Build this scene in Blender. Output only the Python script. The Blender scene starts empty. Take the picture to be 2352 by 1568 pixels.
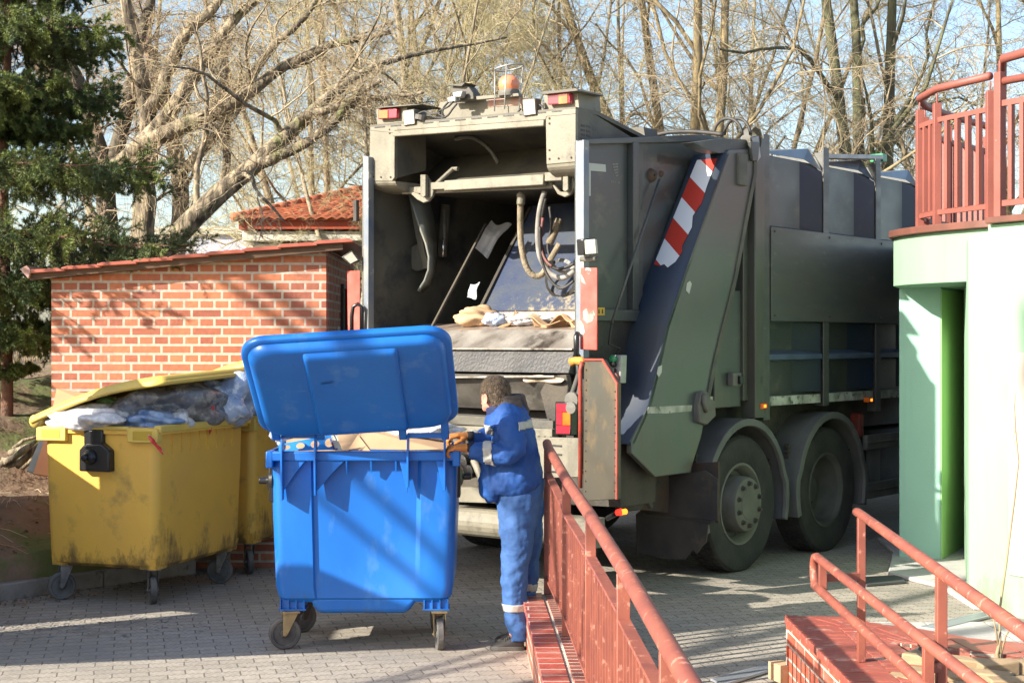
import bpy, bmesh, math, random
import numpy as np
from mathutils import Vector, Matrix
R = math.radians
scene = bpy.context.scene
C = scene.collection
# ------------------------------------------------------------------ camera, sky, sun
F = 3500.0; CX = 1176.0; CY = 784.0; H = 1.96         # focal length and centre in picture units, eye height in metres
cam = bpy.data.objects.new('camera', bpy.data.cameras.new('camera')); C.objects.link(cam)
cam.data.sensor_width = 36; cam.data.lens = F/2352*36; cam.data.clip_end = 2000
cam.location = (0, 0, H); cam.rotation_euler = (R(90), 0, 0)
scene.camera = cam
SUN = Vector((-1, -0.60, 0.60)).normalized()
w = bpy.data.worlds.new('World'); scene.world = w; w.use_nodes = True
sky = w.node_tree.nodes.new('ShaderNodeTexSky'); sky.sky_type = 'NISHITA'; sky.sun_disc = False
sky.sun_elevation = math.asin(SUN.z); sky.sun_rotation = math.atan2(SUN.x, SUN.y)
sky.air_density = 1.0; sky.dust_density = 1.6; sky.ozone_density = 1.2
bg = w.node_tree.nodes['Background']; bg.inputs[1].default_value = 0.115
w.node_tree.links.new(sky.outputs[0], bg.inputs[0])
sl = bpy.data.lights.new('sun', 'SUN'); sl.energy = 5.0; sl.angle = R(0.5); sl.color = (1, 0.93, 0.82)
so = bpy.data.objects.new('sun', sl); C.objects.link(so)
so.rotation_euler = SUN.to_track_quat('Z', 'Y').to_euler(); so.location = (-20, -15, 15)
scene.view_settings.view_transform = 'Standard'; scene.view_settings.look = 'None'
scene.view_settings.gamma = 1; scene.view_settings.exposure = 1.3
scene.render.engine = 'CYCLES'; scene.cycles.max_bounces = 5; scene.cycles.transparent_max_bounces = 12

def G(px, py, z=0.0):                                  # point of a level surface seen at a place in the photograph
    D = F*(H-z)/(py-CY); return Vector(((px-CX)*D/F, D, z))
def P(px, py, D): return Vector(((px-CX)*D/F, D, H-(py-CY)*D/F))

# ------------------------------------------------------------------ materials
def mat(name, c1, c2=None, scale=3.0, rough=0.7, metal=0.0, bump=0.0, bscale=40.0, lo=0.35, hi=0.65, c3=None, s3=9.0, lo3=0.58, hi3=0.66,
        stretch=None, coat=0.0, spec=0.5, rvar=0.0, detail=6, trans=0.0):
    m = bpy.data.materials.new(name); m.use_nodes = True
    n = m.node_tree.nodes; l = m.node_tree.links; b = n['Principled BSDF']
    b.inputs['Base Color'].default_value = (*c1, 1); b.inputs['Roughness'].default_value = rough; b.inputs['Metallic'].default_value = metal
    b.inputs['Specular IOR Level'].default_value = spec; b.inputs['Coat Weight'].default_value = coat; b.inputs['Coat Roughness'].default_value = 0.03 if coat >= 0.6 else 0.30
    tc = n.new('ShaderNodeTexCoord'); mp = n.new('ShaderNodeMapping'); l.new(tc.outputs['Object'], mp.inputs[0])
    if stretch: mp.inputs['Scale'].default_value = stretch
    col = None
    if c2:
        nz = n.new('ShaderNodeTexNoise'); nz.inputs['Scale'].default_value = scale; nz.inputs['Detail'].default_value = detail; l.new(mp.outputs[0], nz.inputs[0])
        rp = n.new('ShaderNodeMapRange'); rp.inputs[1].default_value = lo; rp.inputs[2].default_value = hi; l.new(nz.outputs[0], rp.inputs[0])
        mx = n.new('ShaderNodeMix'); mx.data_type = 'RGBA'; l.new(rp.outputs[0], mx.inputs[0])
        mx.inputs[6].default_value = (*c1, 1); mx.inputs[7].default_value = (*c2, 1); col = mx.outputs[2]
        if rvar:
            r2 = n.new('ShaderNodeMapRange'); l.new(nz.outputs[0], r2.inputs[0]); r2.inputs[1].default_value = lo; r2.inputs[2].default_value = hi
            r2.inputs[3].default_value = rough; r2.inputs[4].default_value = rough+rvar; l.new(r2.outputs[0], b.inputs['Roughness'])
    if c3:
        nz = n.new('ShaderNodeTexNoise'); nz.inputs['Scale'].default_value = s3; nz.inputs['Detail'].default_value = 8; nz.inputs['Roughness'].default_value = 0.65; l.new((mp if stretch else tc).outputs[0 if stretch else 'Object'], nz.inputs[0])
        rp = n.new('ShaderNodeMapRange'); rp.inputs[1].default_value = lo3; rp.inputs[2].default_value = hi3; l.new(nz.outputs[0], rp.inputs[0])
        mx = n.new('ShaderNodeMix'); mx.data_type = 'RGBA'; l.new(rp.outputs[0], mx.inputs[0])
        if col: l.new(col, mx.inputs[6])
        else: mx.inputs[6].default_value = (*c1, 1)
        mx.inputs[7].default_value = (*c3, 1); col = mx.outputs[2]
    if col: l.new(col, b.inputs['Base Color'])
    if bump:
        nz = n.new('ShaderNodeTexNoise'); nz.inputs['Scale'].default_value = bscale; nz.inputs['Detail'].default_value = 5; l.new(mp.outputs[0], nz.inputs[0])
        bp = n.new('ShaderNodeBump'); bp.inputs['Strength'].default_value = bump; bp.inputs['Distance'].default_value = 0.02
        l.new(nz.outputs[0], bp.inputs['Height']); l.new(bp.outputs[0], b.inputs['Normal'])
    if trans: b.inputs['Transmission Weight'].default_value = trans; b.inputs['IOR'].default_value = 1.15
    return m

def brickmat(name, c1, c2, mortar, bw, bh, ms=0.011, squash=1.0, offset=0.5, bump=0.6, distort=0.0, rot=0.0, rough=0.8, dirt=None, dirts=1.2, var=None, dlo=0.5, dhi=0.7, loc=(0,0,0)):
    m = bpy.data.materials.new(name); m.use_nodes = True
    n = m.node_tree.nodes; l = m.node_tree.links; b = n['Principled BSDF']; b.inputs['Roughness'].default_value = rough
    tc = n.new('ShaderNodeTexCoord'); mp = n.new('ShaderNodeMapping'); l.new(tc.outputs['UV'], mp.inputs[0]); mp.inputs['Rotation'].default_value = (0, 0, rot); mp.inputs['Location'].default_value = loc
    vec = mp.outputs[0]
    if distort:
        wv = n.new('ShaderNodeTexWave'); wv.inputs['Scale'].default_value = distort[0]; wv.bands_direction = 'X'; l.new(vec, wv.inputs[0])
        w2 = n.new('ShaderNodeTexNoise'); w2.inputs['Scale'].default_value = 6; l.new(vec, w2.inputs[0])
        cb = n.new('ShaderNodeCombineXYZ'); l.new(wv.outputs['Fac'], cb.inputs[1]); l.new(w2.outputs[0], cb.inputs[0])
        vm = n.new('ShaderNodeVectorMath'); vm.operation = 'MULTIPLY_ADD'; l.new(cb.outputs[0], vm.inputs[0]); vm.inputs[1].default_value = (distort[1]*0.6, distort[1], 0); l.new(vec, vm.inputs[2]); vec = vm.outputs[0]
    bk = n.new('ShaderNodeTexBrick'); l.new(vec, bk.inputs[0])
    bk.inputs['Scale'].default_value = 1; bk.inputs['Brick Width'].default_value = bw; bk.inputs['Row Height'].default_value = bh
    bk.inputs['Mortar Size'].default_value = ms; bk.inputs['Mortar Smooth'].default_value = 0.15; bk.offset = offset; bk.squash = squash; bk.squash_frequency = 2
    bk.inputs['Color1'].default_value = (*c1, 1); bk.inputs['Color2'].default_value = (*c2, 1); bk.inputs['Mortar'].default_value = (*mortar, 1); bk.inputs['Bias'].default_value = 0
    col = bk.outputs[0]
    nz = n.new('ShaderNodeTexNoise'); nz.inputs['Scale'].default_value = 25; nz.inputs['Detail'].default_value = 6; l.new(tc.outputs['Object'], nz.inputs[0])
    rp = n.new('ShaderNodeMapRange'); l.new(nz.outputs[0], rp.inputs[0]); rp.inputs[1].default_value = 0.2; rp.inputs[2].default_value = 0.8; rp.inputs[3].default_value = 0.78; rp.inputs[4].default_value = 1.2
    vm = n.new('ShaderNodeVectorMath'); vm.operation = 'SCALE'; l.new(col, vm.inputs[0]); l.new(rp.outputs[0], vm.inputs['Scale']); col = vm.outputs[0]
    if dirt:
        nz2 = n.new('ShaderNodeTexNoise'); nz2.inputs['Scale'].default_value = dirts; nz2.inputs['Detail'].default_value = 9; nz2.inputs['Roughness'].default_value = 0.7; l.new(tc.outputs['Object'], nz2.inputs[0])
        rp = n.new('ShaderNodeMapRange'); l.new(nz2.outputs[0], rp.inputs[0]); rp.inputs[1].default_value = dlo; rp.inputs[2].default_value = dhi; rp.inputs[4].default_value = 0.75
        mx = n.new('ShaderNodeMix'); mx.data_type = 'RGBA'; l.new(rp.outputs[0], mx.inputs[0]); l.new(col, mx.inputs[6]); mx.inputs[7].default_value = (*dirt, 1); col = mx.outputs[2]
    l.new(col, b.inputs['Base Color'])
    inv = n.new('ShaderNodeMath'); inv.operation = 'MULTIPLY_ADD'; l.new(bk.outputs['Fac'], inv.inputs[0]); inv.inputs[1].default_value = -1; l.new(nz.outputs[0], inv.inputs[2])
    bp = n.new('ShaderNodeBump'); bp.inputs['Strength'].default_value = bump; bp.inputs['Distance'].default_value = 0.008
    l.new(inv.outputs[0], bp.inputs['Height']); l.new(bp.outputs[0], b.inputs['Normal'])
    return m

def blademat():                                      # worn paint, with a sun patch painted in towards the lower right end
    m = mat('sunlit_worn_blade', (0.022, 0.036, 0.085), (0.05, 0.06, 0.075), 4, 0.5, bump=0.15); n = m.node_tree.nodes; l = m.node_tree.links; b = n['Principled BSDF']
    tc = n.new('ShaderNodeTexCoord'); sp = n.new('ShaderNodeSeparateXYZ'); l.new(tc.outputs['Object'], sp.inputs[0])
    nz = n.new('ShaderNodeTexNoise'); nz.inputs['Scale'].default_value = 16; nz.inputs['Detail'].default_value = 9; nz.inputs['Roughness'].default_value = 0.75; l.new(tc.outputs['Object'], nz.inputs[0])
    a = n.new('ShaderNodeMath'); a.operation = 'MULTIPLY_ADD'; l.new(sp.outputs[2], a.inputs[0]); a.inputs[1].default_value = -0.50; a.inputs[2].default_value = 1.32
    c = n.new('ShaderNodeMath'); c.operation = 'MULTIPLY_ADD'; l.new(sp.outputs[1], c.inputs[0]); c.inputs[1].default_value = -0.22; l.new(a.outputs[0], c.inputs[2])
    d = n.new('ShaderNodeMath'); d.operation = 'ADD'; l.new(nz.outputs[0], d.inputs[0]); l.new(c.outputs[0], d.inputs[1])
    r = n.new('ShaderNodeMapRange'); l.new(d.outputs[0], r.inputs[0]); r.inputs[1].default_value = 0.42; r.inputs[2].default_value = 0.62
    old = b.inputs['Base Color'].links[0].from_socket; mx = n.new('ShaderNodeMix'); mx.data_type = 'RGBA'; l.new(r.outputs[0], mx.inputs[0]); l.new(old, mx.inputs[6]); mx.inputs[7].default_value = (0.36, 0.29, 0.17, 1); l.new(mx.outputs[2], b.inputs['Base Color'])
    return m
def grime(m, z0, z1, col=(0.05, 0.04, 0.03), amt=0.85, sc=5.0, xs=0.35, ns=0.55):      # scuffs and splash dirt with ragged upper edge near the foot of a thing
    n = m.node_tree.nodes; l = m.node_tree.links; b = n['Principled BSDF']; tc = n.new('ShaderNodeTexCoord'); sp = n.new('ShaderNodeSeparateXYZ'); l.new(tc.outputs['Object'], sp.inputs[0])
    mp = n.new('ShaderNodeMapping'); mp.inputs['Scale'].default_value = (1, 1, xs); l.new(tc.outputs['Object'], mp.inputs[0])
    nz = n.new('ShaderNodeTexNoise'); nz.inputs['Scale'].default_value = sc; nz.inputs['Detail'].default_value = 10; nz.inputs['Roughness'].default_value = 0.72; l.new(mp.outputs[0], nz.inputs[0])
    r = n.new('ShaderNodeMapRange'); l.new(sp.outputs[2], r.inputs[0]); r.inputs[1].default_value = z0; r.inputs[2].default_value = z1; r.inputs[3].default_value = 0.16; r.inputs[4].default_value = -0.16
    a = n.new('ShaderNodeMath'); a.operation = 'ADD'; l.new(nz.outputs[0], a.inputs[0]); l.new(r.outputs[0], a.inputs[1])
    q = n.new('ShaderNodeMapRange'); l.new(a.outputs[0], q.inputs[0]); q.inputs[1].default_value = ns; q.inputs[2].default_value = ns+0.14; q.inputs[4].default_value = amt
    mx = n.new('ShaderNodeMix'); mx.data_type = 'RGBA'; l.new(q.outputs[0], mx.inputs[0]); mx.inputs[7].default_value = (*col, 1)
    if b.inputs['Base Color'].links: l.new(b.inputs['Base Color'].links[0].from_socket, mx.inputs[6])
    else: mx.inputs[6].default_value = b.inputs['Base Color'].default_value
    l.new(mx.outputs[2], b.inputs['Base Color']); return m
def marks(m, stretch, col, lo, hi, amt=0.8, scale=1.0, detail=6, rough=0.6):        # scratches, streaks or chips: stretched noise cut at a threshold
    n = m.node_tree.nodes; l = m.node_tree.links; b = n['Principled BSDF']; tc = n.new('ShaderNodeTexCoord')
    mp = n.new('ShaderNodeMapping'); mp.inputs['Scale'].default_value = stretch; l.new(tc.outputs['Object'], mp.inputs[0])
    nz = n.new('ShaderNodeTexNoise'); nz.inputs['Scale'].default_value = scale; nz.inputs['Detail'].default_value = detail; nz.inputs['Roughness'].default_value = rough; l.new(mp.outputs[0], nz.inputs[0])
    q = n.new('ShaderNodeMapRange'); l.new(nz.outputs[0], q.inputs[0]); q.inputs[1].default_value = lo; q.inputs[2].default_value = hi; q.inputs[4].default_value = amt
    mx = n.new('ShaderNodeMix'); mx.data_type = 'RGBA'; l.new(q.outputs[0], mx.inputs[0]); mx.inputs[7].default_value = (*col, 1)
    if b.inputs['Base Color'].links: l.new(b.inputs['Base Color'].links[0].from_socket, mx.inputs[6])
    else: mx.inputs[6].default_value = b.inputs['Base Color'].default_value
    l.new(mx.outputs[2], b.inputs['Base Color']); return m
def emit(name, c, s):
    m = bpy.data.materials.new(name); m.use_nodes = True; b = m.node_tree.nodes['Principled BSDF']
    b.inputs['Base Color'].default_value = (*c, 1); b.inputs['Emission Color'].default_value = (*c, 1); b.inputs['Emission Strength'].default_value = s
    return m

def stripemat(name):                                   # red and white hazard sheeting with flaking
    m = bpy.data.materials.new(name); m.use_nodes = True; n = m.node_tree.nodes; l = m.node_tree.links; b = n['Principled BSDF']; b.inputs['Roughness'].default_value = 0.45
    tc = n.new('ShaderNodeTexCoord'); sp = n.new('ShaderNodeSeparateXYZ'); l.new(tc.outputs['Object'], sp.inputs[0])
    a = n.new('ShaderNodeMath'); a.operation = 'MULTIPLY_ADD'; l.new(sp.outputs[1], a.inputs[0]); a.inputs[1].default_value = -0.75; l.new(sp.outputs[2], a.inputs[2])
    s = n.new('ShaderNodeMath'); s.operation = 'MULTIPLY'; l.new(a.outputs[0], s.inputs[0]); s.inputs[1].default_value = 1/0.37
    f = n.new('ShaderNodeMath'); f.operation = 'FRACT'; l.new(s.outputs[0], f.inputs[0])
    g = n.new('ShaderNodeMath'); g.operation = 'GREATER_THAN'; l.new(f.outputs[0], g.inputs[0]); g.inputs[1].default_value = 0.5
    mx = n.new('ShaderNodeMix'); mx.data_type = 'RGBA'; l.new(g.outputs[0], mx.inputs[0]); mx.inputs[6].default_value = (0.42, 0.035, 0.02, 1); mx.inputs[7].default_value = (0.62, 0.65, 0.68, 1)
    l.new(mx.outputs[2], b.inputs['Base Color']); return m

M = {}
M['paver'] = brickmat('paver', (0.34, 0.30, 0.245), (0.28, 0.248, 0.20), (0.13, 0.11, 0.09), 0.21, 0.115, 0.005, bump=0.5, distort=(9.0, 0.024), rot=R(-14), rough=0.85, dirt=(0.20, 0.185, 0.165), dirts=0.7)
M['brick'] = brickmat('red_brick', (0.44, 0.15, 0.07), (0.24, 0.068, 0.04), (0.40, 0.35, 0.29), 0.131, 0.078, 0.011, squash=2.0, offset=0.25, bump=0.55, rough=0.75, dirt=(0.27,0.095,0.06), dirts=2.5, loc=(0.03, 0.02, 0))
M['wallbrick'] = brickmat('glazed_brick', (0.46, 0.10, 0.055), (0.36, 0.075, 0.04), (0.60, 0.52, 0.44), 0.25, 0.078, 0.007, bump=0.4, rough=0.45, dirt=(0.42, 0.2, 0.15), dirts=3)
M['cope'] = brickmat('coping_tile', (0.40, 0.085, 0.055), (0.30, 0.06, 0.045), (0.58, 0.5, 0.42), 0.4, 0.125, 0.006, bump=0.4, rough=0.35, dirt=(0.45, 0.22, 0.17), dirts=5, offset=0.3)
M['cope_small'] = brickmat('coping_brick', (0.26, 0.07, 0.045), (0.21, 0.06, 0.04), (0.50, 0.44, 0.37), 0.5, 0.075, 0.006, bump=0.5, rough=0.5, offset=0.0)
M['mortar'] = mat('mortar', (0.55, 0.48, 0.40), (0.38, 0.3, 0.22), 20, 0.95, bump=0.6)
M['dirt'] = mat('dirt', (0.20, 0.135, 0.085), (0.115, 0.08, 0.05), 1.6, 0.95, bump=1.0, bscale=14, c3=(0.10, 0.12, 0.035), s3=1.3, lo3=0.52, hi3=0.62)
M['kerb'] = mat('kerb_concrete', (0.26, 0.24, 0.21), (0.18, 0.16, 0.14), 6, 0.9, bump=0.5, c3=(0.09, 0.08, 0.06), s3=4)
M['concrete'] = mat('concrete', (0.47, 0.45, 0.42), (0.38, 0.37, 0.34), 3, 0.85, bump=0.3, c3=(0.25, 0.24, 0.22), s3=2.5)
M['lime'] = mat('spilled_lime', (0.34, 0.32, 0.30), (0.18, 0.17, 0.155), 3, 0.95, bump=0.5)
M['green_truck'] = mat('dirty_green_paint', (0.040, 0.050, 0.048), (0.066, 0.069, 0.062), 1.2, 0.32, coat=0.3, rvar=0.25, stretch=(1, 1, 1.6), c3=(0.14, 0.13, 0.095), s3=3.2, lo3=0.56, hi3=0.78, bump=0.06, bscale=5)
M['green_panel'] = mat('dusty_green_panel', (0.088, 0.082, 0.071), (0.060, 0.066, 0.060), 1.0, 0.34, coat=0.2, rvar=0.25, c3=(0.17, 0.155, 0.12), s3=5, lo3=0.58, hi3=0.8, bump=0.10, bscale=4, stretch=(1, 1, 4))
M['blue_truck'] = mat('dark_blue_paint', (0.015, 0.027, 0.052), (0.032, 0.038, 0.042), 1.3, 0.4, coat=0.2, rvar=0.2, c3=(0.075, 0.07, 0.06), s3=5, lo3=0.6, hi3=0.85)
M['chassis'] = mat('grimy_chassis', (0.035, 0.032, 0.028), (0.075, 0.062, 0.045), 4, 0.8, bump=0.3)
M['rust'] = mat('rusty_steel', (0.085, 0.045, 0.025), (0.045, 0.04, 0.035), 6, 0.75, bump=0.4)
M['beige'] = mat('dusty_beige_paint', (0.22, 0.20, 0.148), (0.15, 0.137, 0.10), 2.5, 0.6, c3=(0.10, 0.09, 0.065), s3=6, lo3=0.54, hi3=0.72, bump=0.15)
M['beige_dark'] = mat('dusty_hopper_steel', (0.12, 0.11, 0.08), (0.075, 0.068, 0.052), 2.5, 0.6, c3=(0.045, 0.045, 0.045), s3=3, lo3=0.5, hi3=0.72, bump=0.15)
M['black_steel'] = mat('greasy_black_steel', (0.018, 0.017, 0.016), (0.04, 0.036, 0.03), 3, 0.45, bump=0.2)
M['worn_steel'] = mat('worn_steel', (0.42, 0.39, 0.34), (0.22, 0.19, 0.16), 5, 0.42, metal=0.45, c3=(0.07, 0.055, 0.045), s3=3.5, lo3=0.52, hi3=0.66, stretch=(1, 1, 0.5), bump=0.15)
M['brown_steel'] = mat('scuffed_brown_steel', (0.30, 0.22, 0.16), (0.40, 0.33, 0.27), 8, 0.4, metal=0.35, c3=(0.10, 0.065, 0.045), s3=6, stretch=(1, 4, 1), bump=0.15)
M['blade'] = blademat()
M['lift_plate'] = mat('muddy_guard_plate', (0.060, 0.048, 0.028), (0.040, 0.040, 0.028), 3, 0.5, c3=(0.13, 0.085, 0.035), s3=4, lo3=0.52, hi3=0.68, stretch=(1, 1, 0.5))
M['red'] = mat('faded_red_paint', (0.52, 0.045, 0.028), (0.60, 0.12, 0.09), 5, 0.5, c3=(0.6, 0.5, 0.48), s3=6, lo3=0.66, hi3=0.69)
M['redthin'] = mat('red_edge', (0.5, 0.06, 0.035), (0.25, 0.06, 0.04), 12, 0.6)
M['white_paint'] = mat('white_marking', (0.48, 0.48, 0.43), (0.48, 0.47, 0.40), 12, 0.6)
M['white_line'] = mat('scuffed_white_strip', (0.50, 0.49, 0.42), (0.22, 0.22, 0.17), 7, 0.6, c3=(0.1, 0.11, 0.08), s3=11, lo3=0.55, hi3=0.6)
M['tyre'] = mat('tyre_rubber', (0.022, 0.021, 0.020), (0.042, 0.039, 0.033), 4, 0.85, bump=0.25)
M['hub'] = mat('dusty_hub', (0.15, 0.14, 0.115), (0.10, 0.095, 0.08), 5, 0.7, bump=0.15)
M['hub_dark'] = mat('dark_rim', (0.085, 0.08, 0.07), (0.05, 0.047, 0.04), 5, 0.75)
M['guard'] = mat('dusty_grey_plastic', (0.13, 0.125, 0.115), (0.085, 0.082, 0.078), 3, 0.6, bump=0.1)
M['alu'] = mat('aluminium', (0.42, 0.42, 0.40), (0.30, 0.30, 0.28), 8, 0.45, metal=0.5)
M['lamp_glass'] = mat('lamp_glass', (0.46, 0.43, 0.34), (0.34, 0.32, 0.25), 30, 0.25, coat=0.5)
M['red_lens'] = mat('red_lens', (0.45, 0.02, 0.04), (0.35, 0.02, 0.03), 12, 0.2, coat=1)
M['orange_lens'] = mat('orange_lens', (0.75, 0.16, 0.015), (0.6, 0.1, 0.01), 12, 0.2, coat=1)
M['red_on'] = emit('red_lamp_lit', (1, 0.02, 0.01), 1.6)
M['amber_on'] = emit('amber_lamp_lit', (1, 0.25, 0.02), 1.2)
M['rubber'] = mat('black_rubber', (0.022, 0.021, 0.02), (0.045, 0.04, 0.034), 8, 0.6)
M['hose_tan'] = mat('dusty_hose_wrap', (0.30, 0.24, 0.16), (0.17, 0.14, 0.09), 14, 0.85, bump=0.6)
M['hose_grey'] = mat('grey_hose', (0.30, 0.28, 0.25), (0.16, 0.15, 0.13), 10, 0.6)
M['yellow_sign'] = mat('yellow_sticker', (0.65, 0.42, 0.06), None)
M['green_button'] = mat('green_button', (0.02, 0.25, 0.1), None, rough=0.3)
M['stripe'] = stripemat('hazard_sheeting')
M['bin_blue'] = mat('blue_plastic', (0.006, 0.105, 0.42), (0.009, 0.13, 0.47), 2, 0.38, spec=0.4, stretch=(1,1,0.45), c3=(0.07, 0.19, 0.46), s3=6, lo3=0.56, hi3=0.8, bump=0.04, bscale=12)
M['bin_yellow'] = mat('yellow_plastic', (0.74, 0.44, 0.07), (0.66, 0.39, 0.08), 2, 0.42, c3=(0.20, 0.145, 0.065), s3=3.2, lo3=0.56, hi3=0.80, bump=0.08, bscale=20)
M['bin_lid_yellow'] = mat('faded_yellow_lid', (0.66, 0.47, 0.09), (0.55, 0.40, 0.10), 3, 0.5, c3=(0.28, 0.22, 0.10), s3=5, lo3=0.6, hi3=0.75)
M['black_plastic'] = mat('black_plastic', (0.014, 0.014, 0.015), None, rough=0.28)
M['caster_metal'] = mat('yellowed_zinc', (0.38, 0.30, 0.14), (0.22, 0.17, 0.10), 12, 0.5, metal=0.4)
M['caster_grey'] = mat('grey_zinc', (0.25, 0.25, 0.24), (0.12, 0.12, 0.115), 12, 0.5, metal=0.4)
M['wheel_rubber'] = mat('wheel_rubber', (0.05, 0.05, 0.05), (0.13, 0.125, 0.115), 8, 0.8, bump=0.3)
M['tread'] = mat('worn_tread', (0.38, 0.37, 0.35), (0.20, 0.19, 0.18), 20, 0.85)
M['card'] = mat('cardboard', (0.47, 0.31, 0.175), (0.42, 0.27, 0.15), 3, 0.85, bump=0.1, bscale=60)
M['card_orange'] = mat('orange_cardboard', (0.60, 0.30, 0.15), (0.54, 0.26, 0.13), 3, 0.8)
M['card_blue'] = mat('blue_printed_card', (0.015, 0.20, 0.62), None, rough=0.4)
M['card_grey'] = mat('grey_cardboard', (0.40, 0.42, 0.37), (0.33, 0.35, 0.3), 3, 0.8)
M['plastic_clear'] = mat('clear_film', (0.62, 0.60, 0.62), (0.42, 0.43, 0.46), 9, 0.22, c3=(0.75, 0.74, 0.72), s3=14, lo3=0.5, hi3=0.6, bump=1.2, bscale=16, coat=0.6)
M['plastic_blue'] = mat('pale_blue_film', (0.40, 0.47, 0.62), (0.25, 0.33, 0.50), 7, 0.2, c3=(0.65, 0.68, 0.72), s3=11, lo3=0.52, hi3=0.6, bump=1.2, bscale=12, coat=0.6)
M['plastic_grey'] = mat('grey_film', (0.16, 0.16, 0.17), (0.09, 0.095, 0.12), 6, 0.22, c3=(0.30, 0.28, 0.26), s3=10, lo3=0.5, hi3=0.6, bump=1.4, bscale=13, coat=0.6)
M['plastic_royal'] = mat('blue_film', (0.05, 0.14, 0.36), (0.3, 0.4, 0.55), 9, 0.22, bump=1.2, bscale=15, coat=0.5)
M['plastic_green'] = mat('green_film', (0.12, 0.33, 0.12), (0.35, 0.42, 0.25), 8, 0.25, bump=1.2, bscale=15, coat=0.5)
M['plastic_red'] = mat('red_film', (0.5, 0.03, 0.05), None, rough=0.3)
M['rail'] = mat('red_rail_paint', (0.28, 0.085, 0.053), (0.20, 0.060, 0.042), 6, 0.5, c3=(0.45, 0.20, 0.14), s3=20, lo3=0.58, hi3=0.66, bump=0.08, bscale=30)
M['balc_rail'] = mat('terracotta_rail_paint', (0.27, 0.082, 0.06), (0.22, 0.068, 0.05), 3, 0.55, c3=(0.6, 0.45, 0.38), s3=12, lo3=0.7, hi3=0.72, bump=0.1)
M['mint'] = mat('mint_render', (0.235, 0.365, 0.25), (0.205, 0.335, 0.22), 2, 0.85, bump=0.12, bscale=60, stretch=(1,1,0.3), c3=(0.19,0.30,0.20), s3=3.5, lo3=0.62, hi3=0.8)
M['teal'] = mat('blue_green_render', (0.30, 0.50, 0.41), (0.28, 0.47, 0.385), 2, 0.85, bump=0.12, bscale=90)
M['bounce_green'] = mat('bounce_lit_mint', (0.42, 0.68, 0.24), (0.39, 0.64, 0.22), 2, 0.85, bump=0.12, bscale=90)
M['whitewash'] = mat('whitewashed_panel', (0.46, 0.44, 0.38), (0.38, 0.35, 0.29), 2, 0.85, c3=(0.60, 0.42, 0.33), s3=5, lo3=0.64, hi3=0.8)
M['flashing'] = mat('brown_flashing', (0.17, 0.065, 0.045), (0.12, 0.05, 0.035), 5, 0.5)
M['roof_metal'] = mat('red_roof_metal', (0.30, 0.065, 0.04), (0.36, 0.11, 0.07), 6, 0.45)
M['wood_dark'] = mat('dark_fascia_wood', (0.10, 0.055, 0.03), (0.07, 0.04, 0.022), 8, 0.8, stretch=(1, 1, 8))
M['tile'] = mat('orange_roof_tile', (0.42, 0.13, 0.055), (0.30, 0.09, 0.045), 9, 0.75, c3=(0.45, 0.22, 0.11), s3=6)
M['tile_fascia'] = mat('red_board', (0.36, 0.055, 0.02), (0.28, 0.05, 0.02), 5, 0.5)
M['cream'] = mat('cream_render', (0.52, 0.50, 0.42), (0.46, 0.45, 0.38), 2, 0.9)
M['glass_dark'] = mat('dark_window', (0.05, 0.055, 0.06), None, rough=0.08)
M['grille'] = mat('dark_grille', (0.03, 0.03, 0.03), (0.06, 0.055, 0.05), 12, 0.6)
M['paper'] = mat('white_paper', (0.5, 0.5, 0.5), None)
M['bark'] = mat('bark', (0.31, 0.25, 0.165), (0.085, 0.068, 0.046), 11, 0.95, lo=0.42, hi=0.60, bump=1.5, bscale=22, stretch=(1, 1, 0.35), c3=(0.17, 0.17, 0.07), s3=3)
M['bark_dark'] = mat('dark_bark', (0.13, 0.11, 0.075), (0.07, 0.06, 0.045), 6, 0.95, bump=1.0, bscale=18, stretch=(1, 1, 0.35))
M['twig'] = mat('twigs', (0.44, 0.35, 0.22), (0.33, 0.26, 0.16), 3, 0.85)
M['twig_olive'] = mat('olive_twigs', (0.42, 0.36, 0.20), (0.31, 0.27, 0.14), 3, 0.85)
M['twig_red'] = mat('reddish_twigs', (0.36, 0.24, 0.17), (0.40, 0.31, 0.20), 3, 0.85)
M['spruce'] = mat('spruce_needles', (0.055, 0.092, 0.028), (0.16, 0.20, 0.04), 2.2, 0.6, lo=0.4, hi=0.6)
M['spruce_bark'] = mat('spruce_bark', (0.15, 0.075, 0.045), (0.08, 0.045, 0.03), 14, 0.95, bump=1.0, bscale=30)
M['wire'] = mat('chain_link_wire', (0.15, 0.15, 0.14), None, metal=0.4, rough=0.5)
M['dry'] = mat('dry_stalks', (0.32, 0.24, 0.13), (0.22, 0.16, 0.09), 5, 0.9)
M['soil'] = mat('dark_soil', (0.055, 0.045, 0.035), (0.12, 0.10, 0.08), 18, 0.95, bump=1.2, bscale=40)
M['wood_block'] = mat('weathered_wood', (0.36, 0.25, 0.14), (0.26, 0.18, 0.10), 4, 0.8, stretch=(1, 1, 6), bump=0.2, c3=(0.22, 0.16, 0.10), s3=7)
M['grate'] = mat('galvanised_grate', (0.38, 0.40, 0.42), None, metal=0.5, rough=0.4)
M['grate_dark'] = mat('dark_grate', (0.06, 0.06, 0.06), None, rough=0.6)
M['jacket'] = mat('blue_work_cloth', (0.007, 0.068, 0.27), (0.006, 0.050, 0.21), 5, 0.75, bump=0.25, bscale=30)
M['trouser'] = mat('faded_blue_cloth', (0.036, 0.105, 0.28), (0.024, 0.078, 0.23), 5, 0.8, bump=0.25, bscale=30)
M['reflect'] = mat('silver_reflective_tape', (0.40, 0.40, 0.37), (0.33, 0.33, 0.31), 20, 0.4)
M['hood'] = mat('grey_brown_hood', (0.085, 0.068, 0.06), (0.06, 0.05, 0.045), 10, 0.95, bump=0.3)
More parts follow.
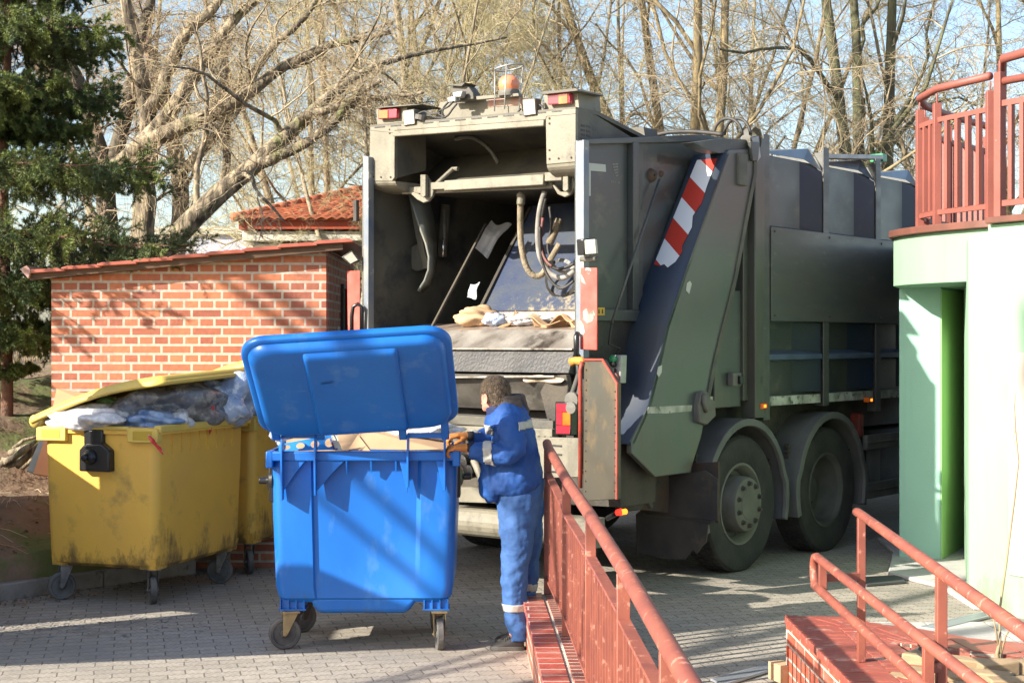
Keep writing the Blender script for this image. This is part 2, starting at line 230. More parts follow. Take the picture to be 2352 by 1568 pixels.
M['skin'] = mat('skin', (0.55, 0.27, 0.18), (0.58, 0.25, 0.17), 8, 0.5)
M['hair'] = mat('brown_hair', (0.085, 0.058, 0.036), (0.22, 0.16, 0.10), 60, 0.75, stretch=(1, 1, 0.6), bump=1.0, bscale=120, lo=0.4, hi=0.75)
M['glove'] = mat('orange_work_glove', (0.52, 0.19, 0.04), (0.33, 0.13, 0.04), 14, 0.85, bump=0.3)
M['glove_dark'] = mat('black_knit_cuff', (0.015, 0.015, 0.018), None, rough=0.9)
M['shoe'] = mat('black_shoe', (0.02, 0.019, 0.018), (0.04, 0.036, 0.032), 10, 0.6)
M['sole'] = mat('grey_sole', (0.10, 0.095, 0.085), (0.07, 0.065, 0.06), 10, 0.8)

# ------------------------------------------------------------------ mesh helpers
class MB:
    def __init__(s): s.v = []; s.f = []
    def add(s, vs, fs):
        k = len(s.v); s.v += [tuple(p) for p in vs]; s.f += [tuple(i+k for i in f) for f in fs]; return s
    def box(s, a, b):
        (x0, y0, z0), (x1, y1, z1) = a, b
        return s.add([(x0,y0,z0),(x1,y0,z0),(x1,y1,z0),(x0,y1,z0),(x0,y0,z1),(x1,y0,z1),(x1,y1,z1),(x0,y1,z1)],
                     [(0,3,2,1),(4,5,6,7),(0,1,5,4),(1,2,6,5),(2,3,7,6),(3,0,4,7)])
    def bar(s, p, q, w, h, up=(0,0,1)):                # rectangular bar from p to q
        p = Vector(p); q = Vector(q); d = (q-p).normalized(); u = Vector(up)
        a = d.cross(u)
        if a.length < 1e-4: a = d.cross(Vector((1,0,0)))
        a.normalize(); b = a.cross(d).normalized(); a *= w/2; b *= h/2
        vs = [p-a-b, p+a-b, p+a+b, p-a+b, q-a-b, q+a-b, q+a+b, q-a+b]
        return s.add(vs, [(0,1,2,3),(7,6,5,4),(0,4,5,1),(1,5,6,2),(2,6,7,3),(3,7,4,0)])
    def prism(s, poly, off):                           # flat outline pushed along off
        n = len(poly); off = Vector(off); a = [Vector(p) for p in poly]; b = [p+off for p in a]
        nr = sum(((a[i]-a[0]).cross(a[(i+1)%n]-a[0]) for i in range(n)), Vector((0,0,0)))
        if nr.dot(off) > 0: a, b = b, a
        return s.add(a+b, [tuple(range(n)), tuple(range(2*n-1, n-1, -1))] + [((i+1)%n, i, i+n, (i+1)%n+n) for i in range(n)])
    def tube(s, pts, r, seg=10, cap=True):
        pts = [Vector(p) for p in pts]; n = len(pts); rr = r if hasattr(r, '__len__') else [r]*n
        vs = []; prev = None
        for i, p in enumerate(pts):
            t = (pts[min(i+1, n-1)]-pts[max(i-1, 0)]).normalized()
            a = (prev - t*prev.dot(t)) if prev is not None else t.orthogonal()
            if a.length < 1e-5: a = t.orthogonal()
            a.normalize(); prev = a; b = t.cross(a)
            for k in range(seg):
                th = 2*math.pi*k/seg; vs.append(p + (a*math.cos(th)+b*math.sin(th))*rr[i])
        fs = [(i*seg+k, i*seg+(k+1)%seg, (i+1)*seg+(k+1)%seg, (i+1)*seg+k) for i in range(n-1) for k in range(seg)]
        if cap: fs += [tuple(range(seg-1, -1, -1)), tuple((n-1)*seg+k for k in range(seg))]
        return s.add(vs, fs)
    def lathe(s, prof, c, ax=(0,1,0), seg=40):         # prof: (distance along axis, radius)
        ax = Vector(ax).normalized(); a = ax.orthogonal().normalized(); b = ax.cross(a); c = Vector(c); vs = []
        for (h, r) in prof:
            for k in range(seg):
                th = 2*math.pi*k/seg; vs.append(c+ax*h+(a*math.cos(th)+b*math.sin(th))*r)
        fs = [(i*seg+k, i*seg+(k+1)%seg, (i+1)*seg+(k+1)%seg, (i+1)*seg+k) for i in range(len(prof)-1) for k in range(seg)]
        return s.add(vs, fs)
    def loft(s, rings, cap=True):
        n = len(rings[0]); vs = [p for r in rings for p in r]
        fs = [(i*n+k, i*n+(k+1)%n, (i+1)*n+(k+1)%n, (i+1)*n+k) for i in range(len(rings)-1) for k in range(n)]
        if cap: fs += [tuple(range(n-1, -1, -1)), tuple((len(rings)-1)*n+k for k in range(n))]
        return s.add(vs, fs)
    def grid(s, fn, nu, nv):
        vs = [fn(i/nu, j/nv) for j in range(nv+1) for i in range(nu+1)]
        return s.add(vs, [(j*(nu+1)+i, j*(nu+1)+i+1, (j+1)*(nu+1)+i+1, (j+1)*(nu+1)+i) for j in range(nv) for i in range(nu)])
    def build(s, name, m, parent=None, bevel=0.0, smooth=False, loc=None, sub=0, solid=0.0, fix=True, seg=2):
        me = bpy.data.meshes.new(name); me.from_pydata(s.v, [], s.f)
        if fix:
            bm = bmesh.new(); bm.from_mesh(me); bmesh.ops.recalc_face_normals(bm, faces=bm.faces); bm.to_mesh(me); bm.free()
        uvbox(me)
        me.materials.append(M[m] if isinstance(m, str) else m)
        o = bpy.data.objects.new(name, me); C.objects.link(o)
        if parent: o.parent = parent
        if loc: o.location = loc
        if solid: md = o.modifiers.new('solid', 'SOLIDIFY'); md.thickness = solid; md.offset = 0
        if bevel: md = o.modifiers.new('bevel', 'BEVEL'); md.width = bevel; md.segments = seg; md.limit_method = 'ANGLE'; md.angle_limit = R(40)
        if sub: md = o.modifiers.new('sub', 'SUBSURF'); md.levels = sub; md.render_levels = sub
        if smooth or sub: me.shade_smooth()
        elif bevel:
            me.shade_smooth(); me.set_sharp_from_angle(angle=R(35))
        return o
def uvbox(me):
    uv = me.uv_layers.new(name='UVMap'); n = len(me.loops); co = np.empty(len(me.vertices)*3); me.vertices.foreach_get('co', co); co = co.reshape(-1, 3)
    vi = np.empty(n, dtype=np.int32); me.loops.foreach_get('vertex_index', vi)
    nr = np.empty(len(me.polygons)*3); me.polygons.foreach_get('normal', nr); nr = np.abs(nr.reshape(-1, 3))
    lt = np.empty(len(me.polygons), dtype=np.int32); me.polygons.foreach_get('loop_total', lt)
    ax = np.repeat(np.argmax(nr*np.array([1, 1, 1.001]), axis=1), lt); p = co[vi]
    u = np.where(ax == 0, p[:, 1], p[:, 0]); v = np.where(ax == 2, p[:, 1], p[:, 2])
    uv.data.foreach_set('uv', np.stack([u, v], 1).ravel())
def tag(o, label=None, cat=None, group=None, kind=None):
    if label: o['label'] = label
    if cat: o['category'] = cat
    if group: o['group'] = group
    if kind: o['kind'] = kind
    return o
def thing(name, label, cat, loc=(0,0,0), rz=0.0, group=None):
    o = bpy.data.objects.new(name, None); C.objects.link(o); o.location = loc; o.rotation_euler = (0, 0, rz); o.empty_display_size = 0.2
    return tag(o, label, cat, group)
def copy_tree(o, parent=None):
    c = o.copy(); C.objects.link(c); c.parent = parent
    for ch in list(o.children): copy_tree(ch, c)
    return c
def fastmesh(name, co, faces, m, parent=None, smooth=True):   # co (n,3), faces (m,k) arrays
    me = bpy.data.meshes.new(name); k = faces.shape[1]; nf = len(faces)
    me.vertices.add(len(co)); me.vertices.foreach_set('co', np.ascontiguousarray(co, dtype=np.float32).ravel())
    me.loops.add(nf*k); me.loops.foreach_set('vertex_index', np.ascontiguousarray(faces, dtype=np.int32).ravel())
    me.polygons.add(nf); me.polygons.foreach_set('loop_start', np.arange(nf, dtype=np.int32)*k)
    me.update(calc_edges=True); me.materials.append(M[m])
    if smooth: me.polygons.foreach_set('use_smooth', np.ones(nf, dtype=bool))
    o = bpy.data.objects.new(name, me); C.objects.link(o)
    if parent: o.parent = parent
    return o
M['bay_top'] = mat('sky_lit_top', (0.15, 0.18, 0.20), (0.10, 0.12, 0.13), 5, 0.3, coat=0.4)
M['blue_shelf'] = mat('blue_grey_ledge', (0.08, 0.11, 0.17), (0.06, 0.08, 0.12), 5, 0.4, coat=0.4)
M['rust_green'] = mat('brown_green_column', (0.055, 0.048, 0.038), (0.075, 0.08, 0.06), 3, 0.4, coat=0.3, c3=(0.13, 0.11, 0.07), s3=4, lo3=0.58, hi3=0.75, stretch=(1, 1, 0.4))
M['green_tail'] = mat('scratched_green_side', (0.062, 0.072, 0.068), (0.098, 0.095, 0.082), 0.9, 0.32, coat=0.3, rvar=0.2, stretch=(1, 1, 1.2), c3=(0.05, 0.08, 0.065), s3=2, lo3=0.5, hi3=0.7, bump=0.05, bscale=6)
M['post_blue'] = mat('worn_blue_edge', (0.14, 0.17, 0.22), (0.22, 0.23, 0.22), 6, 0.4, metal=0.2, c3=(0.4, 0.4, 0.36), s3=8, lo3=0.6, hi3=0.68)
M['emblem'] = mat('faded_print', (0.22, 0.22, 0.17), (0.14, 0.15, 0.12), 30, 0.6)
M['redbutton'] = mat('faded_red_button', (0.42, 0.10, 0.08), None, rough=0.5)
M['orange_rag'] = mat('orange_sleeve', (0.55, 0.26, 0.04), (0.35, 0.16, 0.03), 9, 0.7)
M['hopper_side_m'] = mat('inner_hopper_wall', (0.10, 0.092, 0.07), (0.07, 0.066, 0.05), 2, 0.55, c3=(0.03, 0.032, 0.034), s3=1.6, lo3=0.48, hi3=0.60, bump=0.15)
M['dusty_blue'] = mat('dusty_blue_plate', (0.13, 0.15, 0.15), (0.16, 0.15, 0.11), 3, 0.5)
M['bright_chrome'] = mat('chrome_rod', (0.8, 0.8, 0.8), None, metal=0.9, rough=0.15)
M['hose_red'] = mat('red_brown_hose', (0.22, 0.05, 0.04), (0.12, 0.05, 0.04), 9, 0.6)
M['red_faint'] = mat('faded_red_band', (0.45, 0.24, 0.18), (0.42, 0.35, 0.27), 8, 0.6)
M['orange_beacon'] = mat('orange_beacon_dome', (0.75, 0.17, 0.05), (0.68, 0.24, 0.12), 9, 0.35, coat=0.5)
M['worn_dark'] = mat('scoured_dark_plate', (0.22, 0.20, 0.17), (0.10, 0.092, 0.08), 4, 0.45, metal=0.3, c3=(0.35, 0.33, 0.28), s3=5, lo3=0.55, hi3=0.7, bump=0.15)
M['flap'] = mat('muddy_rubber_flap', (0.035, 0.033, 0.032), (0.07, 0.06, 0.048), 3, 0.85, c3=(0.11, 0.085, 0.06), s3=5, lo3=0.58, hi3=0.75)
M['card_pale'] = mat('pale_scrap', (0.66, 0.52, 0.36), (0.5, 0.38, 0.25), 9, 0.85)
M['ear_skin'] = mat('ear_skin', (0.60, 0.22, 0.15), None, rough=0.5)
M['navy'] = mat('navy_collar', (0.010, 0.018, 0.07), None, rough=0.85)
M['tape'] = mat('red_white_tape', (0.65, 0.65, 0.65), (0.55, 0.03, 0.03), 6, 0.4, lo=0.49, hi=0.5)
M['bark_yellow'] = mat('yellowish_bark', (0.30, 0.23, 0.12), (0.18, 0.145, 0.085), 5, 0.95, bump=0.8, bscale=14, stretch=(1, 1, 0.4))
M['bark_moss'] = mat('mossy_bark', (0.15, 0.15, 0.075), (0.07, 0.065, 0.045), 5, 0.95, bump=0.8, bscale=14, stretch=(1, 1, 0.4))
M['litter'] = mat('dry_leaves', (0.24, 0.16, 0.09), (0.12, 0.085, 0.05), 30, 0.9)
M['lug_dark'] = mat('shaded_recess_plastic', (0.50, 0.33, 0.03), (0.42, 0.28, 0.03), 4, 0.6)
M['printed'] = mat('printed_card', (0.02, 0.03, 0.16), (0.45, 0.04, 0.03), 30, 0.5, lo=0.55, hi=0.6)

grime(M['bin_yellow'], 0.28, 0.70, (0.09, 0.065, 0.03), 0.8, 7, 0.4, 0.56)
grime(M['bin_blue'], 0.22, 0.50, (0.05, 0.09, 0.18), 0.7, 8, 0.5, 0.60)
grime(M['mint'], 0.0, 0.7, (0.17, 0.19, 0.12), 0.7, 4, 0.5, 0.58)
grime(M['green_tail'], 0.9, 1.8, (0.09, 0.075, 0.05), 0.7, 4, 0.3, 0.52)
grime(M['green_truck'], 1.3, 2.3, (0.10, 0.085, 0.06), 0.6, 4, 0.3, 0.54)
grime(M['brick'], 0.0, 1.2, (0.12, 0.07, 0.045), 0.5, 4, 0.6, 0.56)

M['bark_pale'] = mat('pale_far_bark', (0.33, 0.27, 0.18), (0.20, 0.165, 0.11), 7, 0.95, bump=0.8, bscale=18, stretch=(1, 1, 0.35))
for k_ in ('green_panel', 'green_tail', 'green_truck'):
    marks(M[k_], (1.5, 1.5, 34), (0.16, 0.15, 0.12), 0.68, 0.74, 0.6); marks(M[k_], (9, 9, 0.8), (0.12, 0.10, 0.075), 0.62, 0.76, 0.45)
marks(M['bin_blue'], (3, 3, 40), (0.12, 0.26, 0.52), 0.70, 0.76, 0.6); marks(M['bin_blue'], (16, 16, 2.0), (0.02, 0.08, 0.28), 0.64, 0.78, 0.6); marks(M['bin_blue'], (22, 22, 22), (0.30, 0.40, 0.55), 0.76, 0.79, 0.7)
marks(M['bin_yellow'], (4, 4, 30), (0.30, 0.20, 0.06), 0.68, 0.75, 0.6); marks(M['bin_yellow'], (26, 26, 5), (0.16, 0.11, 0.05), 0.72, 0.77, 0.6)
marks(M['mint'], (7, 7, 0.5), (0.16, 0.25, 0.17), 0.60, 0.80, 0.55); marks(M['teal'], (7, 7, 0.5), (0.20, 0.36, 0.30), 0.58, 0.8, 0.5)
marks(M['whitewash'], (6, 6, 2), (0.45, 0.30, 0.22), 0.66, 0.72, 0.6)
for k_ in ('rail', 'balc_rail'):
    marks(M[k_], (28, 28, 28), (0.10, 0.045, 0.03), 0.70, 0.74, 0.8); marks(M[k_], (45, 45, 30), (0.48, 0.34, 0.27), 0.745, 0.77, 0.8)
marks(M['paver'], (0.8, 2.2, 1), (0.18, 0.155, 0.125), 0.56, 0.72, 0.55, detail=9, rough=0.7); marks(M['paver'], (26, 26, 26), (0.10, 0.085, 0.07), 0.70, 0.74, 0.7)
marks(M['brick'], (3, 3, 3), (0.25, 0.10, 0.07), 0.55, 0.75, 0.5)
marks(M['beige'], (7, 7, 1.2), (0.09, 0.075, 0.05), 0.58, 0.74, 0.6)

M['end_cap'] = mat('pinkish_end_cap', (0.40, 0.20, 0.16), (0.42, 0.30, 0.26), 14, 0.6)
for k_ in ('bark', 'bark_dark', 'bark_yellow', 'bark_moss', 'bark_pale'):
    marks(M[k_], (26, 26, 3.5), (0.045, 0.036, 0.026), 0.52, 0.64, 0.75)

marks(M['paver'], (1.3, 1.3, 1), (0.13, 0.115, 0.10), 0.66, 0.72, 0.5, detail=3)
# ================================================================== SETTING
rnd = random.Random(4)
# paved yard, one sheet to the horizon
gm = MB(); gm.add([(-400,-60,0),(400,-60,0),(400,600,0),(-400,600,0)], [(0,1,2,3)])
tag(gm.build('paved_yard', 'paver', fix=False), kind='structure')
# rising dirt bank to the left, behind the kerb
def hz(x, y):
    ky = 11.05 + (x+4.0)*0.6
    d = max(0.0, y-ky if x < -3.0 else y-ky)
    n = 0.05*math.sin(x*3.1+y*1.7)+0.035*math.sin(x*7.3-y*5.1)
    return 0.10+min(1.55, 0.33*d)+ n*min(1, d*0.8)
bm_ = MB()
def bank(u, v):
    x = -30+u*27.6; y0 = 11.05+(x+4.0)*0.18 if x > -6 else 10.7; y0 = 10.75 + max(0, (x+4.6))*1.15
    y = y0 + (v**1.6)*60
    return (x, y, hz(x, y) if v > 0 else 0.09)
bm_.grid(lambda u, v: bank(u, v), 150, 110)
tag(bm_.build('dirt_bank', 'dirt', smooth=True, fix=False), kind='structure')
kb = MB(); kp = []
for x in np.linspace(-9, -2.7, 22): kp.append(Vector((x, 10.72+max(0, (x+4.6))*1.15, 0.0)))
for a, b in zip(kp, kp[1:]):
    d = (b-a).normalized(); kb.bar(a+d*0.004+Vector((0,0,0.06)), b-d*0.004+Vector((0,0,0.06)), 0.10, 0.14)
tag(kb.build('kerb', 'kerb', bevel=0.012), kind='structure')
lm = MB()
for k in range(1500):
    x = -3.5+rnd.gauss(0,0.75); y = 10.45+rnd.gauss(0,0.22)+0.12*(x+3.5); r_ = rnd.uniform(.003,.012)*(1 if k % 9 else 2.0); t0 = rnd.uniform(0,6.28); nn_ = 6
    lm.add([(x+r_*math.cos(t0+6.283*j/nn_)*rnd.uniform(.6,1.3), y+r_*math.sin(t0+6.283*j/nn_)*rnd.uniform(.6,1.3), 0.004+k*1e-6) for j in range(nn_)], [tuple(range(nn_))])
tag(lm.build('powder_specks', 'lime', fix=False), kind='stuff')
# concrete slab by the green building
sb = MB(); sb.prism([G(2040,1322,0), G(2160,1352,0), G(2235,1400,0), (4.6,10.9,0), (6.5,15,0), (3.6,15,0), (3.5,14,0)], (0,0,0.035))
tag(sb.build('concrete_apron', 'concrete', bevel=0.01), kind='structure')
sb = MB()
for i in range(6):
    for j in range(3):
        x = 2.45+i*0.42; y = 9.05+j*0.52; sb.box((x, y, 0.003), (x+0.405, y+0.505, 0.014))
tag(sb.build('stone_tile_path', 'concrete', bevel=0.004), kind='structure')

# ================================================================== BRICK SHED
Dw = 13.2; XL = -3.99; XR = -1.61
sh = thing('brick_shed', 'low red brick shed with pitched red metal roof behind the yellow bins', 'shed', (XL, Dw, 0))
def sl_(px, py): return P(px, py, Dw)-Vector((XL, Dw, 0))
Lx = XR-XL; zl = 2.50; zr = 2.74
wm = MB(); wm.prism([(0,0,0),(Lx,0,0),(Lx,0,zr),(0,0,zl)], (0, 2.3, 0)); wm.build('wall', 'brick', sh)
rf = MB(); n = 9
for i in range(n):
    x0 = -0.18+i*(Lx+0.40)/n; x1 = x0+(Lx+0.40)/n+0.03; z0 = zl+(x0/Lx)*(zr-zl)+0.09; z1 = zl+(x1/Lx)*(zr-zl)+0.075
    y0 = -0.16+0.008*math.sin(i*2.3)
    rf.prism([(x0,y0,z0-0.012),(x0+0.05,y0,z0+0.004),(x0+0.15,y0,z0+0.008),(x1-0.06,y0,z1+0.0),(x1,y0,z1-0.012),(x1,y0,z1-0.03),(x0,y0,z0-0.03)], (0, 2.65, 0))
rf.build('roof', 'roof_metal', sh, bevel=0.004)
fa = MB(); fa.prism([(-0.15,-0.12,zl-0.015),(Lx+0.16,-0.12,zr+0.005),(Lx+0.16,-0.12,zr+0.075),(-0.15,-0.12,zl+0.062)], (0,0.03,0)); fa.build('fascia', 'wood_dark', sh, bevel=0.004)
ec = MB(); ec.prism([(-0.22,-0.17,zl+0.08),(-0.15,-0.165,zl+0.0),(-0.13,-0.165,zl+0.07),(-0.16,-0.165,zl+0.11)], (0,0.4,0)); ec.build('roof_end_cap', 'end_cap', sh)
gt = MB()
gt.box((Lx+0.001,1.12,0.2),(Lx+0.03,1.16,2.5)); gt.box((Lx+0.001,1.95,0.2),(Lx+0.03,1.99,2.5)); gt.box((Lx+0.002,1.16,2.46),(Lx+0.03,1.95,2.5))
for i in range(14): gt.tube([(Lx+0.016,1.2+i*0.055,0.25),(Lx+0.016,1.2+i*0.055,2.46)], 0.006, 6)
gt.build('gate', 'grille', sh)
nb = MB(); nb.box((Lx+0.001,0.80,1.7),(Lx+0.008,0.98,2.1)); nb.build('notice', 'paper', sh)
# flood lamp at the shed corner
fl = thing('flood_lamp', 'small dark flood lamp under the shed roof corner', 'lamp', P(800, 585, 13.0)); 
a = MB(); a.prism([(-0.06,0,-0.02),(0.03,0,0.04),(0.10,0,-0.05),(0.02,0,-0.09)], (0,0.05,0)); a.build('housing', 'black_steel', fl, bevel=0.006)
a = MB(); a.prism([(-0.04,-0.006,-0.02),(0.03,-0.006,0.025),(0.08,-0.006,-0.045),(0.02,-0.006,-0.075)], (0,0.005,0)); a.build('lens', 'lamp_glass', fl)

# ================================================================== TILED HOUSE BEHIND
hs = thing('tiled_house', 'small cream outbuilding with orange tiled pyramid roof beyond the brick shed', 'house', (-3.86, 22.5, 0))
def hp(px, py, d=22.5): return P(px, py, d)-Vector((-3.86, 22.5, 0))
a = MB(); a.box((0,0,0),(3.2,3.2,H+ (784-560)*22.5/3500)); a.build('wall', 'cream', hs)
a = MB(); zt = H+(784-545)*22.5/3500; a.box((-0.1,-0.12,zt-0.06),(3.3,3.3,zt+0.08)); a.build('cornice', 'cream', hs, bevel=0.01)
ze = H+(784-528)*22.5/3500
a = MB(); a.box((-0.14,-0.20,ze),(3.34,3.34,ze+0.15)); a.build('eaves_board', 'tile_fascia', hs)
rf = MB(); rx0, ry0, rx1, ry1 = -0.20, -0.30, 3.42, 3.42; zr0 = ze+0.13; ap0 = Vector((1.45,1.75,zr0+0.62)); ap1 = ap0+Vector((0.12,0,0))
def tiles(a0, b0, a1, b1, rows, cols, mb):             # stepped rows of overlapping barrel tiles between an eave and a ridge
    a0, b0, a1, b1 = map(Vector, (a0, b0, a1, b1)); nr = (b0-a0).cross(a1-a0).normalized()
    if nr.z < 0: nr = -nr
    for j in range(rows):
        p0 = a0.lerp(a1, j/rows); q0 = b0.lerp(b1, j/rows); p1 = a0.lerp(a1, (j+1.15)/rows); q1 = b0.lerp(b1, (j+1.15)/rows)
        L = (q0-p0).length; c = max(2, int(L/0.15))
        row0 = []; row1 = []
        for i in range(c*4+1):
            t = i/(c*4); h = 0.03*abs(math.sin(math.pi*(i/4.0)))+rnd.uniform(-.003,.003)
            row0.append(p0.lerp(q0, t)+nr*(h+0.03)); row1.append(p1.lerp(q1, t)+nr*(h*0.8+0.0))
        k = len(row0); low = [p-nr*0.03 for p in row0]
        mb.add(row0+row1, [(i, i+1, k+i+1, k+i) for i in range(k-1)]); mb.add(low+row0, [(i, i+1, k+i+1, k+i) for i in range(k-1)])
tiles((rx0,ry0,zr0),(rx1,ry0,zr0),ap0,ap1,8,30,rf); tiles((rx0,ry1,zr0),(rx0,ry0,zr0),ap0,ap0+Vector((0,-.01,0)),8,20,rf)
rf.add([(rx0,ry0,zr0),(rx1,ry0,zr0),ap1,ap0,(rx0,ry1,zr0),(rx1,ry1,zr0)], [(0,1,2,3),(4,0,3),(1,5,2),(5,4,3,2)])
rf.build('roof', 'tile', hs, fix=False)
a = MB()
def ridge(p, q):
    n = int((q-p).length/0.22)
    for i in range(n): a.tube([p.lerp(q, i/n), p.lerp(q, (i+1.1)/n)], [0.075, 0.055], 10)
up_ = Vector((0,0,.03)); ridge(Vector((rx0,ry0,zr0+0.03)), ap0+up_); ridge(Vector((rx1,ry0,zr0+0.03)), ap1+up_); a.build('ridge_tiles', 'tile', hs, smooth=True)
a = MB(); p = hp(668,566); q = hp(880,640); a.box((p.x,-0.04,q.z),(q.x,-0.002,p.z)); f = a.build('window', 'guard', hs, bevel=0.01)
a = MB(); a.box((p.x+0.06,-0.055,q.z),(q.x-0.06,-0.043,p.z-0.06)); a.build('pane', 'glass_dark', f)
# pale distant building seen between trunks
db = thing('distant_building', 'pale grey block far behind the leaning tree limb', 'building', (-14.5, 62, 0))
a = MB(); a.box((0,0,0),(10,8,6.3)); a.build('wall', mat('pale_wall', (0.42,0.43,0.50), (0.38,0.39,0.45), 1, 0.9), db)
a = MB(); a.box((-0.2,-0.2,6.3),(10.2,8.2,6.6)); a.build('roof', 'cream', db)
for i in range(5):
    a = MB(); a.box((0.8+i*1.9,-0.03,3.6),(1.9+i*1.9,-0.002,5.0)); a.build('window', 'glass_dark', db)

# ================================================================== GREEN BUILDING with balcony
gb = thing('green_building', 'mint green rendered building with rounded balcony at right edge', 'building', (3.4, 11.25, 0))
o0 = Vector((3.4, 11.25, 0))
def poly2(pts, z0, z1): 
    return [(Vector((x, y, z0))-o0) for x, y in pts], (0, 0, z1-z0)
def pr(name, pts, z0, z1, m, bev=0.006):
    a = MB(); a.prism(*poly2(pts, z0, z1)); return a.build(name, m, gb, bevel=bev)
ZB = 2.44; ZT = 2.86
# lit wall (faces left and forward)
pr('wall', [(3.37,11.25),(4.45,9.0),(9,9.0),(9,16),(4.6,16),(4.35,14.7)], 0, ZB+0.3, 'mint')
a = MB(); w0 = Vector((3.47,11.04,0)); w1 = Vector((4.45,9.0,0)); nn = Vector((-0.9016,-0.4326,0))
def wl(t, z, o=0.0): return w0.lerp(w1, t)+Vector((0,0,z))+nn*o-o0
kk = 0.10
a = MB(); a.prism([wl(0.085,0.30,0.002), wl(1,0.30,0.002), wl(1,1.88,0.002), wl(0.085,1.88,0.002)], nn*0.012); a.build('whitewashed_patch', 'whitewash', gb, bevel=0.003)
# pillar: teal face towards the yard, inner side mint with green bounce light painted in
A_ = (3.47,13.66); B_ = (3.80,13.5); C_ = (4.45,14.7); D_ = (4.1,15.0)
pr('pillar', [A_, B_, C_, D_], 0, ZB+0.2, 'teal')
a = MB(); p = Vector((*B_,0))-o0; q = Vector((*C_,0))-o0; nn2 = Vector((q.y-p.y, -(q.x-p.x), 0)).normalized()
a.prism([p+nn2*0.003+Vector((0,0,0.02)), q+nn2*0.003+Vector((0,0,0.02)), q+nn2*0.003+Vector((0,0,ZB-0.02)), p+nn2*0.003+Vector((0,0,ZB-0.02))], nn2*0.004); a.build('pillar_inner_face', 'bounce_green', gb)
# rounded balcony slab
arc = [(3.45,13.66)]
for k in range(13):
    t = k/12; arc.append((3.33+0.62*t**1.6, 13.3-1.42*t**0.8))
slab = arc+[(5.6,11.35),(9,11.0),(9,16),(4.3,16)]
pr('balcony_slab', slab, ZB, ZT, 'mint')
cap = [(x-0.05 if i < 12 else x, y-0.03) for i, (x, y) in enumerate(slab)]
pr('balcony_edge', cap, ZT, ZT+0.06, 'flashing')
pr('upstand_panel', [(3.66,11.72),(5.2,9.0),(5.4,9.1),(4.0,11.95)], ZB+0.06, ZT-0.004, 'mint')
pr('upper_edge', [(3.62,11.66),(5.2,8.9),(5.5,9.0),(4.0,12.0)], ZT, ZT+0.05, 'flashing')
pr('recess_panel', [(3.64,11.0),(4.5,9.3),(4.52,9.32),(3.68,11.02)], 1.92, 2.36, 'teal')
# vine on the wall
vn = thing('bare_vine', 'thin dry vine stem climbing the pale right wall', 'plant', (2.62, 8.15, 0.38))
vb = Vector((2.62,8.15,0.38)); a = MB()
def vp(px, py, d): return P(px, py, d)-vb
a.tube([vp(2298,1560,7.6), vp(2297,1470,7.6), vp(2296,1400,7.7), vp(2312,1290,7.8), vp(2330,1150,7.9), vp(2340,1060,7.9), vp(2333,990,7.9), vp(2330,930,7.9), vp(2334,900,7.9)], [.007,.006,.006,.005,.005,.004,.004,.003,.002], 6); a.build('stem', 'dry', vn, smooth=True)
a = MB(); a.tube([vp(2296,1500,7.6), vp(2288,1450,7.6), vp(2282,1420,7.6)], [.006,.005,.003], 6); a.tube([vp(2297,1510,7.6), vp(2310,1460,7.6), vp(2322,1440,7.6)], [.006,.004,.003], 6); a.tube([vp(2332,985,7.9),vp(2328,1000,7.9),vp(2330,1020,7.9)], .002, 5)
a.tube([vp(2296,1540,7.6), vp(2290,1500,7.6), vp(2297,1470,7.6)], [.012,.01,.006], 6); a.build('side_shoot', 'dry', vn, smooth=True)

# balcony railing
br = thing('balcony_railing', 'terracotta red metal railing on the mint balcony', 'railing', (3.5, 12.6, ZT+0.06))
bo = Vector((3.5,12.6,ZT+0.06))
rp = [(4.55,14.6), (3.98,13.9), (3.62,13.35), (3.46,12.93), (3.50,12.55), (3.75,11.95)]
def rpt(x, y, z): return Vector((x, y, ZT+0.06+z))-bo
hts = 1.10
a = MB(); a.tube([rpt(x, y, hts) for x, y in rp[0:4]]+[rpt(rp[4][0], rp[4][1], hts+0.02), rpt(3.75,11.95,hts+0.02)], 0.032, 12); a.build('handrail', 'balc_rail', br, smooth=True)
for i, (p, q) in enumerate(zip(rp, rp[1:])):
    p = Vector((*p, 0)); q = Vector((*q, 0)); L = (q-p).length
    a = MB(); a.bar(rpt(p.x,p.y,0.86), rpt(q.x,q.y,0.86), 0.03, 0.04); a.build('top_bar', 'balc_rail', br)
    a = MB(); a.bar(rpt(p.x,p.y,0.10), rpt(q.x,q.y,0.10), 0.03, 0.04); a.build('bottom_bar', 'balc_rail', br)
    n = max(2, int(L/0.115))
    for k in range(1, n):
        c = p.lerp(q, k/n); a = MB(); d = (q-p).normalized(); a.bar(rpt(c.x,c.y,0.12), rpt(c.x,c.y,0.84), 0.038, 0.038, up=d); a.build('baluster', 'balc_rail', br)
for x, y in rp:
    a = MB(); a.bar(rpt(x,y,0.0), rpt(x,y,1.0), 0.06, 0.06, up=(0,1,0)); a.tube([rpt(x,y,1.0), rpt(x,y,1.08)], 0.008, 6); a.build('post', 'balc_rail', br, bevel=0.003)
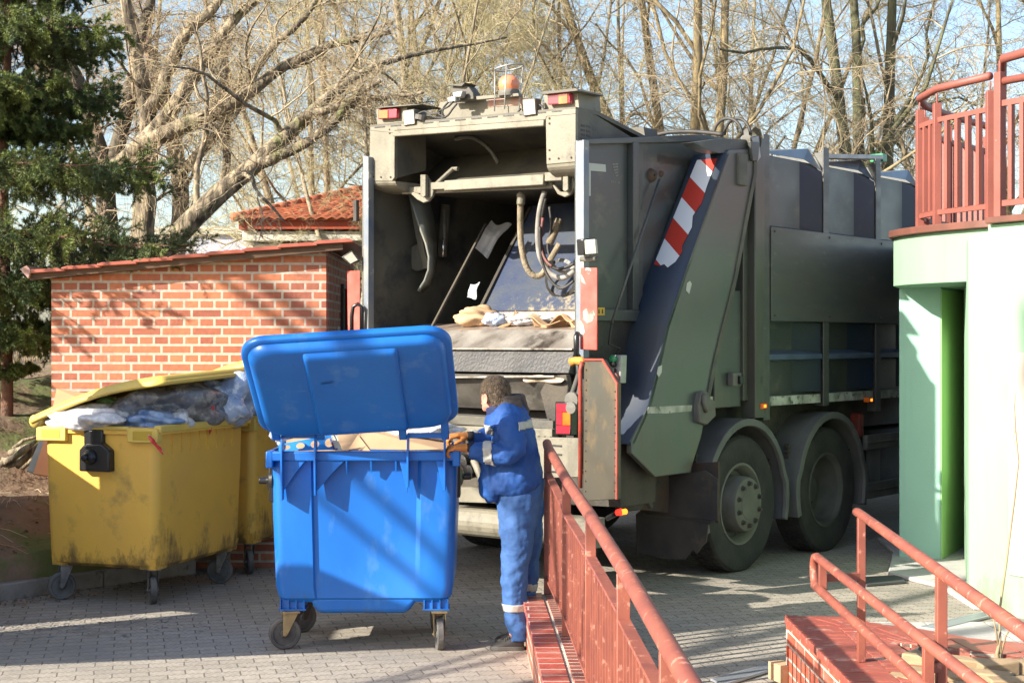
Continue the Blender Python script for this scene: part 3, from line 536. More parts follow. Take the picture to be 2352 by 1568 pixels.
# second railing on the nearer upper edge
b2 = thing('balcony_railing', 'nearer terracotta railing section cut by the right edge', 'railing', (3.8, 11.3, ZT+0.05))
bo2 = Vector((3.8,11.3,ZT+0.05)); rq = [(3.72,11.62),(4.22,10.75),(4.8,9.7)]
def rq_(x, y, z): return Vector((x, y, ZT+0.05+z))-bo2
a = MB(); a.tube([rq_(4.15,12.9,1.0), rq_(3.78,11.75,1.17), rq_(3.74,11.6,1.20), rq_(4.22,10.75,1.26), rq_(4.8,9.7,1.3)], 0.035, 12); a.build('handrail', 'balc_rail', b2, smooth=True)
a = MB(); a.tube([rq_(3.72,11.64,1.03), rq_(4.22,10.8,1.03), rq_(4.8,9.7,1.03)], 0.03, 12); a.build('middle_rail', 'balc_rail', b2, smooth=True)
for (p, q) in zip(rq, rq[1:]):
    p = Vector((*p,0)); q = Vector((*q,0)); L = (q-p).length
    for z, nm in ((0.86,'top_bar'),(0.10,'bottom_bar')):
        a = MB(); a.bar(rq_(p.x,p.y,z), rq_(q.x,q.y,z), 0.03, 0.045); a.build(nm, 'balc_rail', b2)
    n = int(L/0.105)
    for k in range(1, n):
        c = p.lerp(q, k/n); a = MB(); a.bar(rq_(c.x,c.y,0.12), rq_(c.x,c.y,0.84), 0.038, 0.038, up=(q-p).normalized()); a.build('baluster', 'balc_rail', b2)
for x, y in rq:
    a = MB(); a.bar(rq_(x,y,0.0), rq_(x,y,1.1), 0.065, 0.065, up=(0.5,-0.87,0)); a.tube([rq_(x,y,1.1), rq_(x,y,1.19)], 0.01, 6); a.build('post', 'balc_rail', b2, bevel=0.003)

# ================================================================== LEFT RAMP WALL AND HANDRAIL
def xr(d): return 0.06+ (10.02-d)*0.036                # outer edge of the coping against depth
def zc(d): return 0.31-max(0, 8.5-d)*0.02
rw = thing('ramp_wall', 'low glazed red brick ramp wall under the left handrail', 'wall', (0.1, 10, 0))
ro = Vector((0.1, 10, 0)); ds = [10.02, 9.5, 9, 8.5, 8, 7.5, 7, 6.5, 6, 5.5, 5, 4.5, 4, 3.4, 2.8]
def strip(name, m, o1, o2, dz, hgt):
    a = MB(); vs = []; fs = []
    for d in ds:
        x = xr(d); z = zc(d)
        for (ox, zz) in ((o1, z+dz-hgt), (o2, z+dz-hgt), (o2, z+dz), (o1, z+dz)): vs.append(Vector((x+ox, d, max(zz, -0.0)))-ro)
    for i in range(len(ds)-1):
        b = i*4
        for k in range(4): fs.append((b+k, b+(k+1)%4, b+4+(k+1)%4, b+4+k))
    fs += [(0,1,2,3), tuple(len(vs)-4+k for k in (3,2,1,0))]
    a.add(vs, fs); return a.build(name, m, rw, bevel=0.003)
a = MB(); vs = []
for d in ds:
    x = xr(d); z = zc(d)-0.03
    for (ox, zz) in ((0.02, 0), (0.43, 0), (0.43, z), (0.02, z)): vs.append(Vector((x+ox, d, zz))-ro)
fs = [(i*4+k, i*4+(k+1)%4, i*4+4+(k+1)%4, i*4+4+k) for i in range(len(ds)-1) for k in range(4)]+[(0,1,2,3), tuple(len(vs)-4+k for k in (3,2,1,0))]
a.add(vs, fs); a.build('wall_body', 'wallbrick', rw)
strip('coping_tiles', 'cope', 0.0, 0.135, 0.0, 0.04); strip('mortar_bed', 'mortar', 0.137, 0.313, -0.008, 0.03)
strip('coping_bricks', 'cope_small', 0.155, 0.265, 0.0, 0.035); strip('coping_tiles', 'cope', 0.30, 0.45, 0.0, 0.04)
lr = thing('handrail', 'red metal balustrade rising from lower centre on the ramp wall', 'railing', (0.23, 10, 0.31))
lo_ = Vector((0.23,10,0.31))
pd = [9.98, 8.55, 7.08, 5.68, 4.42, 3.2]; pxs = [0.234, 0.305, 0.365, 0.415, 0.452, 0.485]; ptop = [1.27, 1.185, 1.15, 1.115, 1.08, 1.05]
def q_(i, z): return Vector((pxs[i], pd[i], z))-lo_
a = MB(); a.tube([Vector((0.232,10.1,1.285))-lo_]+[q_(i, ptop[i]+0.0) for i in range(6)], 0.030, 20); a.build('rail_pipe', 'rail', lr, smooth=True)
for i in range(6):
    a = MB(); a.bar(q_(i, zc(pd[i])), q_(i, ptop[i]-0.02), 0.05, 0.04, up=(0,1,0)); a.build('post', 'rail', lr, bevel=0.003)
for i in range(5):
    t0 = ptop[i]-0.17-(0.02 if i else 0); t1 = ptop[i+1]-0.17; b0 = zc(pd[i])+0.11; b1 = zc(pd[i+1])+0.11
    a = MB(); a.bar(q_(i, t0), q_(i+1, t1), 0.045, 0.015); a.build('top_bar', 'rail', lr)
    a = MB(); a.bar(q_(i, b0), q_(i+1, b1), 0.04, 0.014); a.build('bottom_bar', 'rail', lr)
    for k in range(1, 12):
        t = k/12; p = q_(i, b0).lerp(q_(i+1, b1), t); q = q_(i, t0).lerp(q_(i+1, t1), t)
        a = MB(); a.bar(p, q, 0.022, 0.028, up=(0,1,0)); a.build('baluster', 'rail', lr)

# ================================================================== RIGHT PLANTER AND DOUBLE HANDRAIL
pw = thing('brick_planter', 'glazed red brick planter wall at lower right', 'planter', (1.56, 8.7, 0)); po = Vector((1.56,8.7,0)); ZP = 0.40
outer = [(1.555,8.72),(2.165,8.36),(2.4,8.05),(2.75,7.84),(3.4,7.6)]; inner = [(1.98,7.95),(2.2,7.82),(2.45,7.62),(2.8,7.46),(3.4,7.25)]
a = MB(); a.prism([(1.575,8.68,0),(1.575,3.0,0),(1.96,3.0,0),(1.96,8.45,0)], (0,0,ZP-0.04)); a2 = a
a.v = [tuple(Vector(v)-po) for v in a.v]
ob = [(x+0.01,y-0.02) for x, y in outer]
a3 = MB(); a3.prism([Vector((x,y,0))-po for x, y in ob]+[Vector((x,y,0))-po for x, y in inner[::-1]]+[Vector((1.96,8.2,0))-po], (0,0,ZP-0.04)); a.add(a3.v, a3.f)
a.build('wall_body', 'wallbrick', pw)
# coping bricks laid one by one along the left edge and the back edge
a = MB(); d = 8.66
while d > 3.2:
    a.box((1.55-po.x, d-0.080-po.y, ZP-0.04), (1.55+0.235-po.x, d-po.y, ZP+rnd.uniform(-.002,.002))); a.box((1.79-po.x, d-0.080-po.y, ZP-0.04), (1.99-po.x, d-po.y, ZP+rnd.uniform(-.002,.002))); d -= 0.092
for i in range(4):
    p = Vector((*outer[i],0)); q = Vector((*outer[i+1],0)); p2 = Vector((*inner[i],0)); q2 = Vector((*inner[i+1],0)); n = max(2, int((q-p).length/0.13))
    for k in range(n):
        t0 = k/n+0.01; t1 = (k+1)/n-0.01; z = ZP+rnd.uniform(-.003,.003)
        a.prism([p.lerp(q,t0)+Vector((0,0,ZP-0.04))-po, p.lerp(q,t1)+Vector((0,0,ZP-0.04))-po, p2.lerp(q2,t1)+Vector((0,0,ZP-0.04))-po, p2.lerp(q2,t0)+Vector((0,0,ZP-0.04))-po], (0,0,z-ZP+0.04))
a.build('coping_bricks', mat('coping_clay', (0.36,0.095,0.065), (0.29,0.07,0.05), 6, 0.45, c3=(0.48,0.25,0.19), s3=8, bump=0.1), pw, bevel=0.002)
a = MB(); a.prism([(1.555-po.x,8.66-po.y,ZP-0.006),(1.985-po.x,8.4-po.y,ZP-0.006),(1.985-po.x,3.3-po.y,ZP-0.006),(1.555-po.x,3.3-po.y,ZP-0.006)], (0,0,-0.02)); 
a.prism([Vector((x,y,ZP-0.006))-po for x, y in ob]+[Vector((x,y,ZP-0.006))-po for x, y in inner[::-1]], (0,0,-0.02)); a.build('mortar_joints', 'mortar', pw)
a = MB(); a.grid(lambda u, v: Vector((1.95+u*1.7, 3.2+v*4.85, ZP-0.05+0.03*math.sin(u*23+v*9)*math.sin(v*31)+rnd.uniform(-.01,.01)))-po, 30, 60)
a.build('soil', 'soil', pw, smooth=True, fix=False)
# wooden edging blocks in the planter
k = 0
for (px, py, ang, L, hh) in ((2130,1508,-25,.24,.12),(2163,1530,-28,.3,.08),(2218,1512,-10,.22,.12),(2262,1536,-35,.25,.10),(2290,1516,12,.2,.11),(2335,1512,-15,.26,.10),(2240,1556,-5,.2,.08),(2100,1540,-50,.3,.08),(2330,1552,8,.25,.1)):
    p = G(px, py+26, ZP-0.02); hh *= 0.75; a = MB(); a.box((-L/2,-0.04,-0.05),(L/2,0.04,hh-0.03))
    o = a.build('wood_block', 'wood_block', None, bevel=0.008, loc=p); o.rotation_euler = (R(rnd.uniform(-8,8)), R(rnd.uniform(-6,6)), R(ang+rnd.uniform(-5,5)))
    lab = ['cut wooden block at left end of the planter row, beside dark soil','long low wooden block lying in front of the leftmost planter block','squared wooden block at back, just left of the handrail post base','narrow wooden block tilted beside the second handrail post','short wooden block by the foot of the vine','wooden block at far right back of the planter','small wooden block nearest the picture bottom, under the handrail','long slanting wooden block beside the lower pipe','wooden block in the bottom right corner'][k]; k += 1
    tag(o, lab, 'wood block', 'wooden blocks lying in the planter')
rr = thing('handrail', 'red double pipe handrail sloping down at lower right', 'railing', (1.70,7.47,ZP)); rro = Vector((1.70,7.47,ZP))
def r3(p): return Vector(p)-rro
u0 = Vector((1.71,7.50,1.115)); u1 = Vector((1.36,3.3,1.15)); l0 = Vector((1.495,7.47,0.905)); l1 = Vector((1.46,3.8,0.875)); b0 = Vector((1.485,7.47,0.765)); b1 = Vector((1.455,3.8,0.71))
a = MB(); a.tube([r3(u0+Vector((-.0,.06,-.0))), r3(u0), r3(u1)], 0.0225, 20); a.build('upper_pipe', 'rail', rr, smooth=True)
lp = [l1, l0]; 
for k in range(1, 8):
    th = math.pi*k/8; c = (l0+b0)/2; lp.append(c+Vector((0,0.05*math.sin(th),0.07*math.cos(th))))
lp += [b0, b1]
a = MB(); a.tube([r3(p) for p in lp], 0.0215, 20); a.build('lower_pipe_loop', 'rail', rr, smooth=True)
def post(p, top, nm='post'):
    a = MB(); a.bar(r3((p[0],p[1],ZP if len(p) < 3 else p[2])), r3((p[0],p[1],top)), 0.036, 0.036, up=(0,1,0)); a.build(nm, 'rail', rr, bevel=0.002)
post((1.705,7.44), 1.10); post((1.535,5.45), 1.12); post((1.40,3.8),1.14)
post((1.500,7.36,0.76), 0.90, 'short_post'); post((1.48,5.42,0.73), 0.885, 'short_post')
a = MB(); a.bar(r3((1.50,7.38,0.815)), r3((1.705,7.44,0.815)), 0.03, 0.035); a.build('cross_bar', 'rail', rr)
a = MB(); a.bar(r3((1.48,5.42,0.80)), r3((1.535,5.45,0.80)), 0.03, 0.035); a.build('cross_bar', 'rail', rr)
# drain grates
def grate(name, pts, m, label, n=26):
    pts = [Vector(p) for p in pts]; o = thing(name, label, 'drain grate', pts[0]); a = MB()
    a.prism([p-pts[0]+Vector((0,0,0.002)) for p in pts], (0,0,0.008)); a.build('frame', 'grate_dark', o)
    a = MB()
    for i in range(n):
        t = (i+0.5)/n; p = pts[0].lerp(pts[1], t)-pts[0]; q = pts[3].lerp(pts[2], t)-pts[0]; a.bar(p+Vector((0,0,0.014)), q+Vector((0,0,0.014)), 0.016, 0.012)
    for (i, j) in ((0,1),(3,2)): a.bar(pts[i]-pts[0]+Vector((0,0,0.014)), pts[j]-pts[0]+Vector((0,0,0.014)), 0.02, 0.014)
    a.build('bars', m, o)
grate('drain_grate', [G(2115,1445), G(2262,1410), G(2270,1420), G(2150,1450)], 'grate', 'light galvanised channel grate behind the planter on the right', 40)
grate('drain_grate', [G(1635,1566), G(1775,1528), G(1790,1536), G(1660,1578)], 'grate', 'light galvanised channel grate at the bottom edge beside the planter', 40)
grate('drain_grate', [G(1985,1330), G(2070,1325), G(2080,1340), G(1990,1347)], 'grate_dark', 'dark square drain grate on the ground behind the handrail end', 20)
# cardboard by the planter foot
a = MB(); a.box((-.05,-.08,0),(.05,.08,.10)); a.box((.05,-.08,.09),(.09,.08,.094)); o = a.build('cardboard_box', 'card', None, bevel=0.002, loc=G(1790,1568)+Vector((0.02,0.0,0.015))); o.rotation_euler = (0,0,R(20)); tag(o, 'small open cardboard box at the foot of the planter corner', 'box')

# ================================================================== UNSEEN SHADE BLOCKER added off frame, outline shaped to shade the left of the yard
prof_unused = [(5.9,0),(6.05,0.9),(6.55,2.62),(6.9,2.62),(7.05,2.50),(7.35,2.50),(7.55,2.2),(7.75,1.95),(8.1,1.95),(8.1,2.75),(10.15,2.75),(10.15,1.74),(12.2,1.74),(12.2,0)]
gw = thing('shade_blocker', 'unseen stepped shade blocker added outside the left edge', 'wall', (-4.55,9,0))
a = MB(); a.prism([Vector((-4.55,y,z))-Vector((-4.55,9,0)) for y, z in [(8.7,0),(8.35,0.85),(7.13,2.74),(7.45,2.58),(7.72,2.50),(7.82,2.30),(7.95,2.02),(8.35,2.02),(8.6,2.75),(9.5,2.75),(9.5,0)]], (-0.22,0,0))
a.prism([Vector((-4.55,y,z))-Vector((-4.55,9,0)) for y, z in [(9.5,1.5),(9.85,1.3),(9.85,0),(12.3,0),(12.3,1.74),(10.35,1.74),(10.35,2.75),(9.5,2.75)]], (-0.22,0,0)); a.build('wall_body', 'cream', gw)
# ================================================================== REFUSE TRUCK  (local axes: x forward, y to its left, z up)
TO = Vector((0.481, 11.08, 0)); FX, FY = 0.621, 0.7838
tk = thing('garbage_truck', 'large dirty dark green garbage truck with its rear hopper open', 'garbage truck', TO, math.atan2(FY, FX))
def S(px, py, u=0.0):                                  # point of the plane y=u seen at a place in the photograph
    k = (px-CX)/F; bx = TO.x-u*FY; by = TO.y+u*FX; v = (by*k-bx)/(FX-FY*k); D = by+v*FY; return Vector((v, u, H-(py-CY)*D/F))
def Q(px, py, v=0.0):                                  # point of the plane x=v
    k = (px-CX)/F; bx = TO.x+v*FX; by = TO.y+v*FY; u = (bx-by*k)/(FX*k+FY); D = by+u*FX; return Vector((v, u, H-(py-CY)*D/F))
def TP(name, m, a, parent=None, **kw): return a.build(name, m, parent or tk, **kw)
def sp(name, m, pts, th, u=0.0, parent=None, bev=0.004, **kw):   # plate in a plane y=u, thickness inward
    a = MB(); a.prism([S(x, y, u) for x, y in pts], (0, th, 0)); return TP(name, m, a, parent, bevel=bev, **kw)
def rp_(name, m, pts, th, v=0.0, parent=None, bev=0.004, **kw):  # plate in a plane x=v, thickness forward
    a = MB(); a.prism([Q(x, y, v) for x, y in pts], (th, 0, 0)); return TP(name, m, a, parent, bevel=bev, **kw)
W = 2.91
# ---- container
v0 = 2.62; L = 8.7
a = MB(); a.prism([(v0,0.12,1.45),(L,0.12,1.45),(L,0.12,3.615),(v0,0.12,3.615)], (0,W-0.24,0)); a.prism([(v0,0.20,3.616),(v0,0.26,3.64),(v0,W-0.26,3.64),(v0,W-0.20,3.616)], (L-v0,0,0))
TP('container', 'green_truck', a, bevel=0.01)
ribs = [2.80+0.0, 3.93, 5.05, 6.17, 7.29, 8.4]
for i, v in enumerate(ribs):
    zb = [1.27,1.36,1.27,1.3,1.3,1.3][i]
    for sgn in (0, 1):
        y0, y1 = (0.0, 0.125) if sgn == 0 else (W-0.125, W)
        yo = 0.0 if sgn == 0 else W; yi = 0.26 if sgn == 0 else W-0.26
        a = MB(); a.box((v+0.003, y0+0.012, zb), (v+0.047, y1, 3.72)); a.box((v-0.055, y0, zb+0.005), (v+0.055, y0+0.012, 3.76)) if sgn == 0 else a.box((v-0.055, y1-0.012, zb), (v+0.055, y1, 3.76))
        TP('rib', 'guard' if i == 99 else 'green_panel', a, bevel=0.004)
    a = MB(); a.prism([(v+0.001,0.014,3.55),(v+0.001,0.014,3.66),(v+0.001,0.3,3.72),(v+0.001,0.3,3.60)], (0.05,0,0)); a.box((v, 0.3, 3.6), (v+0.05, W-0.3, 3.72)); TP('roof_rib', 'green_truck', a)
    if i < 5:
        vn_ = ribs[i+1]
        # sloped bright gusset at top of each bay, recessed wedge on the far side
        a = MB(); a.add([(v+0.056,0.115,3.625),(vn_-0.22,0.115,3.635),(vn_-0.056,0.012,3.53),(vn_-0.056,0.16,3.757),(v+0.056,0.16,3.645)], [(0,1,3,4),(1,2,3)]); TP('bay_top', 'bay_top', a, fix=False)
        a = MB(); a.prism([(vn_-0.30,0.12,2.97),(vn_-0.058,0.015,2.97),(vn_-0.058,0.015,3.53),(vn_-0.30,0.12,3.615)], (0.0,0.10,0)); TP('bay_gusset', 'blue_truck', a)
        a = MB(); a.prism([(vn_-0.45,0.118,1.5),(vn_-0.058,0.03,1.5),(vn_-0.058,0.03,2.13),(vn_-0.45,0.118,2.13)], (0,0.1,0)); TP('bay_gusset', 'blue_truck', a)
        a = MB(); a.prism([(v+0.06,0.006,2.90),(vn_-0.06,0.006,2.90),(vn_-0.06,0.12,2.985),(v+0.06,0.12,2.985)], (0,0,0.006)); TP('bay_sill', 'black_steel', a)
        a = MB(); a.prism([(v+0.06,0.01,1.80),(v+0.06,0.01,1.845),(v+0.06,0.119,1.885),(v+0.06,0.119,1.78)], (vn_-v-0.12,0,0)); TP('stringer', 'blue_shelf', a, bevel=0.003)
        a = MB(); a.box((v+0.06,0.03,1.395),(vn_-0.06,0.118,1.475)); TP('marker_strip', 'white_line', a)
a = MB(); a.box((2.86,-0.012,2.14),(L,0.0,2.965)); a.box((2.86,0.0,2.14),(L,0.115,2.16)); a.box((2.86,0,2.94),(L,0.115,2.965)); TP('side_panel', 'green_panel', a, bevel=0.004)
for v in (2.92, 3.97, 5.09, 6.2):
    a = MB()
    for z in (2.925, 2.19): a.lathe([(0,0.012),(-0.006,0.010),(-0.008,0.001)], (v,-0.013,z), seg=10)
    TP('rivet', 'hub_dark', a)
# rear frame column of the container, with pipe run and tailgate gap
a = MB(); a.box((2.58,-0.01,1.30),(2.74,0.12,3.72)); a.box((2.50,0.06,1.45),(2.58,0.2,3.60)); TP('rear_column', 'rust_green', a, bevel=0.008)
a = MB(); a.prism([(2.50,-0.02,3.70),(2.62,-0.02,3.73),(2.66,-0.02,3.55),(2.60,-0.02,3.50)], (0,0.1,0)); TP('hinge_cover', 'alu', a, bevel=0.004)
a = MB(); a.box((2.30,0.13,1.42),(2.52,0.2,3.30)); TP('inner_side_wall', 'green_truck', a)
a = MB(); a.box((1.70,0.10,1.40),(2.50,0.128,1.50)); TP('marker_strip', 'white_line', a)
a = MB(); a.box((2.06,0.085,1.40),(2.50,0.126,2.40)); TP('side_cover', 'green_truck', a, bevel=0.01)
for px in (1680, 1724):
    c = S(px, 871, 0.08); a = MB(); a.box((c.x-0.07,0.02,c.z-0.055),(c.x+0.07,0.083,c.z+0.055)); o = TP('socket_box', 'hub', a, bevel=0.008)
    a = MB(); a.box((c.x+0.0,-0.01,c.z-0.04),(c.x+0.06,0.02,c.z+0.03)); TP('socket_cap', 'black_plastic', a, o, bevel=0.006)
# ---- slanted tailgate member: side face and rear face
side = [(1674,344),(1736,342),(1735,400),(1690,640),(1644,827),(1616,975),(1610,1005),(1585,1085),(1505,1095),(1450,1040),(1450,1012),(1490,930),(1514,827),(1532,747),(1577,613),(1669,351)]
a = MB(); a.prism([S(x,y,0.0) for x, y in side], (0,0.045,0)); TP('tailgate_side', 'green_tail', a, bevel=0.006)
edge = [(1736,342),(1735,400),(1690,640),(1644,827),(1616,975)]
pts = [S(x,y,0.0) for x, y in edge]; a = MB()
for p, q in zip(pts, pts[1:]): a.bar(p+Vector((-.02,-0.004,0)), q+Vector((-.02,-0.004,0)), 0.05, 0.016, up=(0,1,0))
TP('tailgate_edge', 'beige_dark', a)
lft = [S(x,y,0.0) for x, y in [(1669,351),(1577,613),(1532,747),(1514,827),(1490,930),(1450,1020)]]
ew = [0.30,0.33,0.37,0.42,0.40,0.14]
a = MB(); vs = []
for p, e in zip(lft, ew): vs += [p+Vector((0,0.0,0)), p+Vector((-0.03,e*0.15,0)), p+Vector((-0.035,e,0)), p+Vector((0.05,e,0)), p+Vector((0.05,0.0,0))]
n = len(lft); a.add(vs, [(i*5+k, i*5+(k+1)%5, i*5+5+(k+1)%5, i*5+5+k) for i in range(n-1) for k in range(5)]+[(0,1,2,3,4), tuple((n-1)*5+k for k in (4,3,2,1,0))])
TP('tailgate_rear_face', 'blue_truck', a, bevel=0.006)
# hazard sheeting lying on the rear face
h0 = lft[0]; h1 = lft[1]; d = (h1-h0)
def hf(t, e): return h0+d*t+Vector((-0.0365-0.0,0,0))+Vector((0, e, 0))
hp_ = [hf(0.05,0.05),hf(0.05,0.245),hf(0.97,0.30),hf(0.985,0.24),hf(0.97,0.20),hf(1.0,0.155),hf(0.955,0.10),hf(0.87,0.07),hf(0.82,0.09),hf(0.74,0.075),hf(0.66,0.06),hf(0.56,0.09),hf(0.45,0.048),hf(0.30,0.055)]
a = MB(); a.prism(hp_, (-0.003,0,-0.0008)); TP('hazard_stripes', 'stripe', a)
sp('white_sticker', 'white_paint', [(1578,650),(1585,645),(1589,652),(1583,675),(1576,667)], 0.002, -0.004, bev=0)
sp('white_sticker', 'white_paint', [(1512,842),(1521,838),(1520,855),(1513,866),(1509,858)], 0.002, -0.004, bev=0)
sp('marker_strip', 'white_line', [(1489,934),(1590,930),(1588,944),(1560,946),(1530,949),(1487,949)], 0.002, -0.004, bev=0)
a = MB(); c = S(1625,940,-0.02); a.prism([S(x,y,-0.05) for x, y in [(1612,900),(1625,898),(1633,915),(1643,920),(1645,955),(1625,975),(1607,970),(1605,930)]], (0,0.08,0)); TP('latch', 'hub', a, bevel=0.01)
a = MB(); a.tube([S(1617,905,-0.06), S(1617,925,-0.07), S(1622,945,-0.06)], 0.02, 8); TP('latch_hook', 'hub', a, smooth=True)
# ---- recessed hopper side panel
E = 0.33; vr = 0.457
tl = S(1340,330,E)
a = MB(); a.prism([(vr,E,1.62),(vr,E,3.49),(2.45,E,3.70),(2.45,E,2.0),(1.55,E,1.2),(1.0,E,1.2)], (0,0.035,0)); TP('hopper_side', 'green_truck', a, bevel=0.004)
rp_('rear_post', 'post_blue', [(1322,322),(1341,321),(1341,822),(1322,815)], 0.07, vr-0.02)
sp('top_bar', 'green_panel', [(1322,322),(1600,310),(1655,318),(1655,330),(1600,326),(1343,332)], -0.05, E-0.0)
sp('hinge_bracket', 'green_panel', [(1592,327),(1660,318),(1738,322),(1742,342),(1672,346),(1668,352),(1650,352),(1625,345)], 0.12, 0.02)
a = MB(); q0 = S(1448,335,E); q1 = S(1448,712,E); a.box((q0.x-0.04,E-0.055,q1.z),(q0.x+0.04,E,3.55)); TP('panel_rib', 'green_truck', a, bevel=0.005)
a = MB(); a.box((q0.x+0.045,E-0.02,q1.z),(q0.x+0.15,E,3.56)); TP('panel_strip', 'green_panel', a, bevel=0.003)
a = MB(); a.box((vr,E-0.05,q1.z-0.09),(1.9,E,q1.z)); TP('lower_flange', 'green_truck', a, bevel=0.005)
a = MB(); a.prism([(vr+0.02,E-0.012,1.45),(1.75,E-0.012,1.45),(1.55,E-0.012,q1.z-0.09),(vr+0.02,E-0.012,q1.z-0.09)], (0,0.012,0)); TP('lower_cover', 'black_steel', a)
sp('white_mark', 'white_paint', [(1349,374),(1391,378),(1392,395),(1357,392),(1357,450),(1349,450)], 0.002, E-0.004, bev=0)
# faded round emblem and text line on the panel
em = MB()
c = S(1414,392,E-0.003)
for i in range(5):
    em.prism([c+Vector((-0.045+0.01*i,0,0.05-0.022*i)), c+Vector((0.03+0.004*i,0,0.062-0.022*i)), c+Vector((0.035,0,0.050-0.022*i)), c+Vector((-0.04+0.01*i,0,0.040-0.022*i))], (0,0.001,0))
TP('faded_emblem', 'emblem', em); em = MB()
for i, wd in enumerate((.014,.010,.018,.008,.016,.012)):
    em.prism([c+Vector((-0.06+0.022*i,0,-0.085)), c+Vector((-0.06+0.022*i+wd,0,-0.085)), c+Vector((-0.06+0.022*i+wd,0,-0.10)), c+Vector((-0.06+0.022*i,0,-0.10))], (0,0.001,0))
TP('faded_text_line', 'emblem', em)
a = MB(); a.tube([S(1515,412,E-0.05), S(1405,742,E-0.14)], 0.011, 8); TP('stay_rod', 'green_panel', a, smooth=True)
a = MB(); a.lathe([(0.0,0.06),(-0.03,0.045),(-0.035,0.01)], S(1495,403,E), seg=14); a.lathe([(-0.03,0.03),(-0.05,0.02),(-0.055,0.0)], S(1510,400,E), seg=10); TP('rod_socket', 'rust', a, smooth=True)
a = MB(); a.tube([S(1405,742,E-0.14), S(1398,790,E-0.12), S(1425,800,E-0.12), S(1412,818,E-0.1)], 0.008, 6); TP('cable', 'rubber', a, smooth=True)
# square work lamp on the panel
a = MB(); a.prism([S(x,y,E-0.16) for x, y in [(1341,549),(1367,546),(1370,584),(1343,586)]], (0,0.07,0)); o = TP('work_lamp', 'black_plastic', a, bevel=0.008)
a = MB(); a.prism([Q(x,y,vr-0.16) for x, y in [(1342,551),(1366,549),(1369,582),(1344,584)]], (0.03,0,0)); TP('lamp_face', 'lamp_glass', a, o, bevel=0.004)
a = MB(); a.tube([Q(1334,595,vr-0.05), Q(1372,595,vr-0.05)], 0.02, 10); TP('lamp_bracket', 'hub', a, smooth=True)
rp_('red_marker_plate', 'red', [(1333,615),(1371,615),(1371,804),(1332,802)], 0.012, vr-0.06)
a = MB(); a.prism([Q(x,y,vr-0.062) for x, y in [(1339,715),(1347,708),(1352,722),(1362,712),(1367,722),(1360,738),(1348,742),(1341,734)]], (0.001,0,0)); a.prism([Q(x,y,vr-0.062) for x, y in [(1333,735),(1340,745),(1343,762),(1336,775),(1333,770)]], (0.001,0,0)); a.prism([Q(x,y,vr-0.062) for x, y in [(1334,628),(1341,640),(1345,652),(1336,648)]], (0.001,0,0)); TP('paint_chip', 'white_line', a)
sp('warning_sticker', 'yellow_sign', [(1371,706),(1389,706),(1389,724),(1371,724)], 0.002, E-0.056, bev=0)
a = MB()
for px in (1376, 1384): a.prism([S(px-1,710,E-0.058),S(px+1,710,E-0.058),S(px+1.5,720,E-0.058),S(px-1.5,720,E-0.058)], (0,0.001,0))
TP('sticker_mark', 'black_plastic', a)
a = MB(); a.prism([Q(x,y,vr+0.25) for x, y in [(1402,815),(1427,815),(1425,880),(1400,878)]], (0.08,0,0)); cb = TP('control_box', 'alu', a, bevel=0.006)
for (px, py, m, r) in ((1413,824,'green_button',0.028),(1412,836,'black_plastic',0.024),(1412,850,'black_plastic',0.02),(1414,866,'redbutton',0.04)):
    a = MB(); a.lathe([(0,r*0.8),(-0.02,r*0.8),(-0.022,r),(-0.04,r),(-0.045,0.001)], Q(px,py,vr+0.25), ax=(1,0,0), seg=16); TP('button', m, a, cb, smooth=False)
# tall guard plate of the bin lifter with red edge
gp = [(1341,826),(1385,826),(1418,880),(1417,1146),(1339,1150)]
a = MB(); a.prism([Q(x,y,0.10) for x, y in gp], (0.05,0,0)); TP('lifter_guard', 'lift_plate', a, bevel=0.004)
a = MB(); pg = [Q(x,y,0.10)+Vector((-0.004,0,0)) for x, y in gp[:4]]; a.tube(pg, 0.010, 6); TP('guard_edge', 'redthin', a)
a = MB(); a.tube([Q(1337,830,0.09), Q(1333,850,0.09), Q(1333,1120,0.09)], 0.016, 8); TP('guard_tube', 'redthin', a, smooth=True)
a = MB(); g = [Q(x,y,0.098) for x, y in gp]
for t in [i/14 for i in range(1, 14)]:
    p = g[2].lerp(g[3], t)+Vector((0,0.02,0)); a.lathe([(0,0.006),(-0.005,0.005),(-0.006,0)], p, ax=(1,0,0), seg=8); p = g[0].lerp(g[4], t)+Vector((0,-0.02,0)); a.lathe([(0,0.006),(-0.005,0.005),(-0.006,0)], p, ax=(1,0,0), seg=8)
TP('rivet', 'rust', a)
a = MB(); a.tube([Q(1312,832,0.2), Q(1322,828,0.2), Q(1335,829,0.2), Q(1346,836,0.2)], [0.035,0.03,0.035,0.02], 10); TP('pivot_sleeve', 'orange_rag', a, smooth=True)
a = MB(); a.tube([Q(1330,858,0.25), Q(1312,910,0.25), Q(1311,1000,0.25)], 0.02, 8); a.tube([Q(1338,870,0.3), Q(1330,1060,0.3)], 0.05, 8); TP('lift_cylinder', 'hub_dark', a, smooth=True)
a = MB(); a.lathe([(0,0.06),(-0.03,0.06),(-0.035,0.001)], Q(1317,918,0.2), ax=(1,0,0), seg=16); a.lathe([(0,0.045),(-0.03,0.045),(-0.035,0.001)], Q(1316,936,0.18), ax=(1,0,0), seg=16); TP('pivot_cap', 'hub', a)
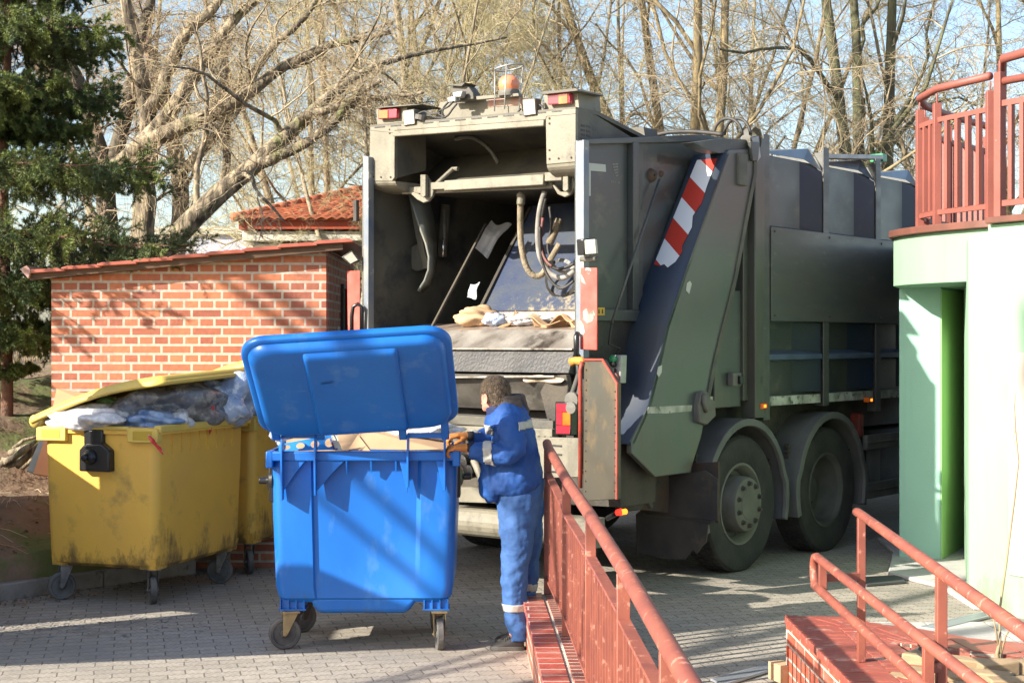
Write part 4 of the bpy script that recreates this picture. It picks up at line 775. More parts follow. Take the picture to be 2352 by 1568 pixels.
# tail lamp cluster
a = MB(); a.prism([Q(x,y,0.16) for x, y in [(1275,922),(1313,924),(1311,1000),(1274,998)]], (0.09,0,0)); tl_ = TP('tail_lamp', 'black_plastic', a, bevel=0.006)
a = MB(); a.prism([Q(x,y,0.15) for x, y in [(1278,926),(1310,928),(1309,946),(1278,945)]], (0.012,0,0)); a.prism([Q(x,y,0.15) for x, y in [(1278,946),(1291,946),(1291,976),(1278,975)]], (0.012,0,0)); a.prism([Q(x,y,0.15) for x, y in [(1278,977),(1309,978),(1308,996),(1278,995)]], (0.012,0,0)); TP('red_lens', 'red_lens', a, tl_)
a = MB(); a.prism([Q(x,y,0.15) for x, y in [(1292,947),(1309,947),(1309,976),(1292,976)]], (0.012,0,0)); TP('amber_lens', 'orange_lens', a, tl_)
# ---- left side of the opening
EL = W-0.33
rp_('rear_post', 'post_blue', [(833,357),(846,360),(846,790),(836,790)], 0.07, vr-0.02)
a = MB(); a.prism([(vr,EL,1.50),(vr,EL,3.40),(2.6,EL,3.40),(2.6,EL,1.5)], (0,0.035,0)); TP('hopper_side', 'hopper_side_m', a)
rp_('red_marker_plate', 'red', [(797,622),(826,622),(826,775),(799,775)], 0.012, vr+0.06)
a = MB(); a.tube([Q(831,770,vr-0.05), Q(831,705,vr-0.06), Q(822,698,vr-0.08), Q(811,704,vr-0.1), Q(808,725,vr-0.1), Q(808,780,vr-0.1)], 0.018, 8); TP('grab_handle', 'black_plastic', a, smooth=True)
a = MB(); a.tube([Q(1328,765,vr-0.08), Q(1324,772,vr-0.1), Q(1324,812,vr-0.1), Q(1329,820,vr-0.07)], 0.022, 8); TP('grab_handle', 'black_plastic', a, smooth=True)
a = MB(); a.tube([Q(818,460,vr+0.1), Q(818,508,vr+0.1)], 0.025, 8); TP('side_bar', 'hub_dark', a)
def stroke(x0, y0, x1, y1): a.bar(Q(x0, y0, 1.2), Q(x1, y1, 1.2), 0.012, 0.012)
a = MB(); stroke(926,442,932,442); stroke(932,442,926,450); stroke(926,450,932,450); stroke(939,442,935,443); stroke(935,443,935,449); stroke(935,449,939,450); TP('painted_letters', 'white_paint', a)
# ---- hopper interior
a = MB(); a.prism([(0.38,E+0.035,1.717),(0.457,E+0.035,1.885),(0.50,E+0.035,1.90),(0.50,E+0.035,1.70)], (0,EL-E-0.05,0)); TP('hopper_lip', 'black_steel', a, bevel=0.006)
a = MB(); a.box((0.43,E+0.04,1.893),(0.475,EL-0.03,1.908)); TP('lip_edge', 'worn_steel', a, bevel=0.003)
a = MB(); a.prism([(0.47,E+0.036,1.897),(0.72,E+0.036,2.055),(0.76,E+0.036,2.05),(0.50,E+0.036,1.87)], (0,EL-E-0.04,0)); TP('loading_sill', 'worn_steel', a)
a = MB(); a.prism([(0.73,E+0.036,2.055),(1.25,E+0.036,2.12),(1.25,E+0.036,2.05),(0.75,E+0.036,2.02)], (0,EL-E-0.04,0)); TP('hopper_floor', 'brown_steel', a)
a = MB(); a.prism([(1.08,E+0.04,2.11),(1.13,E+0.04,2.21),(1.30,E+0.04,2.24),(1.28,E+0.04,2.10)], (0,1.55,0)); TP('blade_foot', 'brown_steel', a, bevel=0.005)
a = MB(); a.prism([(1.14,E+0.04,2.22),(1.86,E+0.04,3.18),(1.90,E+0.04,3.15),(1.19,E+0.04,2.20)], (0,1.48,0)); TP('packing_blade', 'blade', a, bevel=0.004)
a = MB(); a.bar((1.10,1.86,2.20),(1.84,1.86,3.16),0.02,0.03,up=(0,1,0)); a.bar((0.75,2.10,2.05),(1.5,2.10,3.0),0.02,0.02,up=(0,1,0)); TP('blade_edge', 'chassis', a)
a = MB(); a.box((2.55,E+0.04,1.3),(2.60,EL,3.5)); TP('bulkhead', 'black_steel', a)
a = MB(); a.prism([(1.0,E+.04,3.27),(2.55,E+.04,3.27),(2.55,E+.04,3.30),(1.0,E+.04,3.30)], (0,EL-E-.05,0)); TP('hopper_roof', 'beige_dark', a)
# curved slide plate, arms and ram on the left inside
a = MB()
cp = [(935,440,975,455),(948,480,985,500),(965,530,995,545),(978,580,1000,600),(985,620,1000,640),(975,655,985,672)]
cl = [(938,441),(950,480),(963,520),(978,560),(985,590),(984,620),(975,645),(960,668)]; cr = [(975,443),(988,470),(996,510),(1001,560),(1001,600),(998,630),(988,655),(966,671)]
vs = [Q(x,y,0.9) for x, y in cl]+[Q(x,y,1.15) for x, y in cr]; a.add(vs, [(i,i+1,9+i,8+i) for i in range(7)]); TP('slide_plate', 'dusty_blue', a, solid=0.02, smooth=True)
a = MB(); a.prism([Q(x,y,1.0) for x, y in [(936,440),(948,446),(975,580),(985,615),(972,618),(955,545)]], (0.05,0,0)); a.lathe([(0,0.12),(-0.05,0.12),(-0.06,0.001)], Q(968,592,1.1), ax=(1,0,0), seg=18); TP('swing_arm', 'beige_dark', a, bevel=0.004)
a = MB(); a.tube([Q(1024,470,1.4), Q(1015,590,1.4)], 0.045, 10); a.tube([Q(1020,480,1.35), Q(1021,590,1.35)], 0.02, 8); TP('hydraulic_ram', 'beige_dark', a, smooth=True)
a = MB(); a.tube([Q(1019,550,1.3), Q(1017,590,1.3)], 0.012, 8); TP('ram_rod', 'bright_chrome', a, smooth=True)
a = MB(); a.prism([Q(x,y,0.8) for x, y in [(864,562),(886,562),(886,578),(868,577)]], (0.03,0,0)); a.lathe([(0,0.05),(-0.03,0.04),(-0.04,0.001)], Q(878,565,0.85), ax=(1,0,0), seg=12); TP('side_hook', 'beige', a, bevel=0.003)
# cross bars with hooks under the hood
a = MB(); a.bar(Q(1024,427,0.62), Q(1252,413,0.62), 0.05, 0.085); TP('tipping_bar', 'beige', a, bevel=0.008)
a = MB(); a.bar(Q(927,439,0.70), Q(1272,424,0.70), 0.05, 0.06); TP('tipping_bar', 'beige', a, bevel=0.008)
a = MB(); a.bar(Q(995,428,0.66), Q(1040,426,0.66), 0.06, 0.06); a.tube([Q(1000,425,0.66), Q(1040,388,0.8), Q(1052,388,0.8)], 0.02, 8); TP('bar_joint', 'beige', a, bevel=0.006)
a = MB(); a.prism([Q(x,y,0.60) for x, y in [(965,401),(977,401),(977,450),(972,454),(965,450)]], (0.04,0,0)); a.prism([Q(x,y,0.65) for x, y in [(977,402),(990,420),(997,430),(993,450),(984,462),(972,466),(957,458),(945,447),(935,441),(950,441),(965,448),(975,440),(977,425)]], (0.03,0,0)); TP('bar_hook', 'beige', a, bevel=0.006)
a = MB(); a.prism([Q(x,y,0.60) for x, y in [(1292,394),(1304,394),(1305,436),(1298,441),(1292,437)]], (0.04,0,0)); a.prism([Q(x,y,0.65) for x, y in [(1304,400),(1316,402),(1318,430),(1310,447),(1297,453),(1280,446),(1268,425),(1272,425),(1286,440),(1298,441),(1306,432)]], (0.03,0,0)); a.bar(Q(1255,407,0.63),Q(1294,405,0.63),0.05,0.07); TP('bar_hook', 'beige', a, bevel=0.006)
# hydraulic hoses
def hose(name, m, pts, r, v=0.75, dv=0.0):
    P3 = []; n = len(pts)
    for i, (x, y) in enumerate(pts): P3.append(Q(x, y, v+dv*i/(n-1)))
    # smooth the path
    out = []
    for i in range(n-1):
        p0 = P3[max(i-1,0)]; p1 = P3[i]; p2 = P3[i+1]; p3 = P3[min(i+2,n-1)]
        for k in range(5):
            t = k/5; out.append(0.5*((2*p1)+(p2-p0)*t+(2*p0-5*p1+4*p2-p3)*t*t+(3*p1-p0-3*p2+p3)*t**3))
    out.append(P3[-1]); a = MB(); a.tube(out, r, 10); return TP(name, m, a, smooth=True)
hose('hydraulic_hose', 'hose_tan', [(1196,452),(1195,500),(1197,560),(1208,610),(1225,632),(1245,630),(1262,600),(1285,560)], 0.026, 0.78, 0.3)
hose('hose_clamp', 'beige', [(1193,447),(1197,452),(1196,470)], 0.034, 0.77)
hose('hydraulic_hose', 'hose_grey', [(1251,440),(1240,480),(1235,530),(1238,580),(1250,610),(1270,632),(1295,638),(1320,622)], 0.022, 0.72, 0.2)
hose('hydraulic_hose', 'rubber', [(1253,455),(1243,510),(1243,560),(1256,600),(1282,618),(1320,605)], 0.014, 0.74, 0.2)
hose('hydraulic_hose', 'hose_red', [(1247,500),(1242,560),(1252,595),(1268,612)], 0.012, 0.73)
hose('hydraulic_hose', 'rubber', [(1240,520),(1243,590),(1262,640),(1290,662),(1318,645)], 0.012, 0.70, 0.1)
hose('hydraulic_hose', 'hose_grey', [(1262,600),(1275,615),(1300,625),(1321,612)], 0.018, 0.9, 0.1)
hose('hydraulic_hose', 'rubber', [(1262,475),(1266,520),(1258,570),(1272,610)], 0.012, 1.2, 0.0)
a = MB(); a.tube([Q(1262,560,1.2), Q(1285,505,1.3)], 0.035, 10); TP('hydraulic_ram', 'hose_tan', a, smooth=True)
a = MB(); a.lathe([(0,0.16),(-0.02,0.17),(-0.03,0.14)], Q(1292,640,1.25), ax=(1,0,0), seg=20); TP('blade_ring', 'black_steel', a)
# ---- hood above the opening
vh = 0.50
leg_l = [(850,292),(906,286),(906,408),(900,416),(848,416)]; leg_r = [(1253,256),(1322,250),(1322,372),(1255,378)]
rp_('hood_cheek', 'beige', leg_l, 0.04, vh); rp_('hood_cheek', 'beige', leg_r, 0.04, vh)
# rounded noses under each cheek
for (x0, x1, y0, y1, bot) in ((848,908,417,416,22),(1256,1322,379,373,28)):
    p0 = Q(x0,y0,vh); p1 = Q(x1,y1,vh); a = MB(); rings = []
    for k in range(9):
        th = math.pi/2*k/8; dx = 0.30*(1-math.cos(th)); dz = -0.10*math.sin(th)*bot/25
        rings.append([p0+Vector((dx,0,dz)), p1+Vector((dx,0,dz)), p1+Vector((0.32,0,0.0)), p0+Vector((0.32,0,0.0))])
    a.loft(rings); TP('hood_nose', 'beige', a, smooth=False)
a = MB(); top = [(850,292),(1322,250),(1322,262),(1255,268),(1253,275),(906,300),(906,306),(850,300)]
a.prism([Q(x,y,vh-0.004) for x, y in top], (0.03,0,0)); TP('hood_front_beam', 'beige', a, bevel=0.004)
for k in range(12):
    a = MB(); x = 860+k*37; y = 291-(x-850)*0.0895+3.5; a.prism([Q(x,y-1.8,vh-0.0065),Q(x+24,y-1.8-2.1,vh-0.0065),Q(x+24,y+1.2-2.1,vh-0.0065),Q(x,y+1.2,vh-0.0065)], (0.003,0,0)); TP('beam_slot', 'black_steel', a)
a = MB(); a.bar(Q(906,308,vh+0.02), Q(1253,283,vh+0.02), 0.05, 0.05); TP('hood_bar', 'beige', a, bevel=0.008)
a = MB()
for (x, y) in ((857,407),(875,407),(897,407),(895,298),(895,306),(1262,365),(1283,364),(1312,362),(1262,272),(1262,284),(1262,345)):
    a.lathe([(0,0.009),(-0.006,0.007),(-0.007,0.0)], Q(x,y,vh-0.002), ax=(1,0,0), seg=8)
TP('rivet', 'rust', a)
# hood walls: left, right, sloping roof and back
hl = Q(850,292,vh); hr = Q(1322,250,vh); il = Q(906,300,vh); ir = Q(1253,275,vh)
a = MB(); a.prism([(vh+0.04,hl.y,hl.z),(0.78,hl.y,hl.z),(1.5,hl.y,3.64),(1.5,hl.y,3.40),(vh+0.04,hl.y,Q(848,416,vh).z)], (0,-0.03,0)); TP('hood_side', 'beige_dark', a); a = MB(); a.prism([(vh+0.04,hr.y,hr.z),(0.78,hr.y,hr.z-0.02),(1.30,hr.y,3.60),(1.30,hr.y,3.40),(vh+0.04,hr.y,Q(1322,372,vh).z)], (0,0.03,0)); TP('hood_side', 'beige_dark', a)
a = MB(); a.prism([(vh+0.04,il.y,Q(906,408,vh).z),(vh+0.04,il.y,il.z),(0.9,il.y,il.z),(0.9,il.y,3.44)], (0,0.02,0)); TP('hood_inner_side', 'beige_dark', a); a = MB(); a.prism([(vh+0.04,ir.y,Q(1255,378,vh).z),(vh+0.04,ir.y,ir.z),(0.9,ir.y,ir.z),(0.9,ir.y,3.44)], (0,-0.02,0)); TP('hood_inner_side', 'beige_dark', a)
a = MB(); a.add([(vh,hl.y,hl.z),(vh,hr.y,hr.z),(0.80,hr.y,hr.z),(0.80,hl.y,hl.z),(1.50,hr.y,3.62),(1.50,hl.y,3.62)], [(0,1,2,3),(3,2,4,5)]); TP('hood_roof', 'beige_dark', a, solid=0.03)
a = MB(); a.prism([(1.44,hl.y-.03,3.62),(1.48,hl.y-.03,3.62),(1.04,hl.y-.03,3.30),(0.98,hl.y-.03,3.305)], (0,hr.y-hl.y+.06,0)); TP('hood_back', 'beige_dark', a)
a = MB()
for k in range(7):
    y0_ = EL-0.55-k*0.24; a.prism([(0.965,y0_,3.312),(0.965,y0_-0.13,3.312),(0.975,y0_-0.13,3.33),(0.975,y0_,3.33)], (0.02,0,0))
TP('flange_tab', 'beige', a)
hose('inner_cable', 'beige_dark', [(1045,320),(1080,315),(1110,330),(1130,350),(1145,375)], 0.02, 1.0, 0.1)
# slots of the rear grille at the right cheek side
a = MB(); rr0 = Q(1322,250,vh)
for i in range(11):
    for j in range(2): a.box((vh+0.07+j*0.07, hr.y-0.003, 3.62-i*0.035+0.0), (vh+0.12+j*0.07, hr.y-0.001, 3.635-i*0.035))
TP('vent_slot', 'black_steel', a)
# top structure
rp_('top_plate', 'beige', [(905,290),(960,262),(1000,270),(1010,235),(1100,222),(1180,222),(1232,230),(1250,255),(1240,262)], 0.03, vh+0.25)
rp_('top_plate_paint', 'red_faint', [(1120,226),(1210,224),(1215,240),(1120,246)], 0.004, vh+0.244, bev=0)
rp_('equipment_rail', 'beige', [(1030,226),(1190,214),(1192,221),(1032,235)], 0.05, vh+0.15)
rp_('lamp_housing', 'beige', [(864,250),(935,243),(937,280),(866,287)], 0.25, vh+0.10); rp_('lamp_housing', 'beige', [(1248,214),(1326,207),(1330,248),(1252,256)], 0.30, vh+0.10)
a = MB(); a.prism([Q(x,y,vh+0.02) for x, y in [(860,249),(970,240),(945,240),(870,246)]], (0.3,0,0.0)); TP('lamp_visor', 'beige_dark', a); a = MB(); a.prism([Q(x,y,vh+0.0) for x, y in [(1245,211),(1322,203),(1328,208),(1245,217)]], (0.35,0,0)); TP('lamp_visor', 'beige_dark', a)
for (pts, split) in (([(868,252),(911,248),(911,271),(868,274)],0),([(1257,217),(1308,213),(1309,237),(1258,241)],1)):
    a = MB(); a.prism([Q(x,y,vh+0.05) for x, y in pts], (0.05,0,0)); o = TP('upper_tail_lamp', 'red_lens', a, bevel=0.006)
    x0 = pts[0][0]+ (2 if split == 0 else 26); a = MB(); a.prism([Q(x,y,vh+0.042) for x, y in [(x0,pts[0][1]+2-split*2),(x0+20,pts[0][1]+1-split*3),(x0+20,pts[2][1]-0),(x0,pts[3][1]-2)]], (0.01,0,0)); TP('amber_lens', 'orange_lens', a, o)
for pts in ([(924,254),(951,250),(954,286),(927,290)],[(1199,228),(1229,225),(1232,264),(1202,268)]):
    a = MB(); a.prism([Q(x,y,vh-0.02) for x, y in pts], (0.08,0,0)); o = TP('work_lamp', 'beige_dark', a, bevel=0.008)
    cx_ = sum(p[0] for p in pts)/4; cy_ = sum(p[1] for p in pts)/4
    a = MB(); a.prism([Q(cx_+(x-cx_)*0.86,cy_+(y-cy_)*0.86,vh-0.026) for x, y in pts], (0.01,0,0)); TP('lamp_face', 'lamp_glass', a, o)
a = MB(); a.tube([Q(968,264,vh), Q(966,275,vh)], 0.05, 12); TP('speaker_horn', 'hub', a)
# beacon with wire guard
bc = Q(1169,222,vh+0.2); a = MB(); a.lathe([(0,0.085),(0.02,0.09),(0.05,0.085),(0.055,0.07)], bc, ax=(0,0,1), seg=24); o = TP('beacon', 'hub', a, smooth=True)
a = MB(); a.lathe([(0.05,0.078),(0.08,0.088),(0.12,0.085),(0.155,0.065),(0.175,0.03),(0.18,0.001)], bc, ax=(0,0,1), seg=24); TP('beacon_dome', 'orange_beacon', a, o, smooth=True)
a = MB(); top_c = bc+Vector((0,0,0.235)); ring = [top_c+Vector((0.115*math.cos(t),0.115*math.sin(t),0.02*math.cos(t+1))) for t in np.linspace(0,2*math.pi,25)]; a.tube(ring, 0.007, 6)
for k in range(4):
    t = k*math.pi/2+0.5; a.tube([top_c+Vector((0.115*math.cos(t),0.115*math.sin(t),0)), bc+Vector((0.10*math.cos(t)-0.03,0.10*math.sin(t),-0.12))], 0.006, 6)
TP('beacon_guard', 'alu', a, smooth=True)
# camera / junction gear at the top
a = MB(); a.prism([Q(x,y,vh+0.12) for x, y in [(1034,208),(1038,199),(1060,194),(1075,198),(1086,213),(1088,228),(1045,232)]], (0.1,0,0)); TP('camera_bracket', 'beige_dark', a, bevel=0.006)
a = MB(); a.prism([Q(x,y,vh+0.04) for x, y in [(1038,212),(1062,208),(1058,224),(1040,224)]], (0.06,0,0)); a.prism([Q(x,y,vh+0.02) for x, y in [(1026,224),(1045,220),(1046,234),(1028,236)]], (0.06,0,0)); TP('camera', 'alu', a, bevel=0.01)
a = MB(); a.prism([Q(x,y,vh+0.08) for x, y in [(1030,196),(1068,190),(1060,198)]], (0.15,0,0)); TP('camera_visor', 'beige_dark', a)
for pts in ([(1030,235),(1018,250),(1016,275),(1018,280)],[(1042,232),(1030,245),(1010,255),(1008,262),(1020,268)],[(985,262),(1000,270),(1025,268),(1040,250),(1050,238)],[(1235,240),(1245,245),(1256,262)],[(1196,250),(1185,262),(1170,265)],[(960,262),(975,256),(990,262),(1012,260)]):
    hose('cable', 'rubber', pts, 0.008, vh+0.02)
# upper roof gear seen over the side
a = MB(); a.prism([Q(x,y,1.2) for x, y in [(1330,262),(1352,265),(1420,300),(1440,322),(1330,322)]], (0.05,0,0)); a.prism([Q(x,y,1.5) for x, y in [(1410,295),(1478,292),(1482,318),(1420,322)]], (0.2,0,0)); TP('hood_rear_wing', 'beige_dark', a)
a = MB(); a.box((1.56,E,3.43),(2.55,EL,3.50)); TP('tailgate_roof', 'green_panel', a)
hose('roof_hose', 'rubber', [(1500,312),(1540,304),(1600,303),(1660,309)], 0.018, 1.9)
a = MB()
for k, (cxp, r1) in enumerate(((1672,33),(1694,30))):
    pts = [Q(cxp+r1*math.cos(t)*1.0, 312-40*math.sin(t), 2.1+0.1*k) for t in np.linspace(0.05,math.pi-0.05,14)]; a.tube(pts, 0.014, 8)
TP('hose_loop', 'rubber', a, smooth=True)
a = MB(); a.lathe([(-0.04,0.10),(0.04,0.10)], S(1727,320,0.02), seg=20); a.box((2.28,-0.03,3.28),(2.42,0.06,3.55)); TP('hinge_lug', 'hub', a, bevel=0.008)
sp('hinge_strap', 'green_panel', [(1724,325),(1745,327),(1742,368),(1730,370)], 0.03, -0.035)
# roof edge rail with lamp
a = MB(); a.bar((4.0,0.10,3.69),(5.25,0.10,3.80),0.12,0.045); TP('roof_rail', 'alu', a, bevel=0.006)
a = MB(); a.box((5.26,0.05,3.76),(5.36,0.19,3.84)); TP('marker_lamp', 'green_button', a, bevel=0.006)
# amber side lamps
for px, py in ((1752,932),(1997,918)):
    c = S(px,py,-0.01); a = MB(); a.box((c.x-0.05,-0.03,c.z-0.025),(c.x+0.05,0.03,c.z+0.025)); o = TP('side_lamp', 'orange_lens', a, bevel=0.006)
    a = MB(); a.box((c.x-0.015,-0.036,c.z-0.012),(c.x+0.015,-0.031,c.z+0.012)); TP('bulb_glow', 'amber_on', a, o)
# ---- lower rear: lifting comb, beams, bumper
def beamQ(name, m, pts, th, v, **kw): return rp_(name, m, pts, th, v, **kw)
a = MB(); a.prism([(0.30,0.42,1.69),(0.55,0.42,1.42),(0.59,0.42,1.44),(0.36,0.42,1.70)], (0,2.2,0)); TP('apron_plate', 'worn_dark', a)
beamQ('apron_edge', 'worn_steel', [(1000,864),(1272,862),(1272,867),(1000,869)], 0.05, 0.28)
beamQ('apron_seam', 'black_steel', [(1000,946),(1262,962),(1262,967),(1000,951)], 0.03, 0.30)
a = MB(); a.prism([Q(x,y,0.34) for x, y in [(1240,900),(1255,872),(1272,862),(1300,860),(1305,890),(1290,1010),(1268,1008)]], (0.06,0,0)); TP('side_shield', 'chassis', a, bevel=0.008)
beamQ('comb_beam', 'beige_dark', [(1000,950),(1270,966),(1270,985),(1000,972)], 0.10, 0.22)
beamQ('comb_beam', 'beige', [(1000,976),(1268,985),(1268,1003),(1000,992)], 0.08, 0.18)
a = MB()
for k in range(19):
    x = 1002+k*14; a.prism([Q(x,993+k*0.5,0.16),Q(x+9,993+k*0.5,0.16),Q(x+7,1003+k*.5,0.16),Q(x+2,1003+k*.5,0.16)], (0.05,0,0))
TP('comb_teeth', 'beige', a)
for (x0,x1,y0,y1) in ((1040,1056,1000,1030),(1078,1092,1004,1040),(1112,1140,1000,1042),(1235,1268,1005,1060)):
    beamQ('bracket', 'beige', [(x0,y0),(x1,y0),(x1-2,y1),(x0+2,y1)], 0.08, 0.15)
beamQ('lower_bracket', 'beige', [(1226,1003),(1330,1006),(1328,1095),(1236,1098)], 0.05, 0.12)
a = MB()
for k in range(4):
    a.prism([Q(x,y,0.115) for x, y in [(1258,1020+k*20),(1290,1022+k*20),(1290,1026+k*20),(1258,1024+k*20)]], (0.003,0,0))
TP('bracket_slot', 'black_steel', a)
beamQ('rear_chassis', 'chassis', [(980,1000),(1425,1010),(1425,1165),(980,1140)], 0.5, 0.75)
a = MB(); a.tube([Q(1088,1055,0.2), Q(1102,1090,0.2), Q(1108,1130,0.16), Q(1125,1140,0.15), Q(1150,1140,0.15)], 0.028, 10); TP('lift_arm', 'beige', a, smooth=True)
a = MB()
for (x, y, r) in ((1068,1062,0.07),(1085,1082,0.055),(1100,1062,0.04)): a.lathe([(0,r),(-0.06,r),(-0.065,0.001)], Q(x,y,0.3), ax=(1,0,0), seg=16)
a.bar(Q(1050,1070,0.3),Q(1110,1095,0.3),0.05,0.04); TP('linkage', 'black_steel', a, bevel=0.004)
beamQ('step_plate', 'beige', [(1036,1118),(1230,1120),(1232,1158),(1034,1152)], 0.12, 0.25)
a = MB(); p0 = Q(1000,1160,0.3); p1 = Q(1240,1160,0.3); rings = []
for k in range(10):
    th = -math.pi/2+math.pi*k/9; rings.append([Vector((0.32-0.09*math.cos(th), p0.y, p0.z-0.11+0.11*math.sin(th))), Vector((0.32-0.09*math.cos(th), p1.y-0.5, p0.z-0.11+0.11*math.sin(th))), Vector((0.45, p1.y-0.5, p0.z-0.11+0.11*math.sin(th))), Vector((0.45, p0.y, p0.z-0.11+0.11*math.sin(th)))])
a.loft(rings); TP('bumper', 'beige', a)
a = MB(); a.box((0.9,0.5,0.65),(L-0.3,0.72,1.0)); a.box((0.9,W-0.72,0.65),(L-0.3,W-0.5,1.0)); a.box((0.7,0.45,0.95),(1.9,W-0.45,1.40)); TP('chassis_rail', 'chassis', a)
a = MB(); a.box((1.6,0.3,1.1),(L,W-0.3,1.44)); TP('subframe', 'chassis', a)
a = MB(); a.prism([S(x,y,0.28) for x, y in [(1490,1090),(1560,1060),(1600,1085),(1560,1180),(1480,1170),(1430,1175)]], (0,0.05,0)); TP('hopper_underside', 'rust', a)
a = MB(); a.prism([S(x,y,0.22) for x, y in [(1440,1060),(1500,1100),(1475,1168),(1420,1175),(1435,1110)]], (0,0.04,0)); a.bar(S(1478,1130,0.2),S(1495,1165,0.2),0.04,0.04); TP('lower_bracket', 'hub_dark', a, bevel=0.006)
a = MB(); a.tube([Q(1395,1190,0.4), Q(1418,1178,0.35)], 0.02, 8); o = TP('rear_marker_lamp', 'black_plastic', a)
a = MB(); c = Q(1421,1176,0.33); a.lathe([(-0.02,0.001),(-0.015,0.022),(0.03,0.026)], c, ax=(1,0,0), seg=14); TP('red_lens', 'red_on', a, o, smooth=True)
a = MB(); c = Q(1431,1175,0.36); a.lathe([(-0.02,0.001),(-0.015,0.020),(0.03,0.022)], c, ax=(1,0,0), seg=14); TP('amber_lens', 'amber_on', a, o, smooth=True)
# ---- wheels
def wheel(v, z, deep, far=False, rad=0.575, u=0.0):
    s = -1 if far else 1; yy = lambda y: (W-y-2*u if far else y)+u; o = None
    prof = [(0.30,0.35),(0.30,0.53),(0.285,0.565),(0.27,rad),(0.03,rad),(0.012,0.56),(0.0,0.52),(0.012,0.45),(0.02,0.37),(0.035,0.345)]
    a = MB(); a.lathe([((yy(h)), r) for h, r in prof], (v,0,z), seg=64)
    o = a.build('wheel_tyre', 'tyre', tk, smooth=False); o.data.shade_smooth(); o.data.set_sharp_from_angle(angle=R(30)); 
    a = MB()
    for k in range(56):
        t = 2*math.pi*k/56
        for (y0, y1, sh) in ((0.035,0.085,0),(0.10,0.15,.04),(0.165,0.215,0),(0.225,0.27,.04)):
            c = Vector((v+(rad)*math.cos(t+sh), 0, z+(rad)*math.sin(t+sh))); e = Vector((-math.sin(t+sh),0,math.cos(t+sh))); r_ = Vector((math.cos(t+sh),0,math.sin(t+sh)))
            p = c+Vector((0,yy(y0),0))-r_*0.004; q = c+Vector((0,yy(y1),0))-r_*0.004; a.bar(p, q, 0.052, 0.022, up=r_)
    a.build('tread', 'tyre', o)
    a = MB()
    if deep: rim = [(0.034,0.352),(0.022,0.35),(0.022,0.33),(0.06,0.30),(0.20,0.285),(0.235,0.265),(0.25,0.20),(0.25,0.14),(0.20,0.125),(0.18,0.11),(0.17,0.001)]
    else: rim = [(0.034,0.352),(0.022,0.35),(0.022,0.33),(0.06,0.30),(0.13,0.285),(0.15,0.245),(0.10,0.243),(-0.02,0.235),(-0.045,0.225),(-0.05,0.215),(-0.055,0.13),(-0.06,0.125),(-0.06,0.001)]
    a.lathe([(yy(h), r) for h, r in rim], (v,0,z), seg=48); rm = a.build('rim', 'hub_dark' if deep else 'hub', o); rm.data.shade_smooth(); rm.data.set_sharp_from_angle(angle=R(30))
    if not far:
        for k in range(10):
            t = 2*math.pi*(k+0.5)/10; rr_ = 0.178 if not deep else 0.165; y = -0.05 if not deep else 0.25
            a = MB(); c = (v+rr_*math.cos(t), u, z+rr_*math.sin(t)); a.lathe([(y,0.024),(y-0.008,0.024),(y-0.008,0.016),(y-0.032,0.015),(y-0.033,0.001)], c, seg=10); a.build('wheel_nut', 'chassis', rm)
        if not deep:
            a = MB()
            for k in range(8):
                t = 2*math.pi*(k+0.2)/8; c = Vector((v+0.262*math.cos(t), 0.128, z+0.262*math.sin(t))); a.lathe([(0,0.020),(-0.002,0.018),(-0.003,0)], c, seg=10)
            a.build('rim_hole', 'black_steel', rm)
    return o
w1 = (2.43, 0.575); w2 = (4.02, 0.575)
for (vw, zw), deep in ((w1, False), (w2, True)): wheel(vw, zw, deep, u=0.02); wheel(vw, zw, deep, far=True, u=0.02)
wheel(8.0, 0.575, False, u=0.02); wheel(8.0, 0.575, False, far=True, u=0.02)
a = MB(); a.bar((2.43,0.3,0.575),(2.43,W-0.3,0.575),0.14,0.14); a.bar((4.02,0.3,0.575),(4.02,W-0.3,0.575),0.2,0.2); TP('axle', 'chassis', a)
# mudguards
for (vw, zw) in (w1, w2):
    a = MB(); ro_ = 0.70; ri_ = 0.675
    rings = []
    for k in range(25):
        th = R(-18+216*k/24); e = 0.0
        cs_ = (math.cos(th), math.sin(th)); 
        dz = 0.0 if 0 <= th <= math.pi else 0
        rr1 = ro_+(0.03 if (k < 4 or k > 20) else 0)
        ctr = Vector((vw, 0, zw+0.03)); rv = Vector((cs_[0], 0, cs_[1]))
        rings.append([ctr+rv*rr1+Vector((0,-0.03,0)), ctr+rv*(rr1-0.06)+Vector((0,-0.035,0)), ctr+rv*(rr1-0.065)+Vector((0,0.0,0)), ctr+rv*(rr1-0.02)+Vector((0,0.01,0)), ctr+rv*(rr1-0.02)+Vector((0,0.42,0)), ctr+rv*rr1+Vector((0,0.42,0))])
    a.loft(rings); TP('mudguard', 'guard', a, bevel=0.004)
    for th in (R(30), R(150)):
        a = MB(); a.box((vw+0.715*math.cos(th)-0.012,0.11,zw+0.03+0.715*math.sin(th)-0.1),(vw+0.715*math.cos(th)+0.012,0.13,zw+0.03+0.715*math.sin(th)+0.07))
        for j in range(4):
            c = Vector((vw+0.715*math.cos(th), 0.12, zw+0.03+0.715*math.sin(th))); a.box((c.x-0.02,0.10,c.z-0.1+j*0.05-0.01),(c.x+0.02,0.14,c.z-0.1+j*0.05+0.02))
        TP('mudguard_clip', 'chassis', a)
